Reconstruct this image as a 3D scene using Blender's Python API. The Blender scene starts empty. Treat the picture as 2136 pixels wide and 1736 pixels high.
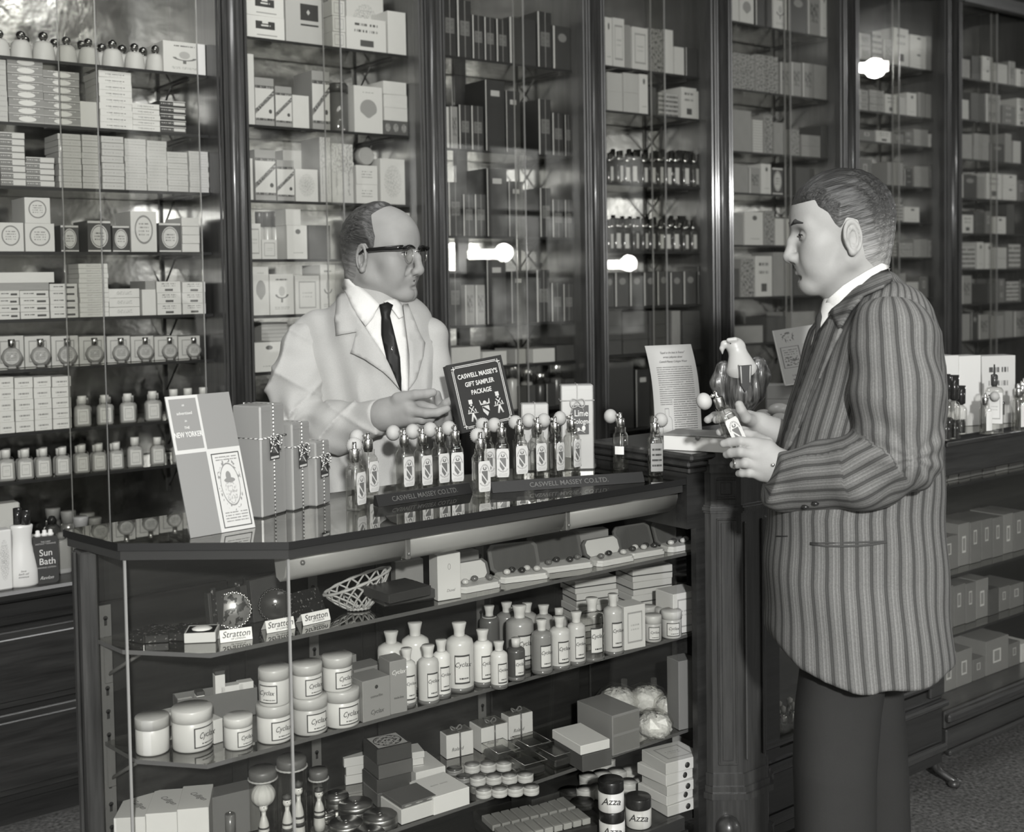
import bpy, math, random
import numpy as np
from mathutils import Vector, Matrix
SC = bpy.context.scene
COL = SC.collection
R = random.Random(7)
PI = math.pi
# ---------------------------------------------------------------- camera
F = 2500.0; CX, CY = 1068.0, 697.0; TH = math.radians(52.4); PITCH = math.radians(2.45); ROLL = 0.016
CAM = np.array([0.0, 0.0, 1.5])
_f0 = np.array([math.cos(TH), math.sin(TH), 0.]); _z = np.array([0, 0, 1.])
FW = _f0*math.cos(PITCH)-_z*math.sin(PITCH)
_r0 = np.array([math.sin(TH), -math.cos(TH), 0.]); _u0 = np.cross(_r0, FW)
RT = math.cos(ROLL)*_r0-math.sin(ROLL)*_u0; UP = math.sin(ROLL)*_r0+math.cos(ROLL)*_u0
def ray(px, py): return FW+RT*(px-CX)/F-UP*(py-CY)/F
def wp(px, py, d): return CAM+ray(px, py)*d            # point at optical depth d
def onz(px, py, z):
    r = ray(px, py); return CAM+r*((z-CAM[2])/r[2])
def onn(px, py, n):
    r = ray(px, py); return CAM+r*(n/r[1])
def proj(p):
    v = np.asarray(p)-CAM; d = v@FW; return CX+F*(v@RT)/d, CY-F*(v@UP)/d, d
cam = bpy.data.cameras.new('camera'); camo = bpy.data.objects.new('camera', cam); COL.objects.link(camo)
camo.matrix_world = Matrix([[RT[i], UP[i], -FW[i], CAM[i]] for i in range(3)]+[[0, 0, 0, 1]])
cam.sensor_width = 36; cam.lens = F/2136*36; cam.shift_y = -(868-CY)/2136; cam.clip_start = .05; cam.clip_end = 60
cam.dof.use_dof = True; cam.dof.focus_distance = 2.65; cam.dof.aperture_fstop = 4.0
SC.camera = camo
# ---------------------------------------------------------------- materials
class S:
    """little socket arithmetic"""
    def __init__(s, nt, v): s.nt = nt; s.v = v
    def _op(s, op, *a):
        n = s.nt.nodes.new('ShaderNodeMath'); n.operation = op
        for i, x in enumerate((s,)+a):
            x = x.v if isinstance(x, S) else x
            if isinstance(x, (int, float)): n.inputs[i].default_value = x
            else: s.nt.links.new(x, n.inputs[i])
        return S(s.nt, n.outputs[0])
    def __add__(s, o): return s._op('ADD', o)
    def __sub__(s, o): return s._op('SUBTRACT', o)
    def __mul__(s, o): return s._op('MULTIPLY', o)
    __radd__ = __add__; __rmul__ = __mul__
    def __rsub__(s, o): return S(s.nt, o)._op('SUBTRACT', s)
    def __truediv__(s, o): return s._op('DIVIDE', o)
    def gt(s, o): return s._op('GREATER_THAN', o)
    def lt(s, o): return s._op('LESS_THAN', o)
    def mx(s, o): return s._op('MAXIMUM', o)
    def mn(s, o): return s._op('MINIMUM', o)
    def fr(s): return s._op('FRACT')
    def ab(s): return s._op('ABSOLUTE')
    def fl(s): return s._op('FLOOR')
    def sq(s): return s._op('SQRT')
    def sin(s): return s._op('SINE')
    def cl(s): return (s.mx(0.0)).mn(1.0)
class T:
    """material being built: t.u t.v t.obj t.noise"""
    def __init__(t, name):
        t.m = bpy.data.materials.new(name); t.m.use_nodes = True; t.nt = t.m.node_tree
        t.b = t.nt.nodes['Principled BSDF']; t._uv = None
    def coord(t, which='UV'):
        n = t.nt.nodes.new('ShaderNodeTexCoord'); s = t.nt.nodes.new('ShaderNodeSeparateXYZ')
        t.nt.links.new(n.outputs[which], s.inputs[0]); return [S(t.nt, o) for o in s.outputs], n.outputs[which]
    def uv(t):
        if t._uv is None: t._uv = t.coord()[0][:2]
        return t._uv
    def attr(t, name):
        n = t.nt.nodes.new('ShaderNodeAttribute'); n.attribute_name = name; return S(t.nt, n.outputs['Fac'])
    def comb(t, x, y, z=0.0):
        n = t.nt.nodes.new('ShaderNodeCombineXYZ')
        for i, a in enumerate((x, y, z)):
            if isinstance(a, S): t.nt.links.new(a.v, n.inputs[i])
            else: n.inputs[i].default_value = a
        return n.outputs[0]
    def noise(t, vec, scale, detail=2.0):
        n = t.nt.nodes.new('ShaderNodeTexNoise'); n.inputs['Scale'].default_value = scale; n.inputs['Detail'].default_value = detail
        t.nt.links.new(vec, n.inputs['Vector']); return S(t.nt, n.outputs['Fac'])
    def mix(t, a, b, f): return b*f+a*(1.0-f) if isinstance(f, S) else a
    def col(t, g):
        """grey value socket or float -> base colour (very slightly warm black and white print tone)"""
        if isinstance(g, (int, float)): t.b.inputs['Base Color'].default_value = (g, g*.995, g*.965, 1)
        else:
            n = t.nt.nodes.new('ShaderNodeCombineColor')
            for i, k in enumerate((1, .995, .965)): t.nt.links.new((g*k).v, n.inputs[i])
            t.nt.links.new(n.outputs[0], t.b.inputs['Base Color'])
    def bump(t, h, dist=.002, st=.5):
        n = t.nt.nodes.new('ShaderNodeBump'); n.inputs['Distance'].default_value = dist; n.inputs['Strength'].default_value = st
        t.nt.links.new(h.v, n.inputs['Height']); t.nt.links.new(n.outputs[0], t.b.inputs['Normal'])
    def pset(t, rough=.6, metal=0.0, **k):
        t.b.inputs['Roughness'].default_value = rough; t.b.inputs['Metallic'].default_value = metal
        for a, v in k.items(): t.b.inputs[a.replace('_', ' ')].default_value = v
_mc = {}
def G(g, rough=.6, metal=0.0):
    k = (round(g, 3), rough, metal)
    if k not in _mc:
        t = T('plain_grey_%g_%g_%g' % k); t.pset(rough, metal); t.col(g)
        _mc[k] = t.m
    return _mc[k]
def rect(u, v, u0, u1, v0, v1): return u.gt(u0)*u.lt(u1)*v.gt(v0)*v.lt(v1)
def elr(u, v, cu, cv, ru, rv):
    a = (u-cu)/ru; b = (v-cv)/rv; return (a*a+b*b).sq()
def lines(t, u, v, u0, u1, v0, v1, n, k=14, thr=.5, seed=0.0):
    """rows of unreadably small print inside a rectangle"""
    q = (v-v0)/(v1-v0)*n; row = q.fl(); f = q.fr()
    nz = t.noise(t.comb(u*k, row*7.3+seed), 3.0, 1.0)
    return rect(u, v, u0, u1, v0, v1)*f.gt(.3)*f.lt(.68)*nz.gt(thr)
def carton(name, base, ink, fn, rough=.55):
    t = T(name); u, v = t.uv(); t.pset(rough); m = fn(t, u, v); t.col(t.mix(S(t.nt, t.val(base)), ink, m)); return t.m
def _val(t, x):
    n = t.nt.nodes.new('ShaderNodeValue'); n.outputs[0].default_value = x; return n.outputs[0]
T.val = _val
P = {}
def defcart(key, base, ink, fn, rough=.55):
    P[key] = carton('printed_card_'+key, base, ink, fn, rough)
W_, L_, M_, D_ = .62, .44, .2, .035
defcart('script', W_, .2, lambda t, u, v: lines(t, u, v, .2, .8, .3, .7, 1, 9, .46)+lines(t, u, v, .3, .7, .12, .26, 1, 9, .5, 5.))
defcart('small', .58, .22, lambda t, u, v: lines(t, u, v, .25, .75, .3, .75, 3, 12, .48, 2.))
defcart('pancake', .24, .62, lambda t, u, v: (elr(u, v, .52, .5, .25, .34).lt(1.0)).mx(lines(t, u, v, .12, .88, .8, 1.0, 1, 12, .45)).mx(rect(u, v, 0, 1, .1, .16)*.6))
defcart('cream', .45, .3, lambda t, u, v: lines(t, u, v, .1, .9, .3, .7, 1, 9, .5, 1.))
defcart('tagdark', .55, .06, lambda t, u, v: rect(u, v, .58, .9, .3, .62)+lines(t, u, v, .1, .5, .4, .8, 1, 7, .45))
defcart('tagmid', .58, .07, lambda t, u, v: rect(u, v, .34, .68, .12, .32)+lines(t, u, v, .2, .8, .5, .9, 2, 9, .5))
defcart('darktag', .04, .55, lambda t, u, v: rect(u, v, .52, .97, .25, .75).mx(rect(u, v, 0, 1, .88, 1.)).mx(lines(t, u, v, .05, .48, .3, .7, 1, 8, .5)))
defcart('halftag', .16, .52, lambda t, u, v: rect(u, v, .5, 1.0, .12, .85).mx(rect(u, v, 0, 1, .86, 1.)).mx(lines(t, u, v, .05, .48, .3, .7, 1, 8, .5)))
def _ring(t, u, v):
    e = elr(u, v, .5, .55, .36, .36); return (e.gt(.86)*e.lt(1.0)).mx(lines(t, u, v, .3, .7, .38, .74, 4, 9, .5))
defcart('ring', .55, .2, _ring)
def _dring(t, u, v):
    e = elr(u, v, .5, .5, .38, .38); lt = e.lt(1.0)*(1.0-e.gt(.84)*e.lt(.9))*(1.0-lines(t, u, v, .3, .7, .35, .65, 3, 9, .5))
    return lt.mx(rect(u, v, 0, 1, .93, 1.0)).mx(rect(u, v, 0, 1, 0, .05))
defcart('darkring', .045, .5, _dring)
def _band(t, u, v):
    z = t.noise(t.comb(u*9., v*3.), 4., 2.)
    top = (v+z*.05).gt(.83)+(v-z*.08).lt(.1); d = (v-.28-u*.42).ab().lt(.055)*t.noise(t.comb(u*14., v*10.), 3., 1.).gt(.42)
    return (top*.55).mx(d).mx(elr(u, v, .8, .3, .09, .045).lt(1.0)).mx(rect(u, v, 0, 1, .78, .84)*z.gt(.42)).mx(rect(u, v, 0, 1, .1, .15)*z.gt(.42)).cl()
defcart('banded', .56, .06, _band)
defcart('crest', .58, .2, lambda t, u, v: (((v-.5)-(u-.5).ab()*.5).gt(-.2)*elr(u, v, .5, .52, .3, .2).lt(1.0)*.8).mx(lines(t, u, v, .3, .7, .84, .9, 1)))
def _flor(t, u, v):
    z = t.noise(t.comb(u*6., v*8.), 2.2, 4.); return (z.gt(.52)*v.gt(.5)).mx((u*22.+z*6.).sin().gt(.75)*v.lt(.55)*v.gt(.12))*.6
defcart('floral', .46, .16, _flor)
def _wreath(t, u, v):
    e = elr(u, v, .5, .5, .36, .36); z = t.noise(t.comb(u, v), 34., 2.); return e.lt(1.0)*z.gt(.52)*(.9-e*.5)
defcart('wreath', .56, .18, _wreath)
defcart('seal', .6, .1, lambda t, u, v: elr(u, v, .55, .82, .13, .075).lt(1.0).mx(lines(t, u, v, .3, .8, .15, .22, 1)))
def _face(t, u, v):
    a = elr(u, v, .5, .58, .13, .12).lt(1.0)*.45; b = elr(u, v, .5, .5, .27, .1); b = (b.gt(.75)*b.lt(1.05)*v.lt(.5)); c = ((u-.5).ab().lt(.04)*v.gt(.3)*v.lt(.42))
    return a.mx(b).mx(c).mx(lines(t, u, v, .25, .75, .82, .92, 1, 9, .45)).mx(lines(t, u, v, .2, .8, .12, .2, 2, 12))
defcart('face', .6, .14, _face)
defcart('handle', .62, .03, lambda t, u, v: rect(u, v, .22, .74, .42, .78)*(1.0-lines(t, u, v, .35, .62, .5, .68, 1, 6, .4))*(1.0-rect(u, v, .4, .56, .68, .78))+rect(u, v, .25, .8, .12, .17)*.6)
defcart('kmark', .42, .03, lambda t, u, v: rect(u, v, .4, .9, .5, .86)*(1.0-(((u-.62)*1.0).ab()+((v-.68).ab()*.8)).lt(.05))+rect(u, v, .4, .9, .38, .42))
defcart('framed', .56, .3, lambda t, u, v: (rect(u, v, .14, .86, .14, .86)*(1.0-rect(u, v, .18, .82, .18, .82))).mx(lines(t, u, v, .3, .7, .4, .6, 2)))
def _spot(t, u, v):
    z = t.noise(t.comb(u, v), 14., 1.); return z.gt(.56)*1.0
defcart('spotted', .3, .045, _spot)
defcart('lattice', .09, .3, lambda t, u, v: elr((u*3.).fr(), (v*1.0), .5, .5, .32, .3).lt(1.0)*t.noise(t.comb(u, v), 20., 2.).gt(.45))
def _gilt(t, u, v):   # dark leather-look case: pale edge at the left, faint centre rib, dim picture plate
    z = t.noise(t.comb(u*2., v*4.), 5., 3.)
    return u.lt(.1).mx((u-.55).ab().lt(.03)*.35).mx(rect(u, v, .2, .88, .38, .64)*z*.42)
defcart('gilt', .022, .5, _gilt, .4)
defcart('gilttag', .018, .5, lambda t, u, v: u.lt(.045).mx(rect(u, v, .28, .74, .78, .86)*.8), .4)
defcart('giltplain', .03, .45, lambda t, u, v: u.lt(.07)*1.0, .4)
defcart('giltseal', .035, .5, lambda t, u, v: u.lt(.1).mx(elr(u, v, .55, .74, .25, .1).lt(1.0)*.35), .4)
defcart('greypic', .26, .1, lambda t, u, v: (u.lt(.1)*-1.5).mx(-1.)+rect(u, v, .2, .85, .3, .75)*t.noise(t.comb(u, v), 9., 3.).gt(.5)+u.lt(.1)*-.8, .5)
defcart('window', .15, .45, lambda t, u, v: rect(u, v, .3, .62, .45, .8)*(1.0-rect(u, v, .35, .57, .49, .76)*.85))
defcart('windowlow', .2, .55, lambda t, u, v: rect(u, v, .3, .66, .3, .7)*(1.0-rect(u, v, .36, .6, .35, .65)*.9))
defcart('pale', .6, .5, lambda t, u, v: t.noise(t.comb(u, v), 3., 2.)*.5)
defcart('plainmid', .3, .24, lambda t, u, v: t.noise(t.comb(u, v), 3., 2.))
defcart('plaindark', .07, .05, lambda t, u, v: t.noise(t.comb(u, v), 3., 2.))
defcart('stripe', .42, .1, lambda t, u, v: ((v*5.).fr().lt(.45))*t.noise(t.comb(u*10., v), 3., 1.).gt(.4))
defcart('pinline', .5, .33, lambda t, u, v: ((v*12.).fr().lt(.3))*.8)
# woods, metals, glass
def wood(name, a, b, rough=.33, sc=(18, 18, 1.2), bumpd=.0006):
    t = T(name); (x, y, z), vec = t.coord('Object'); v = t.comb(x*sc[0], y*sc[1], z*sc[2]); n = t.noise(v, 2.2, 5.); n2 = t.noise(v, 9., 3.)
    f = (n*.65+n2*.35-.3)*2.2; t.col(t.mix(S(t.nt, t.val(a)), b, f.cl())); t.pset(rough, 0, Coat_Weight=.25, Coat_Roughness=.12); t.bump(n2, bumpd, .4); return t.m
WOOD = wood('dark_mahogany_upright', .015, .062)
WOODH = wood('dark_mahogany_lengthwise', .012, .042, .28, (1.2, 18, 18))
WOODP = wood('dark_mahogany_panel', .008, .027, .35, (1.2, 18, 18))
def metal(name, g, rough, metallic=1.0): 
    t = T(name); t.pset(rough, metallic); t.col(g); return t.m
CHROME = metal('polished_nickel', .68, .22); BRASS = metal('dull_brass', .35, .3); STEEL = metal('grey_painted_metal', .16, .32, .35)
DARKMETAL = metal('blackened_iron', .05, .4, .6); GOLDFOIL = metal('tarnished_gilt', .4, .35)
def thin_glass(name, tint=.93, lo=.06, hi=.8, rough=.0, power=4.0):
    m = bpy.data.materials.new(name); m.use_nodes = True; nt = m.node_tree; nt.nodes.clear()
    o = nt.nodes.new('ShaderNodeOutputMaterial'); a = nt.nodes.new('ShaderNodeBsdfTransparent'); a.inputs[0].default_value = (tint, tint, tint*.99, 1)
    g = nt.nodes.new('ShaderNodeBsdfGlossy'); g.inputs['Roughness'].default_value = rough; g.inputs[0].default_value = (.9, .9, .88, 1)
    lw = nt.nodes.new('ShaderNodeLayerWeight'); lw.inputs[0].default_value = .5; f = S(nt, lw.outputs['Facing'])._op('POWER', power)*(hi-lo)+lo
    x = nt.nodes.new('ShaderNodeMixShader'); nt.links.new(f.v, x.inputs[0]); nt.links.new(a.outputs[0], x.inputs[1]); nt.links.new(g.outputs[0], x.inputs[2]); nt.links.new(x.outputs[0], o.inputs[0]); return m
GLASS = thin_glass('clear_plate_glass', .96, .035, .55); SHELFG = thin_glass('glass_shelf_plate', .8, .17, .95, .0, 3.0); EDGES = metal('grey_shelf_edge', .12, .2, .3); EDGE = G(.005, .55); EDGEL = metal('polished_glass_edge', .3, .1, .2)
TOPG = thin_glass('counter_top_plate_glass', .72, .12, .95, .0, 3.0)
BOTG = thin_glass('bottle_glass', .97, .09, .95, .0, 2.2); LIQ = thin_glass('cologne_liquid', .86, .03, .4, .0, 3.)
CELLO = thin_glass('cellophane', .95, .08, .5, .22, 2.0)
BAG = thin_glass('crinkled_cellophane_bag', .95, .05, .35, .4, 2.0)
def mirror(name):
    t = T(name); (x, y, z), vec = t.coord('Object'); n = t.noise(vec, 5.0, 4.); n2 = t.noise(vec, 17., 3.)
    t.col((n*.5+.42).cl()); t.b.inputs['Metallic'].default_value = 1.
    t.nt.links.new(((n2-.4)*.3+.13).cl().v, t.b.inputs['Roughness']); t.bump(n, .012, .35); return t.m
MIRROR = mirror('aged_mirror_backing')
# ---------------------------------------------------------------- mesh building
class MB:
    def __init__(s): s.v = []; s.f = []; s.m = []; s.uv = []; s.sm = []
    def quad(s, ids, m=0, uvs=None, smooth=False):
        s.f.append(ids); s.m.append(m); s.uv.append(uvs or [(3., 3.)]*len(ids)); s.sm.append(smooth)
    def box(s, lo, hi, m=0, ch=0.0, front=True, mat=None):
        """box; the -y side carries uv 0..1"""
        x0, y0, z0 = lo; x1, y1, z1 = hi; b = len(s.v)
        ch = min(ch, (x1-x0)*.3, (y1-y0)*.3, (z1-z0)*.3)
        def add(p): s.v.append(p if mat is None else tuple(mat @ Vector(p))); return len(s.v)-1
        if ch <= 0:
            for z in (z0, z1):
                for x, y in ((x0, y0), (x1, y0), (x1, y1), (x0, y1)): add((x, y, z))
            q = lambda *a: [b+i for i in a]
            fr = [(0, 0), (1, 0), (1, 1), (0, 1)] if front else None
            s.quad(q(0, 1, 5, 4), m, fr)
            for a in ((1, 2, 6, 5), (2, 3, 7, 6), (3, 0, 4, 7), (4, 5, 6, 7), (3, 2, 1, 0)): s.quad(q(*a), m)
            return
        # chamfered: 24 verts
        idx = {}
        X = (x0, x1); Y = (y0, y1); Z = (z0, z1)
        for i in (0, 1):
            for j in (0, 1):
                for k in (0, 1):
                    sx, sy, sz = (1, -1)[i]*ch, (1, -1)[j]*ch, (1, -1)[k]*ch
                    idx[i, j, k, 0] = add((X[i], Y[j]+sy, Z[k]+sz)); idx[i, j, k, 1] = add((X[i]+sx, Y[j], Z[k]+sz)); idx[i, j, k, 2] = add((X[i]+sx, Y[j]+sy, Z[k]))
        g = lambda i, j, k, a: idx[i, j, k, a]
        s.quad([g(0, 0, 0, 1), g(1, 0, 0, 1), g(1, 0, 1, 1), g(0, 0, 1, 1)], m, [(0, 0), (1, 0), (1, 1), (0, 1)] if front else None)
        s.quad([g(1, 1, 0, 1), g(0, 1, 0, 1), g(0, 1, 1, 1), g(1, 1, 1, 1)], m)
        s.quad([g(1, 0, 0, 0), g(1, 1, 0, 0), g(1, 1, 1, 0), g(1, 0, 1, 0)], m); s.quad([g(0, 1, 0, 0), g(0, 0, 0, 0), g(0, 0, 1, 0), g(0, 1, 1, 0)], m)
        s.quad([g(0, 0, 1, 2), g(1, 0, 1, 2), g(1, 1, 1, 2), g(0, 1, 1, 2)], m); s.quad([g(0, 1, 0, 2), g(1, 1, 0, 2), g(1, 0, 0, 2), g(0, 0, 0, 2)], m)
        for j in (0, 1):
            for k in (0, 1): s.quad([g(0, j, k, 1), g(1, j, k, 1), g(1, j, k, 2), g(0, j, k, 2)], m)
        for i in (0, 1):
            for k in (0, 1): s.quad([g(i, 0, k, 0), g(i, 1, k, 0), g(i, 1, k, 2), g(i, 0, k, 2)], m)
        for i in (0, 1):
            for j in (0, 1): s.quad([g(i, j, 0, 0), g(i, j, 1, 0), g(i, j, 1, 1), g(i, j, 0, 1)], m)
        for i in (0, 1):
            for j in (0, 1):
                for k in (0, 1): s.quad([g(i, j, k, 0), g(i, j, k, 1), g(i, j, k, 2)], m)
    def lathe(s, prof, n=20, m=0, c=(0, 0, 0), closed=(True, True), sx=1., sy=1., smooth=True, mat=None, pw=2.0, a0=0., a1=2*PI, vr=None):
        """prof [(r,z)..]; pw > 2 squares the plan; uv u 0..1 round from -y, v height"""
        b = len(s.v); full = abs(a1-a0-2*PI) < 1e-6; nn = n if full else n+1
        zs = [p[1] for p in prof]; zl, zh = vr or (min(zs), max(zs))
        for r, z in prof:
            for i in range(nn):
                a = a0+(a1-a0)*i/n-PI/2; cx, cy = math.cos(a), math.sin(a)
                if pw != 2.0:
                    k = (abs(cx)**pw+abs(cy)**pw)**(-1/pw); cx *= k; cy *= k
                p = (c[0]+r*cx*sx, c[1]+r*cy*sy, c[2]+z); s.v.append(p if mat is None else tuple(mat @ Vector(p)))
        for j in range(len(prof)-1):
            for i in range(n):
                i2 = (i+1) % nn if full else i+1
                ids = [b+j*nn+i, b+j*nn+i2, b+(j+1)*nn+i2, b+(j+1)*nn+i]
                va, vb = ((prof[j][1]-zl)/max(zh-zl, 1e-6)), ((prof[j+1][1]-zl)/max(zh-zl, 1e-6))
                s.quad(ids, m, [(i/n, va), ((i+1)/n, va), ((i+1)/n, vb), (i/n, vb)], smooth)
        if full and closed[0] and prof[0][0] > 1e-6: s.quad([b+i for i in range(nn)][::-1], m)
        if full and closed[1] and prof[-1][0] > 1e-6: s.quad([b+(len(prof)-1)*nn+i for i in range(nn)], m)
    def prism(s, poly, z0, z1, m=0, mat=None, uvtop=False):
        """polygon (x,y) counter-clockwise extruded in z"""
        b = len(s.v); n = len(poly)
        for z in (z0, z1):
            for x, y in poly: s.v.append((x, y, z) if mat is None else tuple(mat @ Vector((x, y, z))))
        xs = [p[0] for p in poly]; ys = [p[1] for p in poly]; w = max(xs)-min(xs) or 1; h = max(ys)-min(ys) or 1
        s.quad([b+i for i in range(n)][::-1], m)
        s.quad([b+n+i for i in range(n)], m, [((x-min(xs))/w, (y-min(ys))/h) for x, y in poly] if uvtop else None)
        for i in range(n): j = (i+1) % n; s.quad([b+i, b+j, b+n+j, b+n+i], m)
    def tube(s, pts, r, n=8, m=0, smooth=True, closed=False):
        pts = [Vector(p) for p in pts]; b = len(s.v); k = len(pts); rr = r if isinstance(r, (list, tuple)) else [r]*k
        up = Vector((0, 0, 1)); prev = None
        for i, p in enumerate(pts):
            if closed: d = (pts[(i+1) % k]-pts[i-1]).normalized()
            else: d = (pts[min(i+1, k-1)]-pts[max(i-1, 0)]).normalized()
            if prev is None: a = d.cross(up); a = a if a.length > .05 else d.cross(Vector((1, 0, 0))); a.normalize()
            else: a = (prev-d*prev.dot(d)).normalized()
            prev = a; c = d.cross(a)
            for j in range(n): t = 2*PI*j/n; s.v.append(tuple(p+a*math.cos(t)*rr[i]+c*math.sin(t)*rr[i]))
        for i in range(k if closed else k-1):
            i2 = (i+1) % k
            for j in range(n): s.quad([b+i*n+j, b+i*n+(j+1) % n, b+i2*n+(j+1) % n, b+i2*n+j][::-1], m, None, smooth)
        if not closed: s.quad([b+j for j in range(n)], m); s.quad([b+(k-1)*n+j for j in range(n)][::-1], m)
    def sphere(s, c, r, n=16, m=0, sc=(1, 1, 1), mat=None, rib=0.0, nrib=0):
        b = len(s.v); k = n//2
        for j in range(1, k):
            ph = PI*j/k
            for i in range(n):
                a = 2*PI*i/n; rr = r*(1+rib*math.cos(a*nrib)*math.sin(ph)) if nrib else r
                p = (c[0]+rr*math.sin(ph)*math.cos(a)*sc[0], c[1]+rr*math.sin(ph)*math.sin(a)*sc[1], c[2]+rr*math.cos(ph)*sc[2])
                s.v.append(p if mat is None else tuple(mat @ Vector(p)))
        t = len(s.v)
        for z in (r, -r): p = (c[0], c[1], c[2]+z*sc[2]); s.v.append(p if mat is None else tuple(mat @ Vector(p)))
        for j in range(k-2):
            for i in range(n): i2 = (i+1) % n; s.quad([b+j*n+i, b+(j+1)*n+i, b+(j+1)*n+i2, b+j*n+i2], m, None, True)
        for i in range(n): i2 = (i+1) % n; s.quad([t, b+i, b+i2], m, None, True); s.quad([t+1, b+(k-2)*n+i2, b+(k-2)*n+i], m, None, True)
    def mesh(s, name, mats):
        me = bpy.data.meshes.new(name); me.from_pydata([tuple(p) for p in s.v], [], s.f)
        me.polygons.foreach_set('material_index', s.m); me.polygons.foreach_set('use_smooth', s.sm)
        uv = me.uv_layers.new(name='UVMap'); fl = [c for f in s.uv for p in f for c in p]; uv.data.foreach_set('uv', fl)
        for m in (mats if isinstance(mats, (list, tuple)) else [mats]): me.materials.append(m)
        me.update(); return me
def link(name, data, parent=None, loc=(0, 0, 0), rz=0., mat=None):
    o = bpy.data.objects.new(name, data); COL.objects.link(o)
    if mat is not None: o.matrix_local = mat
    else: o.location = loc; o.rotation_euler = (0, 0, rz)
    if parent is not None: o.parent = parent
    return o
def tag(o, label, cat, group=None):
    o['label'] = label; o['category'] = cat
    if group: o['group'] = group
    return o
def struct(name, mb, mats):
    o = link(name, mb.mesh(name, mats)); o['kind'] = 'structure'; return o
def empty(name, label, cat, loc=(0, 0, 0), rz=0., group=None, mat=None):
    return tag(link(name, None, None, loc, rz, mat), label, cat, group)
def part(name, mb, mats, parent, loc=(0, 0, 0), rz=0., label=None, mat=None):
    o = link(name, mb.mesh(name, mats) if isinstance(mb, MB) else mb, parent, loc, rz, mat)
    if label: o['label'] = label
    return o
def copytree(o, loc, rz=None, label=None, group=None, mat=None):
    c = o.copy(); COL.objects.link(c)
    if mat is not None: c.matrix_local = mat
    else:
        c.location = loc
        if rz is not None: c.rotation_euler = (0, 0, rz)
    if label: c['label'] = label
    if group: c['group'] = group
    for ch in list(o.children):
        d = ch.copy(); COL.objects.link(d); d.parent = c
        for g in list(ch.children):
            e = g.copy(); COL.objects.link(e); e.parent = d
    return c
_txt = {}
def text_mesh(s, size, ext=.0004, shear=0., bold=0., width=1., mat=None, name='lettering', align='CENTER', sp=1.):
    """lettering in the xz plane facing -y, origin at its centre"""
    cu = bpy.data.curves.new(name, 'FONT'); cu.body = s; cu.size = size; cu.extrude = ext; cu.shear = shear; cu.offset = bold*size
    cu.align_x = align; cu.align_y = 'CENTER'; cu.resolution_u = 3; cu.space_character = sp; cu.space_line = .95
    o = bpy.data.objects.new('tmp', cu); COL.objects.link(o); dg = bpy.context.evaluated_depsgraph_get()
    me = bpy.data.meshes.new_from_object(o.evaluated_get(dg)); bpy.data.objects.remove(o); bpy.data.curves.remove(cu)
    me.transform(Matrix(((width, 0, 0, 0), (0, 0, -1, 0), (0, 1, 0, 0), (0, 0, 0, 1)))); me.name = name
    me.materials.clear(); me.materials.append(mat); return me
ORD = ['first', 'second', 'third', 'fourth', 'fifth', 'sixth', 'seventh', 'eighth', 'ninth', 'tenth', 'eleventh', 'twelfth', 'thirteenth', 'fourteenth', 'fifteenth', 'sixteenth', 'seventeenth', 'eighteenth', 'nineteenth', 'twentieth']
def od(i): return ORD[i] if i < 20 else str(i+1)+'th'
def basis(x, y, z, o): return Matrix([[x[i], y[i], z[i], o[i]] for i in range(3)]+[[0, 0, 0, 1]])
INK = G(.03, .5); WHITE = G(.72, .5); SCREAM = G(.6, .5)
# ---------------------------------------------------------------- room
CT = 1.04; MT = 1.10          # glass counter top, raised wooden counter top
def _t():
    t = T('speckled_terrazzo'); (x, y, z), vec = t.coord('Object'); n = t.noise(vec, 90., 3.); n2 = t.noise(vec, 7., 3.)
    t.col(((n-.3)*.5*(n2+.3)).cl()*.8+.05); t.pset(.45); return t.m
TERR = _t()
def _t():
    t = T('dim_painted_plaster'); (x, y, z), vec = t.coord('Object'); n = t.noise(vec, 3., 3.); t.col(n*.12+.1); t.pset(.8); return t.m
PLAST = _t()
def bx(lo, hi): m = MB(); m.box(lo, hi, front=False); return m
struct('floor', bx((-2.5, -3, -.1), (10, 4.2, 0)), TERR)
struct('ceiling', bx((-2.5, -3, 3.3), (10, 4.2, 3.4)), PLAST)
struct('wall_back', bx((-2.5, 4.0, 0), (10, 4.2, 3.3)), PLAST)
struct('wall_front', bx((-2.5, -3.0, 0), (10, -2.9, 3.3)), PLAST)
struct('wall_left', bx((-2.5, -2.9, 0), (-2.4, 4.0, 3.3)), PLAST)
struct('wall_right', bx((9.9, -2.9, 0), (10, 4.0, 3.3)), PLAST)
# added glowing panel with bars, unseen, mirrored as bright patches in the cabinets
def _t():
    m = bpy.data.materials.new('mottled_glow_panel'); m.use_nodes = True; nt = m.node_tree; b = nt.nodes['Principled BSDF']; t = T.__new__(T); t.m = m; t.nt = nt; t.b = b; t._uv = None
    (x, y, z), vec = t.coord('Object'); n = t.noise(vec, 2.2, 5.); e = nt.nodes['Principled BSDF']; t.col(.5); e.inputs['Emission Color'].default_value = (1, 1, .98, 1)
    nt.links.new(((n-.42)*7.0).mx(.15).v, e.inputs['Emission Strength']); return m
GLOWPANEL = _t()
struct('reflection_panel_1', bx((3.6, -2.895, .9), (9.6, -2.88, 2.9)), GLOWPANEL)
m = MB()
for k in range(9): m.box((3.55+k*.75, -2.9, .85), (3.62+k*.75, -2.84, 2.95), 0, 0, False)
for z in (.85, 1.55, 2.2, 2.9): m.box((3.55, -2.9, z), (9.65, -2.85, z+.06), 0, 0, False)
struct('trim_1', m, WOODP)
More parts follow.
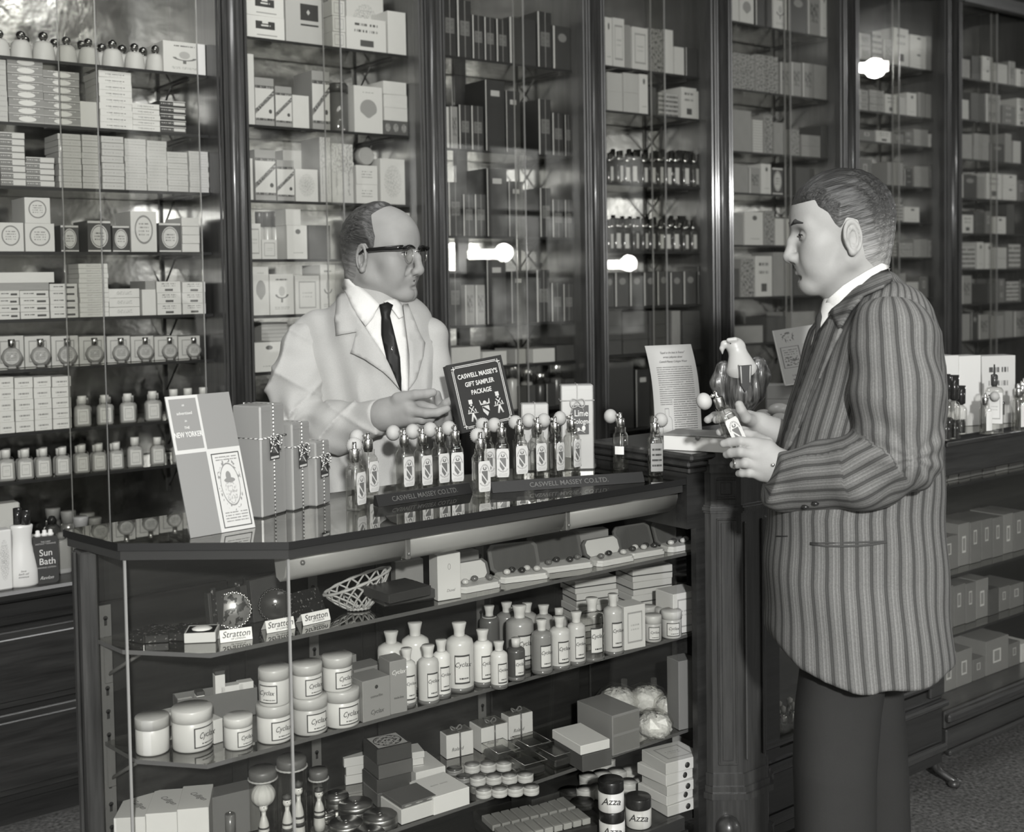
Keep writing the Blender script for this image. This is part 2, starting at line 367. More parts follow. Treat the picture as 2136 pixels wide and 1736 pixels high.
# ---------------------------------------------------------------- wall cabinets
NP = 3.5; NS = 3.57; NB = 3.86; NE = 3.52
def sx(px, n=NP, py=600): return float(onn(px, py, n)[0])
def zz(px, py, n): return float(onn(px, py, n)[2])
PIL = [(-95, -42), (464, 527), (884, 936), (1224, 1266), (1489, 1529), (1756, 1791), (1972, 2004), (2168, 2196)]
PS = [(sx(a), sx(b)) for a, b in PIL]
# shelf heights per bay from the left end of each shelf edge, (px, py)
SHELF = {0: [(0, 115), (0, 253), (0, 387), (0, 525), (0, 668), (0, 773), (0, 907), (0, 1008)],
         1: [(515, 75), (520, 259), (525, 417), (530, 541), (532, 659), (535, 778)],
         2: [(920, 113), (925, 308), (930, 492), (935, 681), (940, 770), (940, 870)],
         3: [(1260, 135), (1262, 229), (1264, 381), (1266, 524), (1268, 641), (1270, 742), (1270, 900)],
         4: [(1525, 42), (1525, 183), (1526, 314), (1527, 401), (1528, 511), (1530, 621), (1531, 719), (1531, 830)],
         5: [(1790, 122), (1790, 228), (1790, 292), (1790, 382), (1790, 460), (1790, 537), (1790, 626), (1790, 720)],
         6: [(2004, 160), (2004, 247), (2004, 330), (2004, 412), (2004, 486), (2004, 562), (2004, 635), (2004, 712)]}
ZS = {b: [zz(x, y, NS) for x, y in L] for b, L in SHELF.items()}
ZB = zz(0, 1236, 3.44)
DOOR = {0: (140, 215, 428), 1: (690, 722), 2: (1100, 1084), 3: (1392, 1368), 4: (1645, 1652), 5: (1877, 1868), 6: (2080, 2072)}
BAYN = ['end cabinet by the sun lotion', 'cabinet behind the clerk', 'cabinet of dark leather cases', 'cabinet of perfume bottles', 'cabinet behind the eagle', 'cabinet behind the customer', 'cabinet furthest along the wall']
def pilaster(s0, s1, zb, zt):
    m = MB(); w = s1-s0; c = (s0+s1)/2
    m.box((s0, NP, zb), (s1, NB+.03, zt), 0, .003, False)
    for k in (-.42, -.3, .3, .42): m.box((c+k*w-.004, NP-.014, zb), (c+k*w+.004, NP+.002, zt), 0, .003, False)
    m.lathe([(w*.16, zb), (w*.16, zt)], 10, 0, (c, NP+.002, 0))
    m.box((c-w*.46, NP-.02, zb), (c+w*.46, NP+.001, zb+.09), 0, .006, False)
    return m
for b in range(7):
    s0, s1 = PS[b][1], PS[b+1][0]
    cab = empty('display_cabinet', 'tall dark wooden wall cabinet with glass shelves, '+BAYN[b], 'cabinet', ((s0+s1)/2, NB, ZB), 0, 'wall display cabinets')
    O = (-(s0+s1)/2, -NB, -ZB)
    p = lambda name, mb, mats: part(name, mb, mats, cab, O)
    p('pilaster', pilaster(PS[b+1][0], PS[b+1][1], ZB, 3.0), WOOD)
    if b == 0: p('pilaster', pilaster(PS[0][0], PS[0][1], ZB, 3.0), WOOD)
    m = MB(); m.box((s0+.001, NB, ZB), (s1, NB+.012, 3.0), front=False)
    p('mirror_back', m, MIRROR)
    m = MB(); c = (s0+s1)/2-.01; m.box((c-.028, NB-.012, ZB), (c+.028, NB-.001, 3.0), 0, .003, False)
    if b in (2, 3, 4, 5): p('back_stile', m, WOOD)
    m = MB()
    for a0, a1 in ((PS[b][1]+.002 if b else PS[0][0], PS[b+1][1]-.002),): m.box((a0, NP-.02, 2.9), (a1, NP+.02, 3.0), 0, .005, False); m.box((a0, NP-.1, 3.0), (a1, NB+.02, 3.12), 0, .01, False); m.box((a0, NP-.06, 2.97), (a1, NP, 3.01), 0, .008, False)
    p('cornice', m, WOODH)
    for z in ZS[b]:
        m = MB(); m.box((s0+.002, NS, z-.009), (s1-.002, NB-.02, z), front=False); e = MB()
        for i in range(len(m.f)): m.m[i] = 1 if i in (0, 1, 2, 3, 4) else 0
        m.m = [1, 0, 0, 0, 0, 0]; p('glass_shelf', m, [SHELFG, EDGE])
        for ss in (s0+.03, s1-.05):
            m = MB(); m.tube([(ss, NB-.01, z-.014), (ss, NS+.03, z-.014)], .004, 6); m.tube([(ss, NB-.01, z-.11), (ss, NB-.115, z-.016)], .0035, 6); m.box((ss-.006, NB-.008, z-.13), (ss+.006, NB-.001, z-.003), front=False)
            p('shelf_bracket', m, DARKMETAL)
    D = DOOR[b]; e1 = sx(D[0], NE); e2 = sx(D[1], NE)
    for k, (a0, a1, nn) in enumerate(((s0+.003, max(e1, e2), NE), (min(e1, e2), s1-.001 if len(D) < 3 else sx(D[2], NE), NE+.012))):
        m = MB(); m.box((a0, nn, ZB+.02), (a1, nn+.005, 2.89), 0, 0, False); pane = p('sliding_glass_door', m, GLASS)
        m = MB(); ee = a1 if k == 0 else a0; m.box((ee-.001, nn-.0005, ZB+.02), (ee+.001, nn+.0055, 2.89), front=False)
        if k == 1 and len(D) > 2: m.box((a1-.001, nn-.0005, ZB+.02), (a1+.001, nn+.0055, 2.89), front=False)
        part('ground_edge', m, EDGEL, pane, (0, 0, 0))
# back counter below the cabinets
def drawerfront(m, s0, s1, z0, z1, n):
    m.box((s0, n-.012, z0), (s1, n+.002, z1), 0, .006, False); w = .02
    m.box((s0+w, n-.02, z0+w), (s1-w, n-.01, z1-w), 0, .004, False)
bc = empty('base_cabinet', 'low dark wooden base cabinet with drawers below the wall cabinets', 'cabinet', (1, 3.44, 0))
m = MB(); m.box((PS[0][0]-1, 3.46, .08), (9, 3.9, ZB-.03), 0, 0, False); m.box((PS[0][0]-1, 3.5, 0), (9, 3.88, .08), 0, 0, False)
m.box((PS[0][0]-1, 3.445, ZB-.1), (9, 3.5, ZB-.075), 0, .006, False)
part('carcass', m, WOODP, bc, (-1, -3.44, 0))
m = MB(); m.box((PS[0][0]-1, 3.42, ZB-.03), (9, 3.9, ZB), 0, .008, False); part('ledge_top', m, WOODP, bc, (-1, -3.44, 0))
for k in range(8):
    a = PS[0][0]-.75+k*.76
    for z0, z1 in ((.1, .33), (.345, ZB-.115)):
        m = MB(); drawerfront(m, a+.02, a+.74, z0, z1, 3.46); d = part('drawer', m, WOODH, bc, (-1, -3.44, 0))
        m = MB(); m.lathe([(0, 0), (.007, 0), (.009, .002), (0, .003)], 14, mat=Matrix.Translation((a+.38, 3.441, (z0+z1)/2)) @ Matrix.Rotation(PI/2, 4, 'X')); part('keyhole_plate', m, BRASS, d)
# ---------------------------------------------------------------- front glass display case
def ln(p): return (float(p[0]), float(p[1]))
P2s = 2.0; Fn = 1.95
pP1 = ln(onz(602, 1131, CT)); pA = ln(onz(245, 1134, CT)); pB = ln(onz(135, 1106, CT))
FNT = [(pP1[0], pP1[1]), (P2s, pP1[1])]
Fn = pP1[1]; BKN = pB[1]+.012
FOOT = [pA, pP1, (P2s, Fn), (P2s, BKN), (pB[0], BKN), pB]   # counter-clockwise from above
def inset(poly, d):
    out = []; n = len(poly)
    for i in range(n):
        p0, p1, p2 = poly[i-1], poly[i], poly[(i+1) % n]
        def nr(a, b): dx, dy = b[0]-a[0], b[1]-a[1]; L = math.hypot(dx, dy); return (-dy/L, dx/L)
        a, b = nr(p0, p1), nr(p1, p2); k = 1+a[0]*b[0]+a[1]*b[1]
        out.append((p1[0]+(a[0]+b[0])/k*d, p1[1]+(a[1]+b[1])/k*d))
    return out
case = empty('display_case', 'long glass display counter with chamfered corner and three glass shelves', 'display case', (1.4, 2.3, 0))
O = (-1.4, -2.3, 0)
pc = lambda name, mb, mats, label=None: part(name, mb, mats, case, O, label=label)
def slab(poly, z0, z1): m = MB(); m.prism(poly, z0, z1, 1); m.m[0] = 0; m.m[1] = 0; return m
pc('glass_top', slab(FOOT, CT-.014, CT), [TOPG, EDGE])
m = MB(); q = inset(FOOT, .006); q2 = inset(FOOT, .03)
for i in (0, 1, 5, 4):   # dark channel under the edge of the top
    a, b = q[i], q[(i+1) % 6]; c, d = q2[(i+1) % 6], q2[i]
    m.prism([a, b, c, d], CT-.032, CT-.0145)
pc('top_channel', m, G(.03, .3))
G0 = inset(FOOT, .016)
def pane(a, b, z0, z1, th=.005, g=0.0):
    dx, dy = b[0]-a[0], b[1]-a[1]; L = math.hypot(dx, dy); nx, ny = -dy/L*th, dx/L*th; a = (a[0]+dx/L*g, a[1]+dy/L*g); b = (b[0]-dx/L*g, b[1]-dy/L*g)
    m = MB(); m.prism([a, b, (b[0]+nx, b[1]+ny), (a[0]+nx, a[1]+ny)], z0, z1); return m
ZF = .24
pc('glass_front', pane(G0[1], G0[2], ZF, CT-.033, g=.002), GLASS)
pc('glass_corner_pane', pane(G0[0], G0[1], ZF, CT-.033, g=.002), GLASS)
pc('glass_end_pane', pane(G0[5], G0[0], ZF, CT-.033, g=.002), GLASS)
for i in (0, 1):
    m = MB(); x, y = G0[i]; m.box((x-.0022, y-.0022, ZF), (x+.0022, y+.0022, CT-.033), front=False); pc('glass_joint', m, EDGEL)
PX = 2.30; NF = 2.032; SH = [(zz(430, 1358, NF)+zz(1465, 1151, NF))/2, (zz(425, 1590, NF)+zz(1465, 1320, NF))/2, (zz(860, 1718, NF)+zz(1215, 1595, NF))/2]
I3 = inset(FOOT, .055)
def shelfpoly(back, k): z = SH[k]; c = ((185, 1335), (255, 1356), (428, 1358)) if k == 0 else ((215, 1545), (285, 1585), (425, 1590)); a, b, d = [ln(onz(x, y, SH[min(k, 1)])) for x, y in c]; return [b, (d[0], NF), (PX-.01, NF), (PX-.01, back), (a[0]+.02, back), (max(a[0], pB[0]+.03), a[1])]
def _old(back): return [I3[0], I3[1], (PX-.01, I3[1][1]), (PX-.01, back), (I3[5][0]+.02, back), (I3[5][0], I3[5][1]-.03)]
CB = BKN-.05
for z, bk, k_ in zip(SH, (CB-.03, CB-.02, CB-.01), (0, 1, 2)):
    pc('glass_shelf', slab(shelfpoly(bk, k_), z-.008, z), [SHELFG, EDGES])
FT2 = [FOOT[0], FOOT[1], (P2s-.0, Fn), (P2s, Fn+.03), (PX+.01, Fn+.03), (PX+.01, BKN), FOOT[4], FOOT[5]]
m = MB(); m.prism(inset(FT2, .008), ZF-.03, ZF); pc('case_floor', m, WOODH)
m = MB(); m.prism(inset(FOOT, .002), .1, ZF-.03); m.prism([(min(x, P2s-.001), y) for x, y in inset(FOOT, -.015)], ZF-.075, ZF-.045); m.prism(inset(FOOT, .02), 0, .1); pc('plinth', m, WOODP)
m = MB(); m.box((pB[0]+.01, CB, ZF), (PX, CB+.02, CT-.13), 0, 0, False); m.box((pB[0]+.01, CB, CT-.13), (P2s-.012, CB+.02, CT-.035), 0, 0, False)
for k in range(5): a = pB[0]+.03+k*.315; m.box((a, CB-.008, ZF+.03), (a+.28, CB+.001, CT-.14), 0, .005, False)
pc('back_panel', m, WOODP)
m = MB(); x, y = G0[5]; m.box((pB[0]+.004, pB[1]-.075, ZF), (pB[0]+.037, pB[1]-.03, CT-.033), 0, .004, False); m.box((pB[0]-.002, pB[1]-.055, ZF), (pB[0]+.004, pB[1]-.04, CT-.033), 0, .003, False)
pc('end_post', m, WOOD)
def standard(s, n, z0, z1, face):
    m = MB(); w = .011
    m.box((s-w, n-.002, z0), (s+w, n+.001, z1), 0, 0, False) if face == 'n' else m.box((s-.001, n-w, z0), (s+.002, n+w, z1), 0, 0, False)
    h = MB(); k = z1-.025
    while k > z0+.03:
        if face == 'n': h.lathe([(.0045, 0), (.0045, .0012)], 10, 0, mat=Matrix.Translation((s, n-.002, k)) @ Matrix.Rotation(PI/2, 4, 'X')); h.box((s-.0025, n-.0032, k-.014), (s+.0025, n-.002, k), front=False)
        k -= .045
    return m, h
a, h = standard(pB[0]+.049, pB[1]-.068, ZF+.04, CT-.14, 'n'); st = pc('shelf_standard', a, STEEL); part('keyhole_slots', h, G(.01, .7), st)
for ss in (pB[0]+.5, P2s-.35):
    a, h = standard(ss, CB-.012, ZF+.02, CT-.16, 'n'); st = pc('shelf_standard', a, STEEL); part('keyhole_slots', h, G(.01, .7), st)
for z in SH[:2]:
    m = MB(); s0_ = pB[0]+.052; m.tube([(s0_, pB[1]-.068, z-.013), (s0_+.055, pB[1]-.155, z-.013)], .005, 6); m.tube([(s0_, pB[1]-.068, z-.075), (s0_+.05, pB[1]-.145, z-.016)], .004, 6)
    m.box((s0_-.008, pB[1]-.073, z-.09), (s0_+.008, pB[1]-.068, z), 0, .002, False); pc('shelf_bracket', m, STEEL)
# strip light housing behind the front pane
tz = .992; tn = Fn+.045; m = MB()
pr = [(-.016, .026), (.004, .03), (.03, .03), (.03, -.0), (.024, -.03), (.008, -.036), (-.01, -.022), (-.018, .0)]
for a0, a1 in ((pP1[0]+.008, 1.25), (1.254, 1.66), (1.664, P2s-.0)):
    b0 = len(m.v)
    for s in (a0, a1):
        for n_, z_ in pr: m.v.append((s, tn+n_, tz+z_))
    k = len(pr); m.quad([b0+i for i in range(k)]); m.quad([b0+k+i for i in range(k)][::-1])
    for i in range(k): j = (i+1) % k; m.quad([b0+i, b0+k+i, b0+k+j, b0+j], 0, None, True)
hs = pc('strip_light_housing', m, metal('satin_grey_reflector', .34, .38, .25))
m = MB()
for s in (1.252, 1.662): m.box((s-.006, tn-.021, tz-.03), (s+.006, tn+.01, tz+.031), 0, .002, False); m.sphere((s, tn-.022, tz-.018), .004, 8); m.sphere((s, tn-.022, tz+.018), .004, 8)
m.sphere((pP1[0]+.04, tn-.02, tz), .005, 8); part('clip', m, STEEL, hs)
# ---------------------------------------------------------------- raised wooden cabinet with corner pilaster
S3 = 3.04; MB_ = 2.27; ZM0 = .30
mid = empty('corner_cabinet', 'dark carved wooden counter cabinet with corner pilaster beside the customer', 'cabinet', (2.5, 2.2, 0))
O2 = (-2.5, -2.2, 0); pm = lambda name, mb, mats: part(name, mb, mats, mid, O2)
_l = sx(1484, Fn-.012, 1200); _r = sx(1547, Fn-.056, 1200); _q = sx(1594, Fn-.056, 1200)
def ring(n0, g): return [(P2s-.0+g-g, n0), (S3, n0), (S3, MB_), (P2s, MB_)]
m = MB(); m.box((P2s-.012, Fn-.03, MT-.018), (S3+.01, MB_, MT), 0, .006, False); m.box((P2s-.01, Fn-.018, MT-.034), (S3, MB_+.01, MT-.018), 0, .005, False); m.box((P2s+.002, Fn-.008, MT-.05), (S3, MB_, MT-.034), 0, .004, False)
pm('worktop', m, WOODH)
m = MB(); m.box((P2s+.006, Fn+.004, CT-.12), (S3, MB_-.02, MT-.05), 0, 0, False); m.box((PX+.012, Fn+.004, .1), (PX+.03, MB_-.02, CT-.12), 0, 0, False); m.box((P2s+.035, Fn+.004, .1), (PX+.012, Fn+.02, CT-.12), 0, 0, False); m.box((PX+.03, MB_-.04, .1), (S3, MB_-.02, CT-.12), 0, 0, False)
m.box((PX+.03, Fn+.004, .1), (S3, MB_-.04, ZM0+.02), 0, 0, False); m.box((S3-.06, Fn+.004, ZM0), (S3, MB_-.04, CT-.12), 0, 0, False)
pm('carcass', m, WOODP)
m = MB(); m.box((_q+.05, Fn-.014, .135), (S3+.004, Fn+.006, .16), 0, .006, False); m.box((_q+.05, Fn-.02, ZM0-.03), (S3+.004, Fn+.006, ZM0-.012), 0, .006, False); m.box((_q+.05, Fn-.008, ZM0+.03), (S3-.05, Fn+.01, ZM0+.045), 0, .004, False)
m.box((_q+.05, Fn-.012, CT-.15), (S3+.004, Fn+.008, CT-.125), 0, .006, False); m.box((S3-.07, Fn-.006, ZM0), (S3, Fn+.006, CT-.15), 0, .004, False); m.box((S3-.055, Fn-.012, ZM0+.06), (S3-.015, Fn-.004, CT-.2), 0, .004, False)
pm('moulding', m, WOODH)
m = MB(); m.box((_q+.07, Fn+.012, ZM0+.045), (S3-.08, Fn+.016, CT-.15), front=False); pm('glass_pane', m, GLASS)
c45 = [(_l-.006, Fn+.012), (_l, Fn-.012), (_r, Fn-.056), (_q, Fn-.056), (_q+.03, Fn-.026), (_q+.045, Fn-.02), (_q+.045, Fn+.012)]
def grow(poly, g):
    cx = (_l+_q)/2; cy = Fn+.02; return [(cx+(x-cx)*(1+g/.085), cy+(y-cy)*(1+g/.07) if y < Fn+.01 else y) for x, y in poly]
m = MB()
m.prism(c45, .1, MT-.05)
for z0, z1, g in ((MT-.052, MT-.03, .008), (MT-.03, MT-.001, .018), (CT-.018+.03, CT-.01+.03, .004), (.952, .958, .005), (.958, .966, .010), (.966, .971, .005), (.27, .285, .014), (.285, .30, .008), (.30, .33, .004), (.1, .16, .014), (.16, .27, .004)):
    m.prism(grow(c45, g), z0, z1)
ax = Vector((_r-_l, -.044, 0)).normalized(); nx = Vector((ax.y, -ax.x, 0))
def onface(u0, u1, z0, z1, d, th):   # raised strip on the chamfered face
    o = Vector(c45[1]+(0,)); M_4 = basis(ax, -nx, Vector((0, 0, 1)), o); m.box((u0, -d, z0), (u1, th, z1), 0, .0015, False, M_4)
Lf = math.hypot(_r-_l, .044)
def frame(z0, z1, u0, u1, w=.005):
    onface(u0, u1, z0, z0+w, .004, .001); onface(u0, u1, z1-w, z1, .004, .001); onface(u0, u0+w, z0+w, z1-w, .004, .001); onface(u1-w, u1, z0+w, z1-w, .004, .001); onface(u0+.011, u1-.011, z0+.011, z1-.011, .003, .001)
frame(.985, 1.035, .012, Lf-.012); frame(.35, .94, .012, Lf-.012)
m.box((_r+.008, Fn-.062, .36), (_r+.016, Fn-.055, .93), 0, .002, False); m.box((_q-.012, Fn-.062, .36), (_q-.005, Fn-.055, .93), 0, .002, False)
m.box((_q+.012, Fn-.045, .36), (_q+.02, Fn-.03, .93), 0, .002, False)
m.sphere((_l+.02, Fn-.04, .2), .03, 16, 0, (1, 1, 1.1))
pm('corner_pilaster', m, WOOD)
def cabriole(s, n, ztop):
    m = MB(); pts = []; rr = []
    for k in range(15):
        f = k/14; z = ztop*(1-f)+.012*f; off = .016*math.sin(f*PI*1.15)-(.03*max(0, f-.7)/.3); pts.append((s+.02-off*.3+max(0, f-.6)*.06, n+off, z)); rr.append(.021-.010*math.sin(min(1, f*1.25)*PI/2)+(.007 if f > .93 else 0))
    m.tube(pts, rr, 12); m.sphere((s+.02+.024, n-.028, .014), .016, 12, 0, (1.2, 1.2, .8)); return m
# ---------------------------------------------------------------- far display case
far = empty('far_display_case', 'further glass display counter on curved wooden legs holding grey cartons', 'display case', (4, 2.2, 0))
O3 = (-4, -2.2, 0); pf = lambda name, mb, mats: part(name, mb, mats, far, O3)
S4 = 5.6
BKN = 2.5
FF = [(S3+.012, Fn), (S4, Fn), (S4, BKN), (S3+.012, BKN)]
pf('glass_top', slab(FF, CT-.014, CT), [TOPG, EDGE])
m = MB(); m.box((S3+.015, Fn+.004, CT-.115), (S4, Fn+.03, CT-.0145), 0, .004, False); m.box((S3+.015, Fn-.004, CT-.03), (S4, Fn+.004, CT-.016), 0, .003, False)
m.box((S3+.015, Fn+.004, .19), (S4, BKN-.04, .24), 0, .004, False); m.box((S3+.015, Fn-.012, .21), (S4, Fn+.01, .235), 0, .006, False); m.box((S3+.015, Fn-.002, .13), (S4, Fn+.02, .19), 0, .004, False); m.box((S3+.015, Fn-.014, .115), (S4, Fn+.01, .132), 0, .005, False)
m.box((S3+.015, BKN-.04, .13), (S4, BKN-.02, CT-.015), 0, 0, False); pf('case_frame', m, WOODH)
m = MB(); m.box((S3+.02, Fn+.012, .24), (S4, Fn+.017, CT-.115), front=False); pf('glass_front', m, GLASS)
FSZ = [zz(1965, 1010, Fn+.09), zz(1965, 1197, Fn+.09), zz(1965, 1322, Fn+.09)]
for z in FSZ: pf('glass_shelf', slab([(S3+.03, Fn+.06), (S4, Fn+.06), (S4, BKN-.1), (S3+.03, BKN-.1)], z-.008, z), [SHELFG, EDGE])
for s, n in ((S3+.03, Fn+.04), (S3+1.25, Fn+.04), (S4-.1, Fn+.04)): pf('leg', cabriole(s, n, .13), WOOD)
# ---------------------------------------------------------------- goods in the wall cabinets
BS = ['end cabinet', 'cabinet behind clerk', 'leather case cabinet', 'bottle cabinet', 'cabinet behind eagle', 'cabinet behind customer', 'furthest cabinet']
ZG = ZS; ZS = {b: [z+.0008 for z in v] for b, v in ZS.items()}
ADJ = dict(_=0, script='pale script-printed carton', small='small white printed carton', pancake='grey carton with pale oval', cream='cream narrow carton', tagdark='white carton with dark end mark', tagmid='white carton with dark tag',
    darktag='black carton with white tag', halftag='dark carton with pale tag', ring='white carton with ring emblem', darkring='dark carton with pale medallion', banded='white carton with slanting banner', crest='white carton with grey crest',
    floral='floral patterned tall carton', wreath='white carton with wreath print', seal='white carton with dark dot', face='white carton with crest print', handle='white drawer-like carton', kmark='grey carton with black square mark',
    framed='white carton with framed print', spotted='dark-spotted carton', lattice='dark floral carton', gilt='dark leather case with gilt edge', gilttag='tall dark case with pale tag', giltplain='plain dark case with pale edge',
    giltseal='dark case with round seal', greypic='grey picture case', window='grey carton with window emblem', windowlow='grey carton with framed window', pale='plain white carton', plainmid='plain grey carton', plaindark='plain dark carton', stripe='white striped carton', pinline='pale ruled carton')
_bm = {}
def boxmesh(w, d, h, key, ch=.0006):
    k = (round(w, 3), round(d, 3), round(h, 3), key)
    if k not in _bm:
        m = MB(); m.box((-k[0]/2, 0, 0), (k[0]/2, k[1], k[2]), 0, ch); 
        if key in ('gilt', 'gilttag', 'giltplain', 'giltseal'): pass
        _bm[k] = m.mesh('printed_carton', [P[key]])
    return _bm[k]
CNT = {}
def wallbox(b, si, x0, x1, yt, key, rows=1, dep=.13, n=None, jit=.0012, zb=None, word=None, lab=None, noun=None, depth_tag=''):
    n = n or NS+.008; z0 = ZS[b][si] if zb is None else zb
    ym = yt+20; s0 = sx(x0+.6, n, ym); s1 = sx(x1-.6, n, ym); s0 = max(s0, PS[b][1]+.0015); s1 = max(s0+.006, min(s1, PS[b+1][0]-.0015)); zt = zz((x0+x1)/2, yt, n); h = (zt-z0)/rows; w = s1-s0
    CNT[b, si] = CNT.get((b, si), 0)+1; k = CNT[b, si]-1
    nm = noun or ('soap_box' if key in ('script', 'cream', 'small', 'pancake', 'tagdark') else 'leather_case' if key.startswith('gilt') or key == 'greypic' else 'carton')
    for r in range(rows):
        hh = h if r < rows-1 else zt-(z0+h*r)
        L = lab or '%s, %s%s%s, %s shelf, %s' % (word or ADJ[key], (od(r)+' up in ') if rows > 1 else '', od(k), ' stack' if rows > 1 else ' along'+depth_tag, od(si), BS[b])
        o = link(nm, boxmesh(w, dep, hh-.0004, key), None, ((s0+s1)/2+R.uniform(-jit, jit)*(r > 0), n+R.uniform(0, jit), z0+h*r), R.uniform(-.02, .02) if r else 0)
        tag(o, L, 'box', '%ss on the %s shelf of the %s' % (nm.replace('_', ' '), od(si), BS[b]))
    return zt
def rowspec(b, si, items, **kw):
    for it in items:
        x0, x1, yt, key = it[:4]; rows = it[4] if len(it) > 4 else 1; wallbox(b, si, x0, x1, yt, key, rows, **kw)
rowspec(0, 1, [(-12, 14, 124, 'cream', 6), (15, 90, 122, 'pancake', 8), (89, 166, 148, 'pancake', 7), (167, 205, 212, 'pale'), (206, 275, 149, 'script', 9), (276, 334, 216, 'script', 5), (333, 388, 210, 'darktag', 5)])
rowspec(0, 2, [(-2, 52, 276, 'halftag', 8), (53, 114, 328, 'halftag', 5), (121, 169, 279, 'cream', 9), (170, 209, 281, 'cream', 9), (211, 258, 284, 'cream', 8), (260, 305, 290, 'cream', 9), (306, 348, 294, 'cream', 8), (349, 392, 317, 'cream', 7), (394, 436, 316, 'cream', 8)])
rowspec(0, 3, [(-6, 50, 464, 'ring'), (52, 114, 466, 'ring')])
_z = zz(80, 466, NS+.008); wallbox(0, 3, 51, 105, 412, 'ring', zb=_z, lab='white carton with ring emblem stacked upon another, fourth shelf down, end cabinet')
rowspec(0, 3, [(126, 165, 470, 'darkring'), (182, 232, 460, 'darkring'), (234, 271, 471, 'darkring'), (272, 327, 441, 'ring'), (331, 378, 465, 'darkring'), (379, 416, 454, 'pale', 4)])
rowspec(0, 4, [(-4, 41, 606, 'tagdark', 4), (42, 103, 606, 'tagdark', 4), (104, 163, 592, 'tagdark', 5), (164, 226, 550, 'small', 11), (227, 292, 602, 'small', 3), (296, 326, 604, 'pale'), (327, 378, 587, 'tagmid', 3), (380, 429, 588, 'tagmid', 3)])
_z = zz(50, 606, NS+.008); wallbox(0, 4, -4, 103, 590, 'plainmid', zb=_z, lab='long grey carton under the brush carton, fifth shelf down, end cabinet')
_z2 = zz(50, 590, NS+.008); wallbox(0, 4, -8, 114, 568, 'pale', zb=_z2, dep=.06, noun='brush_carton', lab='long white brush carton topmost of its stack, fifth shelf down, end cabinet')
wallbox(0, 4, 303, 325, 586, 'plainmid', zb=zz(311, 604, NS+.008), lab='small grey carton on a taller white one, fifth shelf down, end cabinet')
rowspec(0, 5, [(a, c, 701, 'framed') for a, c in ((-10, 50), (51, 106), (107, 164), (165, 221), (222, 272), (273, 321), (322, 371), (372, 418))], n=NS+.075, dep=.1)
rowspec(0, 6, [(-4, 29, 787, 'script', 5), (30, 69, 787, 'script', 5), (70, 107, 786, 'script', 5), (108, 148, 785, 'script', 5)])
wallbox(0, 0, 340, 430, 88, 'face', dep=.16, lab='large white carton with printed face, top shelf of the end cabinet')
# second cabinet
rowspec(1, 0, [(514, 593, -12, 'handle', 2), (595, 672, -6, 'kmark'), (692, 720, 0, 'framed', 3), (722, 806, 38, 'tagmid'), (808, 847, 24, 'pale'), (851, 875, 40, 'pale')], dep=.15)
wallbox(1, 0, 722, 800, -10, 'wreath', n=NS+.12, lab='pale carton standing behind others, top shelf, cabinet behind the clerk')
rowspec(1, 1, [(516, 530, 112, 'pale'), (531, 572, 162, 'banded'), (574, 609, 180, 'banded'), (610, 645, 199, 'pale'), (650, 688, 148, 'banded')])
rowspec(1, 1, [(738, 798, 180, 'crest'), (800, 874, 253, 'lattice')])
wallbox(1, 1, 801, 873, 172, 'pale', 3, zb=zz(836, 253, NS+.008), jit=.004)
rowspec(1, 2, [(518, 528, 330, 'pale'), (531, 575, 312, 'banded'), (577, 614, 334, 'banded'), (616, 664, 353, 'wreath'), (666, 690, 286, 'floral'), (691, 737, 300, 'floral'), (742, 788, 345, 'small', 2), (793, 845, 331, 'wreath')])
wallbox(1, 2, 590, 655, 314, 'pale', n=NS+.14, dep=.08, lab='plain white carton behind the wreath carton, third shelf down, cabinet behind clerk')
rowspec(1, 3, [(516, 545, 466, 'framed'), (546, 579, 500, 'framed'), (598, 641, 470, 'seal'), (644, 690, 470, 'plaindark'), (820, 878, 444, 'pale')])
wallbox(1, 3, 596, 628, 436, 'pale', zb=zz(612, 470, NS+.008), lab='plain white carton upon the dotted carton, fourth shelf, cabinet behind clerk')
rowspec(1, 4, [(526, 561, 556, 'crest'), (562, 613, 572, 'face'), (615, 667, 575, 'framed'), (668, 700, 552, 'face'), (850, 876, 560, 'pale')])
rowspec(1, 5, [(530, 588, 714, 'seal'), ])
wallbox(1, 5, 545, 600, 673, 'pinline', n=NS+.145, dep=.08, lab='pale ruled carton behind the dotted carton, sixth shelf, cabinet behind clerk')
# third cabinet: dark leather cases
rowspec(2, 0, [(922, 951, -8, 'gilt'), (953, 983, 0, 'gilt'), (985, 1009, 32, 'gilt'), (1010, 1033, 36, 'gilt'), (1035, 1060, 40, 'gilt'), (1062, 1118, 38, 'giltplain'), (1121, 1151, 25, 'gilt'), (1153, 1204, 56, 'giltseal')])
rowspec(2, 1, [(925, 937, 222, 'pale'), (940, 955, 222, 'greypic'), (957, 982, 219, 'gilt'), (983, 1009, 221, 'gilt'), (1012, 1053, 168, 'gilttag'), (1055, 1085, 190, 'gilttag'), (1123, 1150, 207, 'gilt'), (1152, 1176, 236, 'gilt'), (1178, 1206, 240, 'gilt')])
rowspec(2, 2, [(935, 963, 380, 'gilt'), (966, 989, 405, 'gilt'), (990, 1014, 405, 'gilt'), (1015, 1058, 352, 'gilttag'), (1061, 1092, 378, 'gilttag'), (1126, 1150, 392, 'gilt'), (1152, 1176, 416, 'gilt'), (1178, 1205, 417, 'gilt')])
rowspec(2, 3, [(934, 962, 564, 'gilt'), (970, 990, 594, 'greypic'), (992, 1012, 594, 'greypic'), (1015, 1056, 538, 'gilttag'), (1066, 1096, 566, 'gilttag'), (1119, 1147, 563, 'gilt'), (1150, 1174, 590, 'gilt'), (1175, 1204, 592, 'gilt')])
